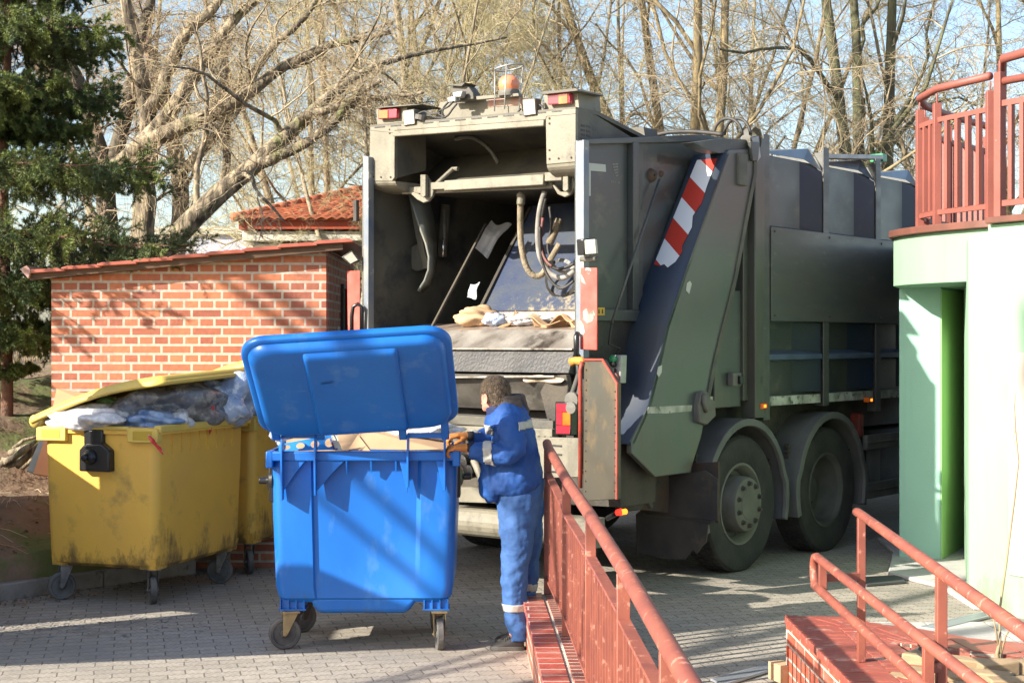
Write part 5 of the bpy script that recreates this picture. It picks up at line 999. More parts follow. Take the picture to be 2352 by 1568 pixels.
# torn rubber mud flap behind the rear wheel
fl_ = [(1488,1095),(1560,1090),(1620,1080),(1648,1100),(1648,1195),(1626,1205),(1622,1245),(1612,1255),(1600,1272),(1590,1262),(1572,1284),(1530,1283),(1462,1270),(1460,1180),(1470,1172)]
a = MB(); a.prism([Q(x,y,1.66) for x, y in fl_], (0.015,0,0)); TP('mud_flap', 'flap', a, bevel=0.003)
a = MB(); a.prism([Q(x,y,1.72) for x, y in [(1490,1070),(1650,1060),(1650,1200),(1500,1190)]], (0.02,0,0)); TP('rusty_back_plate', 'rust', a)
a = MB(); a.prism([Q(x,y,1.65) for x, y in [(1475,1178),(1640,1196),(1640,1202),(1475,1184)]], (0.01,0,0)); TP('flap_strip', 'chassis', a)
a = MB(); a.box((1.70,0.10,0.70),(1.74,0.85,1.35)); TP('mudguard_back', 'guard', a, bevel=0.01)
# side guard rails, tank
for (y0, y1) in ((1000,1033),(1110,1146)):
    a = MB(); p = S(1992,y0,0.02); q = S(1992,y1,0.02); a.box((p.x,0.02,q.z),(7.0,0.07,p.z)); a.box((p.x,0.012,(p.z+q.z)/2-0.01),(7.0,0.02,(p.z+q.z)/2+0.01)); TP('side_guard_rail', 'hub', a, bevel=0.008)
p = S(2000,1034,0.07); q = S(2000,1110,0.07); a = MB(); a.box((p.x,0.072,q.z),(p.x+0.22,0.12,p.z)); TP('side_guard_post', 'guard', a)
a = MB(); a.box((5.5,0.3,0.45),(6.9,0.9,1.05)); TP('fuel_tank', 'chassis', a, bevel=0.05)
a = MB(); a.box((5.05,0.2,1.0),(5.15,0.6,1.25)); TP('red_reservoir', 'redthin', a, bevel=0.02)
# cab
a = MB(); a.prism([(8.95,0.15,0.7),(10.9,0.15,0.7),(11.0,0.15,1.9),(10.75,0.15,3.3),(8.95,0.15,3.3)], (0,W-0.3,0)); cbm = TP('cab', 'green_truck', a, bevel=0.06)
a = MB(); a.prism([(9.6,0.14,1.9),(10.75,0.14,1.9),(10.6,0.14,2.8),(9.6,0.14,2.8)], (0,0.008,0)); TP('cab_window', 'glass_dark', a, cbm)
# trash lying in the hopper
def crumple(name, m, c, size, seed, label, cat, group=None, flat=0.3, rough=0.35, parent=None):
    r = random.Random(seed); a = bmesh.new(); bmesh.ops.create_icosphere(a, subdivisions=4, radius=1.0)
    ph = [Vector((r.uniform(-1,1),r.uniform(-1,1),r.uniform(-1,1)))*r.uniform(2,6) for _ in range(9)]; of = [r.uniform(0,6) for _ in ph]
    for v in a.verts:
        n = v.co.copy(); d = sum(abs(math.sin(n.dot(p)+o_))-0.5 for p, o_ in zip(ph, of))*rough/3
        v.co = n*(1+d); v.co = Vector((v.co.x*size[0], v.co.y*size[1], v.co.z*size[2]))
    me = bpy.data.meshes.new(name); a.to_mesh(me); a.free(); me.materials.append(M[m]); me.shade_smooth(); uvbox(me)
    o = bpy.data.objects.new(name, me); C.objects.link(o); o.location = c
    if parent: o.parent = parent
    if label: tag(o, label, cat, group)
    return o
def sheet(name, m, c, sx, sy, rot, seed, label, cat, group=None, bend=0.04):
    r = random.Random(seed); a = MB(); p1, p2 = r.uniform(0,6), r.uniform(0,6)
    a.grid(lambda u, v: ((u-0.5)*sx*(1+0.12*math.sin(v*5+p1)), (v-0.5)*sy*(1+0.15*math.sin(u*4+p2)), bend*math.sin(u*6+p1)+bend*0.7*math.sin(v*7+p2)), 10, 6)
    o = a.build(name, m, None, solid=0.006, loc=c, fix=False); o.rotation_euler = rot; return tag(o, label, cat, group)
def TW(v, u, z): return TO+Vector((v*FX-u*FY, v*FY+u*FX, z))
def TWq(px, py, v): p = Q(px, py, v); return TW(p.x, p.y, p.z)
sheet('cardboard_scrap', 'card', TWq(1255,745,0.88), .32,.2, (R(-28),R(5),R(-30)), 1, 'torn cardboard flap on the hopper lip, left of the rightmost scrap', 'cardboard', 'trash in the truck hopper')
sheet('cardboard_scrap', 'card', TWq(1305,742,0.90), .26,.16, (R(-35),R(-5),R(-42)), 2, 'rightmost cardboard scrap in the hopper beside the post', 'cardboard', 'trash in the truck hopper')
sheet('cardboard_scrap', 'card', TWq(1175,740,0.95), .22,.1, (R(-20),R(-35),R(-40)), 3, 'thin curled cardboard strip in the middle of the hopper trash', 'cardboard', 'trash in the truck hopper', 0.02)
crumple('plastic_bag', 'plastic_clear', TWq(1205,733,1.0), (.13,.08,.05), 5, 'whitish crumpled bag in the hopper behind the cardboard strips', 'bag', 'trash in the truck hopper')
crumple('plastic_bag', 'plastic_blue', TWq(1137,733,1.0), (.09,.07,.05), 6, 'small pale blue scrap in the hopper left of the strip', 'bag', 'trash in the truck hopper')
crumple('crushed_carton', 'card', TWq(1098,727,1.0), (.15,.1,.07), 7, 'crushed brown carton at left end of the hopper trash', 'carton', 'trash in the truck hopper', rough=0.5)
crumple('paper_scrap', 'paper', TWq(1250,733,1.02), (.09,.05,.02), 8, 'flat white paper scrap at right in the hopper trash', 'paper', 'trash in the truck hopper')
sheet('paper_sheet', 'paper', TWq(1128,545,1.7), .17,.36, (R(60),R(25),R(-20)), 12, 'large white torn sheet deep inside the hopper', 'paper', 'trash in the truck hopper', 0.03)
sheet('paper_label', 'paper', TWq(1088,668,1.2), .10,.14, (R(70),R(0),R(-40)), 13, 'small white and green label stuck low inside the hopper', 'paper', None, 0.01)
sheet('cardboard_scrap', 'card_pale', TWq(1250,872,0.32), .35,.05, (R(-75),R(0),R(-38)), 15, 'pale cardboard strip wedged under the hopper lip', 'cardboard', 'trash in the truck hopper', 0.02)
# ================================================================== BINS
def rring(w, d, r, z, n=6, recess=None):
    pts = []
    for (cx_, cy_, a0) in ((-w/2+r, -d/2+r, math.pi), (w/2-r, -d/2+r, 1.5*math.pi), (w/2-r, d/2-r, 0), (-w/2+r, d/2-r, math.pi/2)):
        for k in range(n+1):
            t = a0+math.pi/2*k/n; pts.append((cx_+r*math.cos(t), cy_+r*math.sin(t), z))
        if a0 == math.pi:
            rx0, rx1, rd = recess if recess else (-w*0.2, w*0.2, 0.0)
            pts += [(rx0*w-0.012, -d/2, z), (rx0*w, -d/2+rd, z), (rx1*w, -d/2+rd, z), (rx1*w+0.03, -d/2, z)]
    return pts
def caster(par, x, y, yaw, m_fork, r=0.10, zt=0.25):
    c, s = math.cos(yaw), math.sin(yaw)
    def L(a_, b_, z_): return (x+a_*c-b_*s, y+a_*s+b_*c, z_)
    ox = -0.035; a = MB()
    for sg in (-1, 1):
        a.prism([L(0.045,sg*0.034,zt-0.02), L(-0.05,sg*0.034,zt-0.02), L(ox-0.018,sg*0.034,r-0.005), L(ox-0.005,sg*0.034,r-0.018), L(ox+0.012,sg*0.034,r-0.005)], Vector((-s,c,0))*0.004*sg)
    a.prism([L(0.055,-0.05,zt-0.02), L(-0.055,-0.05,zt-0.02), L(-0.055,0.05,zt-0.02), L(0.055,0.05,zt-0.02)], (0,0,0.015)); a.lathe([(-0.012,0.03),(0.0,0.035)], L(0,0,zt-0.025), ax=(0,0,1), seg=12)
    a.tube([L(ox,-0.045,r), L(ox,0.045,r)], 0.009, 8); o = a.build('caster', m_fork, par, bevel=0.002)
    a = MB(); a.lathe([(-0.022,0.001),(-0.022,r*0.25),(-0.012,r*0.3),(-0.012,r*0.72),(-0.022,r*0.78),(-0.024,r*0.93),(-0.016,r),(0.016,r),(0.024,r*0.93),(0.022,r*0.78),(0.012,r*0.72),(0.012,r*0.3),(0.022,r*0.25),(0.022,0.001)], L(ox,0,r), ax=(-s,c,0), seg=32)
    wq = a.build('wheel', 'wheel_rubber', o); wq.data.shade_smooth(); wq.data.set_sharp_from_angle(angle=R(30))
    return o
def bin_body(par, m, Wb, Db, zr, zb, rec, taper=0.90):
    a = MB(); rings = []
    lv = [(zb, taper*0.90, 0.86, 0.0), (zb+0.03, taper*0.97, 0.93, 0.3), (zb+0.10, taper, 0.95, 1.0), (zr-0.36, 0.955, 0.985, 1.0), (zr-0.08, 0.965, 0.99, 1.0), (zr-0.02, 0.965, 0.99, 1.0)]
    for z, sw, sd, k in lv: rings.append(rring(Wb*sw, (Db-0.08)*sd, 0.07, z, recess=(rec[0], rec[1], rec[2]*k)))
    inner = [rring(Wb*0.965-0.03, (Db-0.08)*0.99-0.03, 0.06, zr-0.02), rring(Wb*0.93-0.03, (Db-0.08)*0.96-0.03, 0.06, zr-0.45)]
    a.loft(rings+inner); b = a.build('body', m, par); b.data.shade_smooth(); b.data.set_sharp_from_angle(angle=R(32))
    a = MB(); rr_ = [rring(Wb*0.965, Db-0.09, 0.07, zr-0.055), rring(Wb, Db, 0.06, zr-0.05), rring(Wb, Db, 0.06, zr), rring(Wb*0.96, Db-0.07, 0.06, zr+0.004), rring(Wb*0.955, Db-0.075, 0.06, zr-0.05)]
    a.loft(rr_, cap=False); o = a.build('rim', m, par); o.data.shade_smooth(); o.data.set_sharp_from_angle(angle=R(32))
    return b
# ---- blue bin
bb = thing('blue_waste_bin', 'large blue four-wheeled waste bin with raised lid being held by the worker', 'waste bin', (-0.945, 10.10, 0), R(0.5))
WB, DB, ZR = 1.225, 0.96, 1.262
bin_body(bb, 'bin_blue', WB, DB, ZR, 0.30, (-0.272, 0.285, 0.022), taper=0.925)
a = MB(); yo_ = -(DB-0.08)/2*0.93+0.015
a.prism([(-0.36,yo_,0.34),(0.36,yo_,0.34),(0.27,yo_,0.228),(-0.30,yo_,0.228)], (0,0.70,0)); a.build('belly', 'bin_blue', bb, bevel=0.03, seg=3)
yb = -DB/2
def bx_(px): return (px-CX)*9.63/F+0.945
def bz_(py): return H-(py-CY)*9.63/F
# rim front face block, corner blocks
a = MB(); a.box((-WB/2, yb-0.012, ZR-0.055), (WB/2, yb+0.05, ZR+0.004)); a.box((-WB/2-0.0, yb-0.014, ZR-0.10), (-WB/2+0.045, yb+0.12, ZR+0.006)); a.box((WB/2-0.05, yb-0.014, ZR-0.09), (WB/2+0.0, yb+0.14, ZR+0.03)); a.build('rim_front', 'bin_blue', bb, bevel=0.008)
for px, dz, wd in ((793,0.085,.01),(849,0.075,.01),(906,0.075,.01)):
    x = bx_(px); a = MB(); a.prism([(x,yb+0.03,ZR-0.055),(x,yb-0.010,ZR-0.055),(x,yb+0.012,ZR-0.055-dz),(x,yb+0.03,ZR-0.055-dz)], (wd,0,0)); a.build('rim_rib', 'bin_blue', bb)
for px, dz in ((646,0.30),(722,0.27),(934,0.22),(1018,0.24)):
    x = bx_(px); a = MB()
    a.prism([(x,yb+0.05,ZR+0.12),(x,yb-0.02,ZR+0.12),(x,yb-0.055,ZR+0.03),(x,yb-0.06,ZR-0.06),(x,yb-0.045,ZR-dz),(x,yb+0.03,ZR-dz+0.0),(x,yb+0.05,ZR-0.02)], (0.012,0,0)); a.build('hinge_fin', 'bin_blue', bb, bevel=0.002)
for x0, x1 in ((646,722),(934,1018)):
    for z in (ZR+0.105,):
        a = MB(); a.box((bx_(x0),yb-0.01,z-0.017),(bx_(x1)+0.012,yb+0.02,z+0.017)); a.build('hinge_bar', 'bin_blue', bb, bevel=0.003)
# side shoulder gussets below the rim
for x0, x1 in ((bx_(646),bx_(700)), (bx_(722),bx_(790)), (bx_(1018),bx_(1000)), (bx_(934),bx_(916))):
    a = MB(); a.prism([(x0,yb+0.0,ZR-0.055),(x1,yb+0.0,ZR-0.055),(x1*0.6+x0*0.4,yb+0.002,ZR-0.13),(x0,yb+0.002,ZR-0.26)], (0,0.03,0)); a.build('gusset', 'bin_blue', bb, bevel=0.002)
# bottom feet housings above casters
for sx in (-1, 1):
    for sy in (-1, 1):
        cx_ = sx*(WB/2-0.155); cy_ = sy*(DB/2-0.165); a = MB(); a.box((cx_-0.085,cy_-0.08,0.248),(cx_+0.085,cy_+0.08,0.258)); a.box((cx_-0.07,cy_-0.06,0.255),(cx_+0.07,cy_+0.06,0.33))
        for k in range(4): a.box((cx_-0.080+k*0.05,cy_-0.078,0.258),(cx_-0.072+k*0.05,cy_+0.078,0.32))
        a.build('foot_housing', 'bin_blue', bb)
caster(bb, -0.475, -0.36, R(18), 'caster_metal', 0.102, 0.25); caster(bb, 0.475, -0.36, R(98), 'caster_metal', 0.10, 0.25)
caster(bb, -0.44, 0.22, R(40), 'black_steel', 0.10, 0.25); caster(bb, 0.44, 0.30, R(80), 'black_steel', 0.10, 0.25)
# trunnions at both ends
for sg in (-1, 1):
    a = MB(); a.lathe([(0,0.075),(sg*0.02,0.07),(sg*0.035,0.05),(sg*0.04,0.024),(sg*0.09,0.022),(sg*0.095,0.001)], (sg*(WB*0.478), -0.34 if sg < 0 else -0.05, ZR-0.19), ax=(1,0,0), seg=20); a.box((sg*WB*0.478-0.02,-0.40 if sg < 0 else -0.15,ZR-0.32),(sg*WB*0.478+0.02,-0.28 if sg < 0 else 0.05,ZR-0.10)); a.build('trunnion', 'black_plastic', bb, bevel=0.004)
# lid
def lidmat(): pass
al = R(50); hx = -0.05; roll = R(-3.6)
hinge = Vector((0.0, yb-0.02, ZR+0.135))
ly = Vector((0, -math.sin(al), math.cos(al))); lx = Vector((1,0,0)); lx = Matrix.Rotation(roll, 3, 'Y') @ lx; ly = Matrix.Rotation(roll*0.6, 3, 'Y') @ ly; ly = (ly-lx*ly.dot(lx)).normalized(); lz = lx.cross(ly).normalized()
if lz.y > 0: lz = -lz
def LP(x, y, z): return hinge+lx*x+ly*y+lz*z
def lidring(w, h, r, z, y0=0.0, bow=0.0):
    out = []
    for (cx_, cy_, a0) in ((-w/2+r, r, math.pi), (w/2-r, r, 1.5*math.pi), (w/2-r, h-r, 0), (-w/2+r, h-r, math.pi/2)):
        for k in range(9):
            t = a0+math.pi/2*k/8; x = cx_+r*math.cos(t); y = cy_+r*math.sin(t); out.append(LP(x-0.01, y+y0, z-bow*(x*x)))
    return out
a = MB(); WL, HL = 1.245, 0.93
a.loft([lidring(WL-0.03,HL-0.02,0.14,-0.05,0.01), lidring(WL,HL,0.15,-0.04), lidring(WL,HL,0.15,-0.012), lidring(WL-0.02,HL-0.015,0.145,-0.002,0.007), lidring(WL-0.075,HL-0.065,0.13,0.0,0.032), lidring(WL-0.085,HL-0.07,0.13,0.016,0.035), lidring(WL-0.10,HL-0.085,0.13,0.034,0.042), lidring(WL-0.13,HL-0.11,0.125,0.047,0.055), lidring(WL-0.17,HL-0.15,0.12,0.052,0.075), lidring(WL-0.6,HL-0.5,0.1,0.056,0.25)])
lid = a.build('lid', 'bin_blue', bb); lid.data.shade_smooth(); lid.data.set_sharp_from_angle(angle=R(50))
# raised centre field of the lid with curved top end
a = MB()
def ctr(u, v):
    x = -0.265+u*0.565; y = 0.03+v*(HL-0.075); e = min(1, min(v, 1-v)/0.10); e2 = min(1, min(u, 1-u)/0.03); prof_ = 0.046*math.sin(e*math.pi/2)**0.8+0.026*min(e2, 1)
    if v > 0.97 or v < 0.02 or u in (0.0, 1.0): prof_ = min(prof_, 0.04*math.sin(e*math.pi/2))
    return LP(x, y, prof_+0.006)
a.grid(ctr, 40, 40); a.build('lid_centre', 'bin_blue', bb, smooth=True, solid=0.006)
a = MB(); a.prism([LP(-0.19,0.62,0.075),LP(-0.10,0.625,0.075),LP(-0.10,0.59,0.075),LP(-0.19,0.59,0.075)], lz*0.006); a.build('lid_mark', 'bin_blue', bb, bevel=0.004)
a = MB(); a.tube([LP(-0.10,0.17,0.074),LP(0.27,0.20,0.074)], 0.006, 6); a.tube([LP(-0.05,0.26,0.074),LP(0.26,0.28,0.074)], 0.005, 6); a.build('lid_crease', 'bin_blue', bb, smooth=True)
for px in (633, 735, 923, 1020):
    x = bx_(px)+0.005; a = MB(); p = LP(x,0.10,0.0); base = Vector((x, yb-0.005, ZR+0.085)); a.bar(p, base, 0.05, 0.03, up=lz); a.build('lid_arm', 'bin_blue', bb, bevel=0.006)
# ---- things in the blue bin
def BW(x, y, z): return Vector((-0.945, 10.10, 0))+Vector((x, y, z))
def flap(name, m, corners, th, label, cat, group=None, bend=0.0, bev=0.0):
    c0 = sum((Vector(c) for c in corners), Vector((0,0,0)))/len(corners); a = MB(); n = (Vector(corners[1])-Vector(corners[0])).cross(Vector(corners[2])-Vector(corners[0])).normalized()
    a.prism([Vector(c)-c0 for c in corners], n*th); o = a.build(name, m, None, loc=c0, bevel=bev); 
    return tag(o, label, cat, group)
flap('cardboard_box', 'card', [P(808,1030,9.85), P(832,985,10.1), P(885,982,10.35), P(1040,1012,10.2), P(1028,1034,9.78)], 0.005, 'largest flattened cardboard box on top of the blue bin, its pale face up', 'cardboard', 'cardboard in the blue bin')
flap('cardboard_box', 'card', [P(800,1032,9.84), P(822,998,10.0), P(850,1034,9.80)], 0.005, 'small dark-creased cardboard flap in the middle of the blue bin', 'cardboard', 'cardboard in the blue bin')
flap('cardboard_box', 'card', [P(655,1036,9.85), P(658,1010,10.0), P(735,992,10.2), P(780,983,10.3), P(845,985,10.3), P(822,1005,10.1), P(800,1034,9.84)], 0.005, 'creased cardboard at the left of the blue bin behind the blue printed carton', 'cardboard', 'cardboard in the blue bin')
flap('cardboard_box', 'card', [P(678,985,10.35), P(720,980,10.4), P(722,995,10.35), P(680,1000,10.3)], 0.005, 'thin cardboard flap rising behind the left hinge of the blue bin', 'cardboard', 'cardboard in the blue bin')
flap('cardboard_box', 'card', [BW(-0.55,-0.35,1.10), BW(0.55,-0.35,1.10), BW(0.55,0.40,1.18), BW(-0.55,0.40,1.18)], 0.01, 'flat cardboard layer below the other sheets in the blue bin', 'cardboard', 'cardboard in the blue bin')
# blue carton with round holes
hc = MB(); h0_ = P(640,1036,9.72); h1_ = P(772,1032,9.72); u_ = (h1_-h0_); L_ = u_.length; u_.normalize(); up_ = Vector((0,0.35,1)).normalized()
def hh(t): return 0.045+0.060*t
n = 4; seg_ = 10; c0 = h0_
for i in range(n):
    xa = L_*i/n; xb = L_*(i+1)/n; xc = (xa+xb)/2; rx = L_/n*0.30; ht = hh((i+0.5)/n); rz = ht*0.30; zc_ = ht*0.48
    outer_ = []; inner_ = []
    for k in range(24):
        t = 2*math.pi*k/24; cx_, sy_ = math.cos(t), math.sin(t); mm = max(abs(cx_), abs(sy_)); xo = xc+(xb-xa)/2*cx_/mm; top_ = hh(xo/L_); zo = top_/2+top_/2*sy_/mm
        outer_.append(u_*xo+up_*zo); inner_.append(u_*(xc+rx*cx_)+up_*(zc_+rz*sy_))
    hc.add(outer_+inner_, [(k, (k+1)%24, 24+(k+1)%24, 24+k) for k in range(24)])
o = hc.build('holed_carton', 'card_blue', None, loc=c0, solid=0.004, fix=False); tag(o, 'bright blue printed carton with a row of round holes in the blue bin', 'carton')
o = flap('carton_flap', 'white_paint', [P(757,983,9.72), P(766,984,9.74), P(786,1032,9.70), P(771,1034,9.70)], 0.004, 'folded white carton flap standing beside the blue holed carton', 'carton')
o = flap('carton_print', 'printed', [P(757,1008,9.74), P(764,1005,9.74), P(776,1031,9.70), P(766,1033,9.70)], 0.003, 'narrow dark printed carton side next to the white flap', 'carton')
crumple('plastic_bag', 'plastic_clear', P(965,985,10.25), (.20,.16,.06), 21, 'clear crumpled plastic bag at the right back of the blue bin', 'bag', None, rough=0.5)
crumple('plastic_bag', 'plastic_blue', P(648,990,10.3), (.06,.10,.07), 22, 'small bluish bag at the left edge inside the blue bin', 'bag', None, rough=0.5)

# ---- yellow bins
def yellow(label, loc, open_lid, detail=True):
    y = thing('yellow_waste_bin', label, 'waste bin', loc, math.atan2(0.947, 0.32), 'yellow waste bins by the brick shed')
    W_, D_, Z_ = 1.37, 1.07, 1.325
    bin_body(y, 'bin_yellow', W_, D_, Z_, 0.27, (-0.2, 0.2, 0.0), taper=0.93)
    for k in range(8): a = MB(); a.box((-0.45+k*0.13,-D_/2+0.035,Z_-0.20),(-0.442+k*0.13,-D_/2+0.06,Z_-0.05)); a.build('rim_rib', 'bin_yellow', y)
    for (cx_, cy_) in ((-W_/2,-D_/2+0.14),(-W_/2,D_/2-0.14)):      # lifting lugs on the near end
        for nm, m, dx, s_ in (('lug','bin_lid_yellow',-0.018,1.0),('lug_recess','lug_dark',-0.020,0.62)):
            a = MB(); zc_ = Z_-0.055; a.box((cx_+dx,cy_-0.13*s_,zc_-0.055*s_),(cx_+0.05,cy_+0.13*s_,zc_+0.05*s_)); a.build(nm, m, y, bevel=0.008 if s_ == 1 else 0.002)
    a = MB(); a.box((-W_/2+0.0,-D_/2-0.010,Z_-0.035),(W_/2,-D_/2+0.05,Z_+0.018)); a.build('front_lip', 'bin_lid_yellow', y, bevel=0.008)
    a = MB(); a.box((-W_/2-0.012,-D_/2+0.26,Z_-0.02),(-W_/2+0.04,D_/2-0.26,Z_+0.008)); a.build('end_lip', 'bin_lid_yellow', y, bevel=0.006)
    # trunnion housing on the near end
    a = MB(); xf = -W_/2*0.955; a.box((xf-0.045,-0.055,Z_-0.14),(xf+0.03,0.11,Z_-0.02)); a.prism([(xf-0.075,-0.13,Z_-0.33),(xf-0.075,0.13,Z_-0.33),(xf-0.075,0.13,Z_-0.17),(xf-0.075,0.09,Z_-0.13),(xf-0.075,-0.06,Z_-0.12),(xf-0.075,-0.13,Z_-0.17)], (0.10,0,0)); a.lathe([(0,0.06),(-0.035,0.055),(-0.055,0.03),(-0.10,0.026),(-0.105,0.001)], (xf-0.07,0.03,Z_-0.22), ax=(1,0,0), seg=18); a.build('trunnion', 'black_plastic', y, bevel=0.012)
    for sx in (-1, 1):
        for sy in (-1, 1):
            cx_, cy_ = sx*(W_/2-0.13), sy*(D_/2-0.13); a = MB(); cx_ *= 0.95; cy_ *= 0.94; a.prism([(cx_-0.1,cy_-0.08,0.36),(cx_+0.1,cy_-0.08,0.36),(cx_+0.075,cy_-0.07,0.27),(cx_-0.075,cy_-0.07,0.27)], (0,0.14,0)); a.build('foot_housing', 'bin_yellow', y)
            caster(y, cx_, cy_, R(-60+sx*30+sy*50), 'caster_grey', 0.105, 0.28)
    # lid: hinged along the far-left long side, propped up by the rubbish
    n = 24; an = R(open_lid)
    def lidf(u, v, dz=0.0, ins=0.0):
        x = -W_/2-0.02+ins+(W_+0.04-2*ins)*u; s_ = (v*(D_+0.10-ins)); bowz = 0.05*math.sin(math.pi*min(1, v*1.0))*1.0; e = min(1.0, min(u, 1-u)/0.06)*min(1.0, (1-v)/0.06)
        tw = R(2.5)*(u-0.3)
        return Vector((x, D_/2+0.03-s_*math.cos(an+tw), Z_+0.03+s_*math.sin(an+tw)+bowz+dz*math.sin(min(1,e)*math.pi/2)))
    a = MB(); a.grid(lambda u, v: lidf(u, v, 0.055), 48, 48); o = a.build('lid', 'bin_lid_yellow', y, smooth=True, solid=0.012, fix=False)
    a = MB(); pts = [lidf(0,v) for v in np.linspace(0,1,14)]+[lidf(u,1) for u in np.linspace(0.04,1,20)]+[lidf(1,v) for v in np.linspace(0.96,0,14)]; a.tube(pts, 0.017, 8); a.build('lid_edge', 'bin_lid_yellow', y, smooth=True)
    a = MB(); a.tube([(-W_/2-0.02, D_/2+0.0, Z_+0.035),(W_/2+0.02, D_/2+0.0, Z_+0.035)], 0.05, 12); a.build('hinge_tube', 'bin_lid_yellow', y, smooth=True)
    return y
yb1 = yellow('nearer yellow four-wheeled waste bin overflowing with plastic bags under its propped lid', (-2.865, 11.98, 0), 15.5)
yb2 = yellow('farther yellow waste bin half hidden behind the blue bin', (-2.40, 13.45, 0), 22)
def Y1(x, y, z): c_, s_ = 0.32, 0.947; return Vector((-2.865+x*c_-y*s_, 11.98+x*s_+y*c_, z))
crumple('plastic_bag', 'plastic_clear', Y1(-0.60,0.13,1.385), (.15,.29,.08), 31, 'clear milky plastic bag bulging over the near left rim of the yellow bin', 'bag', 'bags in the nearer yellow bin', rough=0.45).rotation_euler = (0,0,R(72))
crumple('plastic_bag', 'plastic_green', Y1(-0.35,0.05,1.43), (.10,.16,.09), 32, 'small green plastic bag under the yellow lid, behind the milky bag', 'bag', 'bags in the nearer yellow bin', rough=0.5).rotation_euler = (0,0,R(72))
crumple('plastic_bag', 'plastic_grey', Y1(-0.02,-0.28,1.47), (.42,.24,.17), 33, 'big dark grey plastic bag in the middle of the yellow bin', 'bag', 'bags in the nearer yellow bin', rough=0.6).rotation_euler = (0,0,R(60))
crumple('plastic_bag', 'plastic_royal', Y1(-0.48,-0.34,1.36), (.17,.11,.07), 34, 'small bright blue plastic bag at the rim below the dark grey bag', 'bag', 'bags in the nearer yellow bin', rough=0.5)
crumple('plastic_bag', 'plastic_blue', Y1(0.42,-0.40,1.47), (.22,.18,.18), 35, 'translucent pale blue plastic bag at the right end of the yellow bin', 'bag', 'bags in the nearer yellow bin', rough=0.6)
crumple('plastic_bag', 'plastic_red', Y1(0.06,-0.52,1.40), (.022,.022,.11), 36, 'thin red plastic strip hanging between the grey and the pale blue bag', 'bag', 'bags in the nearer yellow bin', rough=0.7)
crumple('plastic_bag', 'plastic_clear', Y1(-0.30,-0.42,1.36), (.10,.10,.06), 37, 'small clear bag wedged right of the bright blue bag', 'bag', 'bags in the nearer yellow bin', rough=0.6)
crumple('plastic_bag', 'plastic_grey', Vector((-2.2,12.95,1.42)), (.25,.2,.12), 38, 'dark bag inside the farther yellow bin beside the blue lid', 'bag', None, rough=0.6)
crumple('plastic_bag', 'plastic_blue', Vector((-2.12,12.85,1.36)), (.16,.12,.08), 39, 'pale plastic bag in the farther yellow bin just left of the blue bin', 'bag', None, rough=0.6)
a = MB(); b0_ = P(343,1002,11.12); a.tube([P(341,1000,11.12)-b0_, P(350,1012,11.10)-b0_, P(358,1022,11.10)-b0_, P(366,1030,11.11)-b0_, P(375,1044,11.10)-b0_], [.008,.018,.010,.016,.003], 5)
o = a.build('barrier_tape', 'tape', None, loc=b0_) if 'tape' in M else a.build('barrier_tape', 'red', None, loc=b0_); tag(o, 'torn red and white barrier tape tied to the yellow bin corner', 'tape')
# cardboard sheets by the shed and on the bank
flap('cardboard_sheet', 'card_orange', [P(115,965,12.6), P(130,892,13.1), P(262,912,13.1), P(300,965,12.6)], 0.02, 'wide orange-brown cardboard sheet leaning on the brick shed behind the yellow bin', 'cardboard')
flap('cardboard_sheet', 'card_grey', [P(62,1080,12.1), P(95,1000,12.4), P(105,1003,12.4), P(78,1086,12.1)], 0.012, 'grey-green board edge leaning left of the yellow bin', 'cardboard')
flap('cardboard_sheet', 'card_orange', [P(76,1087,12.0), P(104,1000,12.35), P(135,1010,12.35), P(135,1096,12.0)], 0.012, 'orange cardboard piece leaning behind the left side of the yellow bin', 'cardboard')
# branch pile
bp_ = thing('branch_pile', 'heap of cut brown branches on the bank left of the yellow bin', 'branches', (-4.2, 12.9, 0.6)); bpo = Vector((-4.2,12.9,0.6))
for k, pts in enumerate(([(0,1066),(30,1052),(60,1030),(84,1012)],[(10,1070),(45,1062),(75,1035),(88,1020)],[(38,1072),(58,1055),(76,1040)],[(20,1040),(50,1030),(80,1016)],[(50,1075),(68,1060),(86,1048)],[(5,1055),(30,1058),(70,1042)],[(60,1020),(72,1045),(90,1062)],[(30,1030),(55,1010),(86,1003)])):
    a = MB(); a.tube([P(x,y,12.7+0.05*k)-bpo for x, y in pts], [0.03-0.002*k]*(len(pts)-1)+[0.012], 7); a.build('branch', 'bark', bp_, smooth=True)
# ================================================================== WORKER
PD = 9.80; PK = PD/F
pe = thing('person', 'worker in blue jacket and trousers with orange gloves, seen from behind beside the blue bin', 'person', (0.04, PD, 0)); peo = Vector((0.04, PD, 0))
def pp(px, py, dy=0.0): return Vector(((px-CX)*PK, PD+dy, H-(py-CY)*PK))-peo
def ell(c, rx, ry, tilt=None, n=20, ax=None, sq=1.0):   # ring around c; ax = direction of the limb
    ax = Vector(ax if ax else (0,0,1)).normalized(); u = Vector((0,1,0)); u = (u-ax*u.dot(ax)).normalized(); v = ax.cross(u)   # u roughly depth, v roughly sideways
    out = []
    for k in range(n):
        t = 2*math.pi*k/n; c_, s_ = math.cos(t), math.sin(t); c_ = abs(c_)**sq*(1 if c_ > 0 else -1); s_ = abs(s_)**sq*(1 if s_ > 0 else -1)
        out.append(c+v*rx*c_+u*ry*s_)
    return out
def limb(a, pts, n=20):                                # pts: (centre, radius across the picture, radius in depth)
    rings = []
    for i, (c, rx, ry) in enumerate(pts):
        d = pts[min(i+1,len(pts)-1)][0]-pts[max(i-1,0)][0]; rings.append(ell(c, rx, ry, ax=d, n=n))
    a.loft(rings)
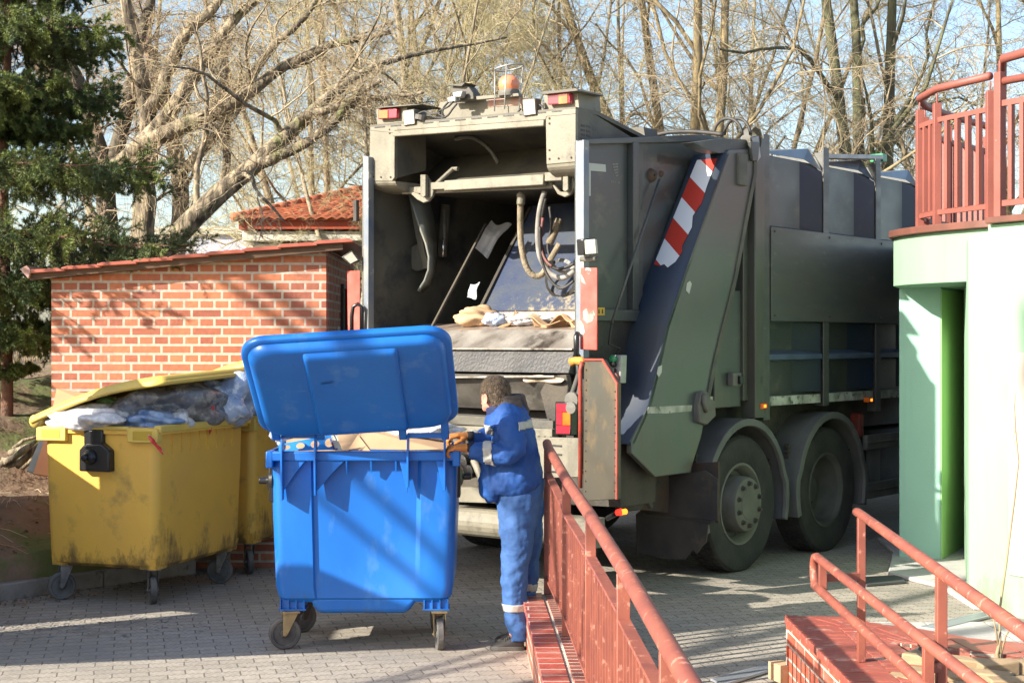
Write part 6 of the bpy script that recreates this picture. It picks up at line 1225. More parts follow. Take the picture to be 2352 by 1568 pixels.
def cloth(o, vox=0.014, sm=4, disp=0.018, ns=0.16, seed=0):
    m = o.modifiers.new('remesh', 'REMESH'); m.mode = 'VOXEL'; m.voxel_size = vox; m.use_smooth_shade = True
    m = o.modifiers.new('smooth', 'SMOOTH'); m.factor = 0.6; m.iterations = sm
    for (s, ns_, nm) in ((disp, ns, 'a'), (disp*0.22, ns*0.4, 'b')):
        t = bpy.data.textures.new('folds'+nm, 'CLOUDS'); t.noise_scale = ns_; t.noise_depth = 2
        m = o.modifiers.new('folds'+nm, 'DISPLACE'); m.texture = t; m.strength = s; m.mid_level = 0.5; m.texture_coords = 'LOCAL'
# body: head, neck, torso, arms and legs as one surface (mostly under the clothes)
a = MB(); hc_ = pp(1137, 905, 0.0); fdir = Vector((-0.80, 0.60, 0)); sd = Vector((0.60, 0.80, 0))
def hr(z, rf, rb, rs, off=0.0, n=20):
    out = []
    for k in range(n):
        t = 2*math.pi*k/n; c_, s_ = math.cos(t), math.sin(t); r_ = rf if c_ > 0 else rb
        out.append(hc_+Vector((0,0,z))+fdir*(c_*r_+off)+sd*s_*rs)
    return out
nk = pp(1166, 952, 0.0)
rings = [hr(0.108,0.02,0.02,0.015,-0.01), hr(0.100,0.055,0.06,0.05,-0.005), hr(0.075,0.082,0.088,0.068), hr(0.035,0.094,0.102,0.077), hr(-0.005,0.096,0.102,0.077), hr(-0.035,0.094,0.090,0.072,0.002), hr(-0.065,0.088,0.072,0.066,0.006), hr(-0.09,0.082,0.062,0.06,0.008)]
a.loft(rings); limb(a, [(hc_+Vector((0.012,-0.002,-0.05)),0.058,0.058),(hc_+Vector((0.03,0,-0.10)),0.058,0.058),(nk+Vector((0,0,0.0)),0.062,0.062),(nk+Vector((0.02,0,-0.05)),0.08,0.09)])
a.loft([hr(-0.06,0.086,0.03,0.055,0.01), hr(-0.09,0.088,0.03,0.048,0.012), hr(-0.112,0.082,0.0,0.034,0.012)])      # jaw and chin
nose = hc_+fdir*0.098+Vector((0,0,-0.02)); a.loft([[nose+fdir*-0.02+sd*0.010+Vector((0,0,0.03)), nose+fdir*-0.02-sd*0.010+Vector((0,0,0.03)), nose+fdir*-0.01-sd*0.012+Vector((0,0,0.03))],[nose+sd*0.016+Vector((0,0,-0.02)), nose-sd*0.016+Vector((0,0,-0.02)), nose+fdir*0.024+Vector((0,0,-0.016))]])
limb(a, [(pp(1172,965),.11,.15),(pp(1180,1010),.12,.14),(pp(1188,1080),.11,.12),(pp(1192,1130),.10,.11)])
limb(a, [(pp(1192,1120,-.05),.07,.07),(pp(1190,1200,-.08),.065,.07),(pp(1186,1290,-.08),.055,.055),(pp(1184,1370,-.08),.05,.052),(pp(1183,1462,-.08),.038,.04)])
limb(a, [(pp(1196,1120,.07),.07,.07),(pp(1205,1200,.12),.075,.08),(pp(1206,1280,.14),.055,.055),(pp(1198,1350,.14),.05,.05),(pp(1186,1440,.15),.038,.04)])
limb(a, [(pp(1168,975,-.15),.06,.06),(pp(1178,1010,-.20),.045,.045),(pp(1172,1034,-.22),.04,.04),(pp(1120,1036,-.20),.042,.042),(pp(1078,1028,-.17),.034,.036)])
limb(a, [(pp(1155,975,.15),.06,.06),(pp(1140,1005,.20),.055,.055),(pp(1120,1015,.18),.045,.045),(pp(1075,1004,.10),.034,.034)])
bd = a.build('body', 'skin', pe); m_ = bd.modifiers.new('r', 'REMESH'); m_.mode = 'VOXEL'; m_.voxel_size = 0.009; m_.use_smooth_shade = True; m_ = bd.modifiers.new('s', 'SMOOTH'); m_.factor = 0.6; m_.iterations = 4
# ear on the side we see, and the far one
for s_ in (-1, 1):
    a = MB(); ec_ = hc_+sd*0.076*s_+fdir*0.018+Vector((0,0,-0.028)); rings = []
    for k in range(6):
        q = k/5; rings.append([ec_+fdir*(-0.012*q)+sd*s_*(0.002+0.020*q)+fdir*0.019*math.cos(t)*(0.7+0.35*q)+Vector((0,0,1))*0.033*math.sin(t)*(0.75+0.3*q) for t in np.linspace(0,2*math.pi,14,endpoint=False)])
    rings.append([p.lerp(ec_+sd*s_*0.010, 0.45) for p in rings[-1]]); a.loft(rings); a.build('ear', 'ear_skin', pe, smooth=True, sub=1)
for s_ in (-1, 1):
    a = MB(); a.lathe([(-0.01,0.004),(-0.006,0.010),(0.004,0.010),(0.006,0.004)], hc_+fdir*0.080+sd*0.03*s_+Vector((0,0,0.008)), ax=fdir, seg=12); a.build('eye', 'paper', pe, smooth=True)
a = MB(); a.bar(hc_+fdir*0.095+sd*0.02+Vector((0,0,-0.062)), hc_+fdir*0.095-sd*0.02+Vector((0,0,-0.062)), 0.008, 0.008); a.build('mouth', 'ear_skin', pe, bevel=0.003)
# hair: cap with rough edge plus many strands
a = MB(); rnd2 = random.Random(9)
def hair_z(t): # lower limit of hair around the head: t=0 face, pi nape
    c_ = math.cos(t); return 0.045 if c_ > 0.86 else (0.005 if c_ > 0.38 else (0.004 if c_ > 0.02 else (-0.045 if c_ > -0.35 else -0.070)))
rings = []
nseg = 40
for j in range(10):
    ring = []
    for k in range(nseg):
        t = 2*math.pi*k/nseg; zl_ = hair_z(t); z = 0.122-(0.122-zl_)*(j/9)**1.15 if j else 0.124; zz = min(z, 0.105)
        f_ = math.sqrt(max(0.02, 1-(max(z,-0.0)/0.128)**2.8)) if z > 0 else 1.0-max(0,(-z-0.03))*1.8
        rf, rb, rs = 0.099, 0.110, 0.081; c_, s_2 = math.cos(t), math.sin(t); r_ = rf if c_ > 0 else rb; f_ *= 1+rnd2.uniform(-.015,.015)
        ring.append(hc_+Vector((0,0,z))+fdir*c_*r_*f_+sd*s_2*rs*f_)
    rings.append(ring)
a.loft(rings, cap=True); 
hair = a.build('hair', 'hair', pe, smooth=True)
a = MB()
for _ in range(3600):
    t = rnd2.uniform(0, 2*math.pi); zl_ = hair_z(t); z = rnd2.uniform(zl_-0.008, 0.118)
    f_ = math.sqrt(max(0.02, 1-(max(z,0)/0.128)**2.8)) if z > 0 else 1.0-max(0,(-z-0.03))*1.8
    c_, s_2 = math.cos(t), math.sin(t); r_ = 0.100 if c_ > 0 else 0.112; n_ = (fdir*c_+sd*s_2+Vector((0,0,max(z,0)*9))).normalized()
    p = hc_+Vector((0,0,z))+fdir*c_*r_*f_+sd*s_2*0.084*f_; crown = hc_+fdir*-0.04+Vector((0,0,0.13)); d = (p-crown); d = (d-n_*d.dot(n_)).normalized()*rnd2.uniform(.008,.018)+n_*rnd2.uniform(.002,.006)+Vector((rnd2.uniform(-.006,.006),)*3)
    w_ = n_.cross(d).normalized()*0.0012; a.add([p-w_, p+w_, p+d], [(0,1,2)])
o = a.build('hair_strands', 'hair', pe, fix=False)
o['label'] = 'short brown hair tufts'; o['kind'] = 'stuff'
# trousers
a = MB()
limb(a, [(pp(1196,1095),.155,.15),(pp(1194,1130),.152,.155),(pp(1193,1160),.145,.15)], 24)
limb(a, [(pp(1192,1130,-.06),.135,.11),(pp(1190,1185,-.07),.125,.11),(pp(1187,1235,-.08),.108,.10),(pp(1183,1285,-.08),.088,.09),(pp(1181,1330,-.08),.085,.088),(pp(1183,1380,-.08),.080,.082),(pp(1184,1420,-.08),.070,.078),(pp(1190,1450,-.08),.060,.075),(pp(1191,1466,-.085),.060,.078)], 24)
limb(a, [(pp(1198,1130,.08),.13,.11),(pp(1210,1185,.10),.115,.11),(pp(1212,1235,.12),.095,.10),(pp(1210,1290,.14),.085,.09),(pp(1209,1335,.14),.08,.085),(pp(1200,1390,.15),.07,.08),(pp(1188,1440,.16),.055,.065)], 24)
tr = a.build('trousers', 'trouser', pe); cloth(tr, 0.009, 4, 0.034, 0.10)
# jacket
a = MB()
limb(a, [(pp(1160,915),.055,.07),(pp(1164,930),.09,.12),(pp(1167,946),.115,.18),(pp(1173,968),.130,.195),(pp(1178,1000),.140,.185),(pp(1182,1040),.158,.18),(pp(1182,1080),.182,.19),(pp(1179,1108),.190,.19),(pp(1177,1124),.178,.185),(pp(1176,1134),.14,.17)], 28)
limb(a, [(pp(1172,962,-.14),.075,.08),(pp(1172,980,-.19),.085,.075),(pp(1180,1008,-.215),.083,.075),(pp(1182,1026,-.23),.078,.07),(pp(1168,1036,-.235),.073,.068),(pp(1142,1036,-.225),.074,.066),(pp(1115,1034,-.205),.070,.062),(pp(1092,1031,-.19),.060,.055),(pp(1086,1030,-.185),.056,.05)], 20)
limb(a, [(pp(1150,962,.14),.075,.08),(pp(1140,985,.20),.075,.07),(pp(1125,1005,.19),.065,.065),(pp(1100,1010,.14),.055,.055),(pp(1078,1004,.10),.042,.045)], 20)
limb(a, [(pp(1125,1060),.06,.10),(pp(1126,1100),.07,.13),(pp(1132,1130),.08,.14),(pp(1138,1148),.05,.10)], 20)
limb(a, [(pp(1132,945,.02),.05,.09),(pp(1140,958,.02),.08,.13),(pp(1150,985,.0),.10,.16)], 20)
jk = a.build('jacket', 'jacket', pe); cloth(jk, 0.009, 4, 0.036, 0.10)
# hood bunched behind the neck
a = MB()
for r_, dz, k0 in ((0.036,0.0,0),(0.034,0.028,1),(0.028,0.055,2)):
    pts = []
    for k in range(13):
        t = R(-10)+R(330)*k/12; pts.append(pp(1168+k0*-1,940-k0*5)+Vector((0.094*math.cos(t)*(1-0.08*k0)+0.012, 0.098*math.sin(t)*(1-.06*k0), dz-0.006+0.040*math.cos(t+R(180))*-0.4-0.02*math.cos(t))))
    a.tube(pts, [r_*(0.85+0.25*math.sin(k*1.1)) for k in range(13)], 10)
hd = a.build('hood', 'hood', pe); cloth(hd, 0.009, 2, 0.014, 0.05)
a = MB(); limb(a, [(pp(1150,950),.085,.11),(pp(1143,940),.078,.10),(pp(1139,928),.070,.088)], 20); cl_ = a.build('collar', 'navy', pe); cloth(cl_, 0.010, 2, 0.01, 0.06)
# reflective bands: rings hugging sleeve, shoulder, trouser legs
def band(c1, c2, rx, ry, name='reflective_band', m='reflect', n=26, wav=0.006):
    a = MB(); d = c2-c1; r1 = ell(c1, rx, ry, ax=d, n=n); r2 = ell(c2, rx, ry, ax=d, n=n); a.loft([r1, r2], cap=False); return a.build(name, m, pe, smooth=True, solid=0.003)
def wrap(name, m, target, test, off=0.004):            # band cut out of the real surface of a garment
    dg = bpy.context.evaluated_depsgraph_get(); ev = target.evaluated_get(dg); me = ev.to_mesh()
    vs = [v.co+v.normal*off for v in me.vertices]; keep = [tuple(p.vertices) for p in me.polygons if test(p.center)]
    idx = sorted({i for f in keep for i in f}); mp_ = {j: i for i, j in enumerate(idx)}
    a = MB(); a.add([vs[i] for i in idx], [tuple(mp_[i] for i in f) for f in keep]); ev.to_mesh_clear()
    o = a.build(name, m, pe, smooth=True, fix=False, solid=0.003); return o
def between(p, c1, c2, lim=0.12):
    d = c2-c1; t = (p-c1).dot(d)/d.length_squared; q = c1+d*t; return 0 <= t <= 1 and (p-q).length < lim
bpy.context.view_layer.update()
s1 = pp(1136,1035,-.222); s2 = pp(1117,1036,-.206); wrap('reflective_band', 'reflect', jk, lambda p: between(p, s1, s2, .10) and p.y < -0.10)
k1 = pp(1183,1396,-.08); k2 = pp(1183,1380,-.08); wrap('reflective_band', 'reflect', tr, lambda p: between(p, k1, k2, .115) and p.y < 0.045)
k3 = pp(1204,1360,.14); k4 = pp(1206,1344,.14); wrap('reflective_band', 'reflect', tr, lambda p: between(p, k3, k4, .115) and p.y > 0.02)
sh1 = pp(1186,966); sh2 = pp(1188,984); wrap('reflective_band', 'reflect', jk, lambda p: between(p, sh1, sh2, .4) and pp(1226,0).x > p.x > pp(1190,0).x)
ch1 = pp(1146,972); wrap('reflective_band', 'reflect', jk, lambda p: pp(0,996).z < p.z < pp(0,975).z and p.x < pp(1134,0).x and p.y > -0.13 and p.y < 0.1)
# gloved hands gripping the bin rim: palm, four curled fingers and a thumb, knitted cuff
def hand(wrist, fwd, up, sc, name, thumb):
    fwd = Vector(fwd).normalized(); up = Vector(up); up = (up-fwd*up.dot(fwd)).normalized(); lat = fwd.cross(up).normalized()*thumb
    a = MB()
    def hp3(x, y, z): return wrist+(fwd*x+lat*y+up*z)*sc
    limb(a, [(hp3(-0.01,0,0),.032*sc,.036*sc),(hp3(0.03,0,0.004),.026*sc,.042*sc),(hp3(0.07,0,0.008),.022*sc,.046*sc),(hp3(0.095,0,0.004),.017*sc,.042*sc)], 16)
    for y, l_, b_ in ((-0.033,0.8,0),(-0.011,1.0,.004),(0.012,1.04,.004),(0.034,0.92,0)):
        p = [hp3(0.085,y,0.006+b_), hp3(0.085+0.040*l_,y*1.05,0.002+b_), hp3(0.085+0.058*l_,y*1.05,-0.026*l_), hp3(0.085+0.050*l_,y*1.0,-0.052*l_), hp3(0.085+0.032*l_,y*1.0,-0.062*l_)]
        a.tube(p, [.0125*sc,.0120*sc,.0115*sc,.0108*sc,.009*sc], 10)
    a.tube([hp3(0.02,0.034,-0.004), hp3(0.048,0.058,-0.014), hp3(0.078,0.064,-0.026), hp3(0.098,0.056,-0.038)], [.016*sc,.0145*sc,.013*sc,.010*sc], 10)
    o = a.build(name, 'glove', pe); m_ = o.modifiers.new('r', 'REMESH'); m_.mode = 'VOXEL'; m_.voxel_size = 0.0045; m_.use_smooth_shade = True; m_ = o.modifiers.new('s', 'SMOOTH'); m_.factor = 0.5; m_.iterations = 2
    a = MB(); limb(a, [(hp3(-0.045,0,0),.036*sc,.038*sc),(hp3(-0.02,0,0),.034*sc,.037*sc),(hp3(0.0,0,0),.033*sc,.037*sc)], 18); a.build('glove_cuff', 'glove_dark', pe, smooth=True)
hand(pp(1076,1024,-.18), (-0.95,0.10,-0.05), (0.1,-0.25,1), 0.98, 'glove', 1)
hand(pp(1072,1003,.07), (-0.97,-0.15,-0.02), (0.05,-0.2,1), 0.92, 'glove', -1)
# shoes
def shoe(heel, toe, sc=1.0):
    d = (toe-heel); L_ = d.length; d.normalize(); l_ = Vector((-d.y,d.x,0)); up = Vector((0,0,1))
    def sp_(x, y, z): return heel+d*x*L_+l_*y*sc+up*z
    prof_ = [(0.0,.030,.085),(0.08,.040,.095),(0.28,.042,.098),(0.42,.042,.082),(0.58,.048,.062),(0.75,.052,.052),(0.90,.045,.042),(0.98,.028,.032),(1.0,.012,.026)]
    a = MB(); rings = []
    for x, wd, ht in prof_:
        rings.append([sp_(x, wd*math.cos(t), 0.022+max(0,math.sin(t))*(ht-0.022)) if math.sin(t) > -0.01 else sp_(x, wd*math.cos(t), 0.020) for t in np.linspace(0,2*math.pi,16,endpoint=False)])
    a.loft(rings); o = a.build('shoe', 'shoe', pe, smooth=True)
    a = MB(); rings = []
    for x, wd, ht in [(-0.02,.02,0)]+prof_+[(1.02,.006,0)]: rings.append([sp_(x,(wd+.004),0.026), sp_(x,-(wd+.004),0.026), sp_(x,-(wd+.002),0.0), sp_(x,(wd+.002),0.0)])
    a.loft(rings); a.build('sole', 'sole', o, bevel=0.004)
    a = MB()
    for k in range(4): a.tube([sp_(0.42+k*.05,.03,.085-k*.008), sp_(0.42+k*.05,0,.094-k*.008), sp_(0.42+k*.05,-.03,.085-k*.008)], 0.003, 5)
    a.build('lace', 'sole', o)
h_ = pp(1203,1480,-.09); t_ = pp(1127,1480,-.10); h_.z = 0; t_.z = 0; shoe(h_, t_, 1.0)
h_ = pp(1200,1440,.19); t_ = pp(1160,1440,.12); h_.z = 0; t_.z = 0; shoe(h_+Vector((.03,0,0)), t_+Vector((-.06,-.0,0)), 1.0)
# ================================================================== TREES (vectorised branching)
def tubes(P3, rad, S_=5):                              # P3 (K,N,3), rad (K,N) -> verts, faces
    K, N, _ = P3.shape; T = np.empty_like(P3); T[:,1:-1] = P3[:,2:]-P3[:,:-2]; T[:,0] = P3[:,1]-P3[:,0]; T[:,-1] = P3[:,-1]-P3[:,-2]
    T /= np.linalg.norm(T, axis=2, keepdims=True)+1e-9
    ref = np.where(np.abs(T[:,:1,2:3]) > 0.9, np.array([1.,0,0]), np.array([0,0,1.])); A = np.cross(T, ref); A /= np.linalg.norm(A, axis=2, keepdims=True)+1e-9; B = np.cross(T, A)
    th = np.arange(S_)*2*math.pi/S_; ring = A[:,:,None,:]*np.cos(th)[None,None,:,None]+B[:,:,None,:]*np.sin(th)[None,None,:,None]
    co = (P3[:,:,None,:]+ring*rad[:,:,None,None]).reshape(-1,3)
    k = np.arange(K)[:,None,None]; i = np.arange(N-1)[None,:,None]; s = np.arange(S_)[None,None,:]; s2 = (s+1)%S_; b = k*N*S_
    f = np.stack([b+i*S_+s, b+i*S_+s2, b+(i+1)*S_+s2, b+(i+1)*S_+s], -1).reshape(-1,4)
    return co, f
def children(P3, rad, n, rg, lmin, lmax, ang, N, rr, rmin, droop=0.0, tmin=0.2, up=0.0, wob=0.12, lenscale=True):
    K, M_, _ = P3.shape; plen = np.linalg.norm(P3[:,1:]-P3[:,:-1], axis=2).sum(1)
    t = tmin+(0.98-tmin)*((np.arange(n)[None,:]+rg.uniform(0,1,(K,n)))/n); x = t*(M_-1); i = np.minimum(x.astype(int), M_-2); fr = (x-i)[...,None]; kk = np.arange(K)[:,None]
    base = P3[kk,i]*(1-fr)+P3[kk,i+1]*fr; T = P3[kk,i+1]-P3[kk,i]; T /= np.linalg.norm(T, axis=2, keepdims=True)+1e-9
    r0 = rad[kk,i]*(1-fr[...,0])+rad[kk,i+1]*fr[...,0]
    rv = rg.normal(0,1,(K,n,3)); A = np.cross(T, rv); A /= np.linalg.norm(A, axis=2, keepdims=True)+1e-9
    a = np.radians(rg.uniform(ang[0], ang[1], (K,n)))[...,None]; d = T*np.cos(a)+A*np.sin(a); d[...,2] += up; d /= np.linalg.norm(d, axis=2, keepdims=True)
    L = rg.uniform(lmin, lmax, (K,n))*(1-0.45*t)
    if lenscale: L = L*plen[:,None]
    d = d.reshape(-1,3); base = base.reshape(-1,3); L = L.reshape(-1); r0 = r0.reshape(-1); C_ = len(L)
    out = np.empty((C_,N,3)); out[:,0] = base; cur = d.copy(); step = (L/(N-1))[:,None]
    for j in range(1,N):
        cur = cur+rg.normal(0,wob,(C_,3)); cur[:,2] -= droop; cur /= np.linalg.norm(cur, axis=1, keepdims=True)+1e-9; out[:,j] = out[:,j-1]+cur*step
    tp = np.linspace(1,0.35,N)[None,:]; rc = np.maximum(np.minimum(r0*rr, L*0.02+0.002), rmin)[:,None]*tp
    return out, np.maximum(rc, rmin*0.55)
def resample(pts, rad, N):
    pts = np.array(pts, float); rad = np.array(rad, float); s = np.r_[0, np.cumsum(np.linalg.norm(np.diff(pts, axis=0), axis=1))]; u = np.linspace(0, s[-1], N)
    P_ = np.stack([np.interp(u, s, pts[:,k]) for k in range(3)], 1)
    for _ in range(2): P_[1:-1] = (P_[:-2]+2*P_[1:-1]+P_[2:])/4
    return P_, np.interp(u, s, rad)
def make_tree(name, label, base, limbs, seed, spec, mats=('bark','twig'), group='bare trees behind the truck and shed', rmin=0.0028, ep=48):
    """limbs: explicit list of (points, radii) relative to base; spec: list of level settings"""
    rg = np.random.default_rng(seed); o = thing(name, label, 'tree', base, 0, group)
    LP_ = []; LR = []
    for p, r in limbs:
        a_, b_ = resample(p, r, 14); jit = np.cumsum(rg.normal(0, 0.02, (14,3)), 0); jit[0] = 0; LP_.append(a_+jit); LR.append(b_)
    P3 = np.stack(LP_); rad = np.stack(LR); co, f = tubes(P3, rad, 12); fastmesh('trunk', co, f, mats[0], o)
    lv = [(P3, rad)]; cos = []; fs = []; off = 0; cob = []; fb = []; offb = 0
    for li, s in enumerate(spec):
        src = lv[s.get('src', -1)] if s.get('src', -1) != -1 else lv[-1]
        P2, r2 = children(src[0], src[1], s['n'], rg, s['l'][0], s['l'][1], s['a'], s['N'], s['r'], max(rmin, s.get('rmin', 0)), s.get('droop', 0), s.get('t', 0.15), s.get('up', 0), s.get('w', 0.12))
        lv.append((P2, r2)); co, f = tubes(P2, r2, s['S'])
        if li == 0: cob.append(co); fb.append(f+offb); offb += len(co)
        else: cos.append(co); fs.append(f+off); off += len(co)
    if ep:                                             # thin water shoots hanging from trunk and limbs
        for (sr, k_, l0, l1) in ((lv[0], ep, .5, 1.5), (lv[1], max(3, ep//14), .4, 1.1)):
            P2, r2 = children(sr[0], sr[1], k_, rg, l0, l1, (35,100), 9, .01, rmin*1.15, .08, .04, .05, .24, lenscale=False); co, f = tubes(P2, r2, 3); cos.append(co); fs.append(f+off); off += len(co)
            P4, r4 = children(P2, r2, 4, rg, .25, .5, (30,80), 6, .6, rmin, .14, .1, 0, .32); co, f = tubes(P4, r4, 3); cos.append(co); fs.append(f+off); off += len(co)
    fastmesh('limbs', np.concatenate(cob), np.concatenate(fb), mats[0], o)
    fastmesh('crown', np.concatenate(cos), np.concatenate(fs), mats[1], o)
    return o
def rel(pts, D, base):
    out = []
    for q in pts:
        d = D+(q[2] if len(q) > 2 else 0); p = P(q[0], q[1], d)-Vector(base); out.append(tuple(p))
    return out
sp_big = [dict(n=8, l=(.22,.45), a=(25,75), N=9, r=.35, S=6, t=.15, w=.20, up=.05, rmin=.009), dict(n=7, l=(.35,.65), a=(25,75), N=8, r=.45, S=4, w=.22, droop=.03, rmin=.006), dict(n=6, l=(.35,.75), a=(25,80), N=6, r=.5, S=3, w=.26, droop=.08, rmin=.003), dict(n=4, l=(.4,.9), a=(25,75), N=6, r=.6, S=3, w=.34, droop=.12)]
# the leaning tree whose big limbs cross the picture
b = (-4.55, 17.0, 0.9)
make_tree('bare_tree', 'leaning bare tree with thick limb slanting up to the right above the brick shed', b,
  [(rel([(330,640),(362,585),(430,505),(545,430),(622,348),(700,268),(790,190,.5),(880,135,.6),(1010,105,1),(1180,75,1.4)], 17, b), [.145,.13,.12,.11,.095,.08,.06,.038,.022,.012]),
   (rel([(600,375),(650,360),(715,330),(760,285),(800,235),(850,205)], 17, b), [.07,.06,.055,.05,.04,.025]),
   (rel([(690,275),(730,262),(800,240),(880,245),(960,236)], 17, b), [.06,.05,.04,.03,.02])], 11, sp_big[:3]+[dict(n=4, l=(.35,.75), a=(25,70), N=5, r=.6, S=3, w=.22, droop=.12)])
b = (-4.9, 18.6, 0.9)
make_tree('bare_tree', 'multi-trunk bare tree with rough upright trunk behind the leaning limb', b,
  [(rel([(322,620),(328,540),(334,430),(336,330),(338,250),(318,150),(300,60),(285,-60)], 18.6, b), [.145,.13,.125,.12,.10,.09,.075,.06]),
   (rel([(255,395),(300,345),(370,268),(430,170),(475,105),(520,50),(580,-10),(640,-60)], 18.4, b), [.12,.105,.095,.09,.08,.07,.05,.035]),
   (rel([(320,330),(400,285),(470,250),(540,215),(600,160),(660,125),(760,85),(880,55)], 18.2, b), [.10,.10,.09,.08,.07,.06,.05,.03]),
   (rel([(345,250),(380,140),(430,75),(480,20),(520,-60)], 18.5, b), [.09,.08,.07,.06,.045])], 12, sp_big)
b = (-4.4, 19.8, 0.9)
make_tree('bare_tree', 'bare tree with slim trunk just right of the rough upright trunk', b,
  [(rel([(402,610),(404,520),(402,440),(395,350),(380,290),(350,200),(300,90),(255,10),(230,-60)], 19.8, b), [.125,.115,.11,.11,.10,.09,.07,.06,.045]),
   (rel([(400,420),(470,330),(500,300),(525,280),(560,190),(600,120),(690,40),(740,-40)], 19.6, b), [.07,.07,.06,.06,.06,.05,.04,.03]),
   (rel([(512,430),(515,350),(518,260),(512,180),(530,90)], 19.7, b), [.05,.05,.045,.04,.03])], 13, sp_big)
b = (-5.8, 19.2, 0.9)
make_tree('bare_tree', 'dark bare tree with forked trunk beside the spruce', b,
  [(rel([(268,640),(258,520),(248,420),(238,330),(212,250),(180,160),(150,90),(110,20),(80,-50)], 19.2, b), [.14,.13,.125,.115,.10,.09,.07,.06,.045]),
   (rel([(250,420),(262,340),(290,260),(320,190),(330,100),(345,20),(370,-60)], 19.3, b), [.11,.10,.09,.08,.07,.06,.045]),
   (rel([(215,250),(150,170),(90,110),(40,60),(0,10)], 19.0, b), [.08,.07,.05,.04,.03])], 14, sp_big, mats=('bark_dark','twig_red'))
# generic bare trees for the background
def generic(seed, base, h, label, mats, lean=(0,0), fork=3, rt=0.16, spread=0.45, yellow=False, sp=None):
    rg = random.Random(seed); limbs = []
    for k in range(fork):
        az = 2*math.pi*k/fork+rg.uniform(-.5,.5); s = spread*(0.3 if k == 0 else 1); pts = [(0,0,0)]; z0 = h*0.14*(1+0.5*k/fork); pts.append((lean[0]*0.1, lean[1]*0.1, z0))
        x, y, z = pts[-1]; n = 6
        for j in range(n):
            e = s*(1-0.12*j)*rg.uniform(.6,1.3); dz = h*0.86/n; x += math.cos(az)*e*dz+lean[0]/n+rg.uniform(-.12,.12); y += math.sin(az)*e*dz+lean[1]/n+rg.uniform(-.12,.12); z += dz*rg.uniform(.85,1.05); pts.append((x,y,z))
        limbs.append((pts, [rt, rt*0.85]+[rt*(0.75-0.11*j) for j in range(n)]))
    return make_tree('bare_tree', label, base, limbs, seed, sp or sp_gen, mats=mats, rmin=0.0036, ep=20)
sp_gen = [dict(n=9, l=(.26,.45), a=(25,65), N=9, r=.5, S=6, t=.16, w=.22, up=.10, rmin=.014), dict(n=7, l=(.32,.6), a=(22,60), N=7, r=.5, S=4, w=.22, rmin=.007), dict(n=8, l=(.4,.75), a=(22,65), N=5, r=.5, S=3, w=.24, droop=.04), dict(n=7, l=(.45,.9), a=(22,65), N=4, r=.6, S=3, w=.22, droop=.06)]
proto = generic(51, (-1.2, 24.5, 0.3), 12.5, 'tall bare tree behind the truck hood, above its orange beacon', ('bark_pale','twig_olive'), fork=4, rt=.085)
p2_ = generic(52, (2.9, 24.0, 0.0), 13, 'bare tree with yellowish forked limbs above the truck container', ('bark_yellow','twig'), fork=4, rt=.115, spread=.4)
p3_ = generic(53, (6.3, 26.5, 0.0), 12.5, 'bare tree with dark mossy trunk just left of the balcony', ('bark_moss','twig'), fork=3, rt=.16, spread=.22)
p4_ = generic(54, (0.9, 28.5, 0.3), 10.5, 'dense low bare tree right of the beacon', ('bark_pale','twig_olive'), fork=5, rt=.07, spread=.6)
def again(src, loc, rz, sc, label):
    c = copy_tree(src); c.location = loc; c.rotation_euler = (0, 0, rz); c.scale = (sc, sc, sc); c['label'] = label; return c
again(proto, (-3.4, 27.0, .3), 2.1, 0.95, 'bare tree above the orange tiled roof, ridge end')
again(p4_, (-1.9, 21.5, .3), 4.0, 0.72, 'low bushy bare tree at left of the truck hood')
again(p4_, (2.6, 33, 0), 1.2, 1.1, 'dense bare tree far behind the middle of the truck')
again(proto, (5.0, 32, 0), 3.3, 1.0, 'bare tree between the yellowish tree and the mossy trunk')
again(p4_, (8.6, 29, 0), 0.4, 0.95, 'bushy bare tree seen through the balcony railing')
again(p2_, (10.4, 31, 0), 2.6, 1.0, 'bare tree above the balcony handrail at right edge')
again(proto, (-7.6, 30, .6), 0.8, 0.95, 'bare tree far behind the two upright trunks')
again(proto, (-4.6, 40, 0), 4.4, 1.0, 'farthest bare tree behind the leaning limb')
# a bare tree beside the photographer, whose limbs throw the stripes on wall, bin and balcony
b = (-9.2, 2.5, 0.0)
make_tree('bare_tree', 'bare tree standing outside the frame to the left of the camera', b,
  [([(0,0,0),(0,0.1,2.0),(0.0,0.1,4.2),(-.2,0.1,6.2),(-.4,0.0,8.2),(-.6,0.0,10.4)], [.22,.20,.18,.14,.10,.05]),
   ([(0,0.1,3.4),(0.1,1.3,5.3),(0.2,3.4,6.0),(0.2,5.9,6.15),(0.25,8.2,6.5)], [.03,.028,.028,.055,.04]),
   ([(0,0.1,3.8),(-0.1,1.5,5.9),(0,3.5,6.5),(0.1,5.9,6.6),(0.0,8.4,6.9)], [.035,.032,.035,.07,.05]),
   ([(0,0.1,4.0),(0.5,1,5.6),(0.7,2.2,6.9),(1,3.5,8.2)], [.10,.09,.07,.04])], 77,
  [dict(n=4, l=(.2,.35), a=(25,60), N=8, r=.4, S=6, t=.3, w=.14, rmin=.010), dict(n=3, l=(.35,.6), a=(25,65), N=6, r=.5, S=4, w=.16, rmin=.006)], group='bare trees around the yard', ep=0)

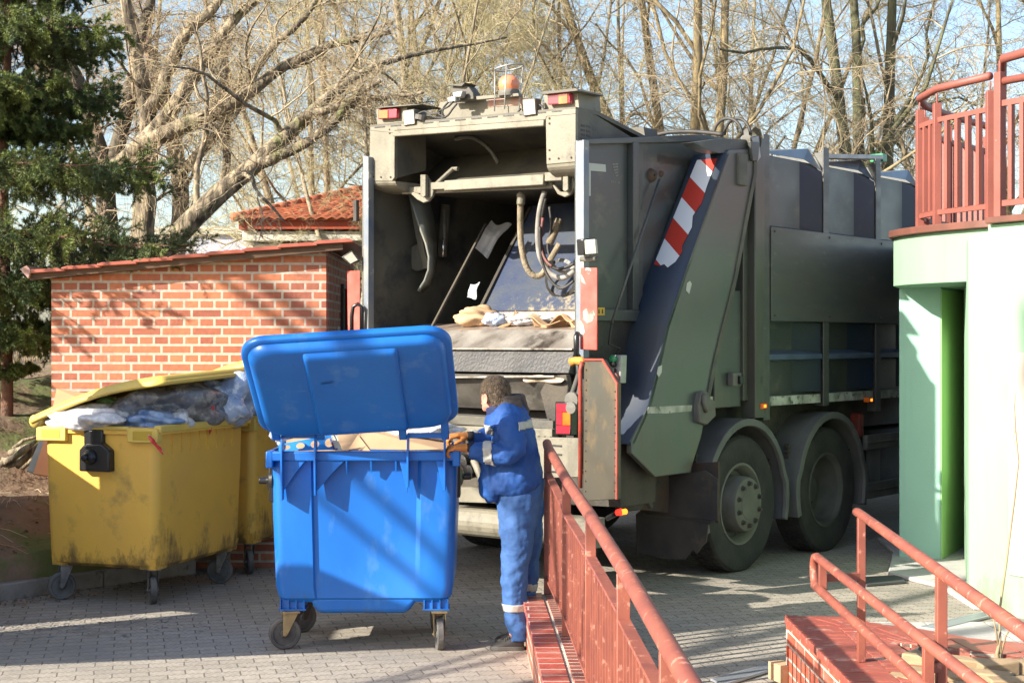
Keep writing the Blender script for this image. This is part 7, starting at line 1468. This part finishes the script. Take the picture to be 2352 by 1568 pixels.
# ================================================================== SPRUCE
def make_spruce(loc, seed):
    rg = np.random.default_rng(seed); o = thing('spruce_tree', 'dark green spruce with drooping layered boughs at the left edge', 'tree', loc)
    Ht = 6.3; tz = np.linspace(-0.3, Ht, 14); P3 = np.stack([0.02*np.sin(tz*2), 0.02*np.cos(tz*3), tz], 1)[None]; rad = np.linspace(.062,.02,14)[None]
    co, f = tubes(P3, rad, 12); fastmesh('trunk', co, f, 'spruce_bark', o)
    stems = []; sr = []; lays = [0.8,1.2,1.62,2.12,2.76,3.10,3.42,3.98,4.5,5.0,5.5,5.9]
    for li, z0 in enumerate(lays):
        R_ = max(0.25, [0.6,1.0,1.35,1.95,1.62,0.75,1.12,1.28,1.0,0.75,0.5,0.3][li]); nb = 16 if z0 > 0.9 else 6
        for k in range(nb):
            az = 2*math.pi*(k+rg.uniform(-.3,.3))/nb+li; r = R_*rg.uniform(.8,1.12)*(0.6 if z0 < 0.9 else 1); z = z0+rg.uniform(-.035,.035); t = np.linspace(0,1,9)
            h = 0.05*t-0.34*t**1.3*r*0.6+0.20*t**4*r*0.5
            h = 0.10*t-0.22*t**1.6*r+0.10*t**4*r; stems.append(np.stack([np.cos(az)*r*t, np.sin(az)*r*t, z+h], 1)); sr.append(np.linspace(.018,.004,9))
    S0 = np.stack(stems); r0 = np.stack(sr); parts = [tubes(S0, r0, 5)]
    S1, r1 = children(S0, r0, 34, rg, .12, .30, (38,75), 6, .5, .0025, droop=.08, tmin=.10, up=-.06, wob=.05)
    # flatten side shoots so each bough is a spray
    S2, r2 = children(S1, r1, 5, rg, .3, .55, (30,55), 4, .6, .002, droop=.12, tmin=.2, up=-.06, wob=.06)
    parts += [tubes(S1, r1, 3), tubes(S2, r2, 3)]
    off = 0; cs = []; fs = []
    for c_, f_ in parts: cs.append(c_); fs.append(f_+off); off += len(c_)
    fastmesh('boughs', np.concatenate(cs), np.concatenate(fs), 'spruce_bark', o)
    cs = []; fs = []; off = 0
    for (Sx, nn_, ln) in ((S0,190,.032),(S1,90,.030),(S2,44,.028)):
        K, N, _ = Sx.shape; t = rg.uniform(0.12,1,(K,nn_))*(N-1); i = np.minimum(t.astype(int), N-2); fr = (t-i)[...,None]; kk = np.arange(K)[:,None]
        b = (Sx[kk,i]*(1-fr)+Sx[kk,i+1]*fr).reshape(-1,3); T = (Sx[kk,i+1]-Sx[kk,i]).reshape(-1,3); T /= np.linalg.norm(T, axis=1, keepdims=True)+1e-9
        rv = rg.normal(0,1,b.shape); rv[:,2] += 0.35; A = rv-T*(rv*T).sum(1,keepdims=True); A /= np.linalg.norm(A, axis=1, keepdims=True)+1e-9
        d = T*0.62+A*0.78; L = rg.uniform(.7,1.3,(len(b),1))*ln; w_ = np.cross(d, rg.normal(0,1,b.shape)); w_ /= np.linalg.norm(w_, axis=1, keepdims=True)+1e-9; w_ *= 0.0026
        co = np.stack([b-w_, b+w_, b+d*L+w_*0.3, b+d*L-w_*0.3], 1).reshape(-1,3); f = (np.arange(len(b))[:,None]*4+np.arange(4)[None]); cs.append(co); fs.append(f+off); off += len(co)
    fastmesh('crown', np.concatenate(cs), np.concatenate(fs), 'spruce', o, smooth=False)
    return o
make_spruce((-4.72, 14.2, 0.85), 3)

# ================================================================== CHAIN LINK FENCE, DRY STALKS
cf = thing('chain_link_fence', 'rusty chain link fence on the bank behind the spruce trunk', 'fence', (-8.0, 19.0, 1.3)); fo = Vector((-8,19,1.3))
a = MB(); Lf = 3.4; hf_ = 1.25; s_ = 0.07; dx_ = Vector((0.97,-0.10,0))
n = int(Lf/s_)
for k in range(-int(hf_/s_), n):
    for sg in (1, -1):
        x0 = k*s_; x1 = x0+hf_; c0_, c1_ = max(0, x0), min(Lf, x1)
        if c1_ <= c0_: continue
        z0_ = (c0_-x0); z1_ = (c1_-x0)
        if sg < 0: z0_, z1_ = hf_-z0_, hf_-z1_
        a.bar(dx_*c0_+Vector((0,0,z0_)), dx_*c1_+Vector((0,0,z1_)), 0.005, 0.005)
a.build('mesh', 'wire', cf)
for x in (0, 1.7, 3.4):
    a = MB(); a.tube([dx_*x, dx_*x+Vector((0,0,1.35))], 0.025, 8); a.build('post', 'rust', cf)
rg_ = random.Random(5); a = MB()
for k in range(260):
    x = -7.6+rg_.random()*3.4; y = 18.3+rg_.random()*0.8; z = hz(x, y); hgt = rg_.uniform(.2,.9); ln_ = rg_.uniform(-.25,.25)
    a.tube([(x,y,z-0.02),(x+ln_*0.4,y+rg_.uniform(-.1,.1),z+hgt*0.6),(x+ln_,y+rg_.uniform(-.15,.15),z+hgt)], [.005,.004,.002], 3, cap=False)
tag(a.build('dry_grass', 'dry', fix=False), kind='stuff')
# leaf litter, twigs and clods on bank and along the kerb
a = MB()
for k in range(2600):
    if k < 2000: x = rg_.uniform(-6.5,-2.9); y = 10.9+max(0,(x+4.6))*1.15+rg_.random()**1.3*5.5; z = hz(x, y)+0.004
    else: x = rg_.uniform(-4.4,-2.2); y = 10.62+max(0,(x+4.6))*1.15-abs(rg_.gauss(0,.22)); z = 0.006
    s = rg_.uniform(.006,.022); t = rg_.uniform(0,6.28); t2 = rg_.uniform(-.5,.5); d = Vector((math.cos(t),math.sin(t),t2*0.5))*s; e = Vector((-math.sin(t),math.cos(t),rg_.uniform(-.3,.3)))*s*rg_.uniform(.3,.8)
    p = Vector((x,y,z+0.004)); a.add([p-d, p-e, p+d, p+e+Vector((0,0,s*0.3))], [(0,1,2,3)])
tag(a.build('leaf_litter', 'litter', fix=False), kind='stuff')
a = MB()
for k in range(420):
    x = rg_.uniform(-6.5,-2.9); y = 10.95+max(0,(x+4.6))*1.15+rg_.random()*5.5; z = hz(x, y)+0.008; t = rg_.uniform(0,6.28); L_ = rg_.uniform(.05,.3); p = Vector((x,y,z)); q = p+Vector((math.cos(t),math.sin(t)*0.8,0))*L_; q.z = hz(q.x,q.y)+0.012
    a.tube([p,(p+q)/2+Vector((0,0,.015)),q], [.004,.003,.002], 3, cap=False)
tag(a.build('fallen_twigs', 'twig', fix=False), kind='stuff')
a = MB()
for k in range(260):
    x = rg_.uniform(-4,3.2); y = rg_.uniform(8.6,13); s = rg_.uniform(.004,.012); t = rg_.uniform(0,6.28); p = Vector((x,y,0.003)); d = Vector((math.cos(t),math.sin(t),0.1))*s; e = Vector((-math.sin(t),math.cos(t),0))*s*.6
    a.add([p-d,p-e,p+d,p+e+Vector((0,0,.004))], [(0,1,2,3)])
tag(a.build('yard_litter', 'litter', fix=False), kind='stuff')
# far hedge line closing the horizon
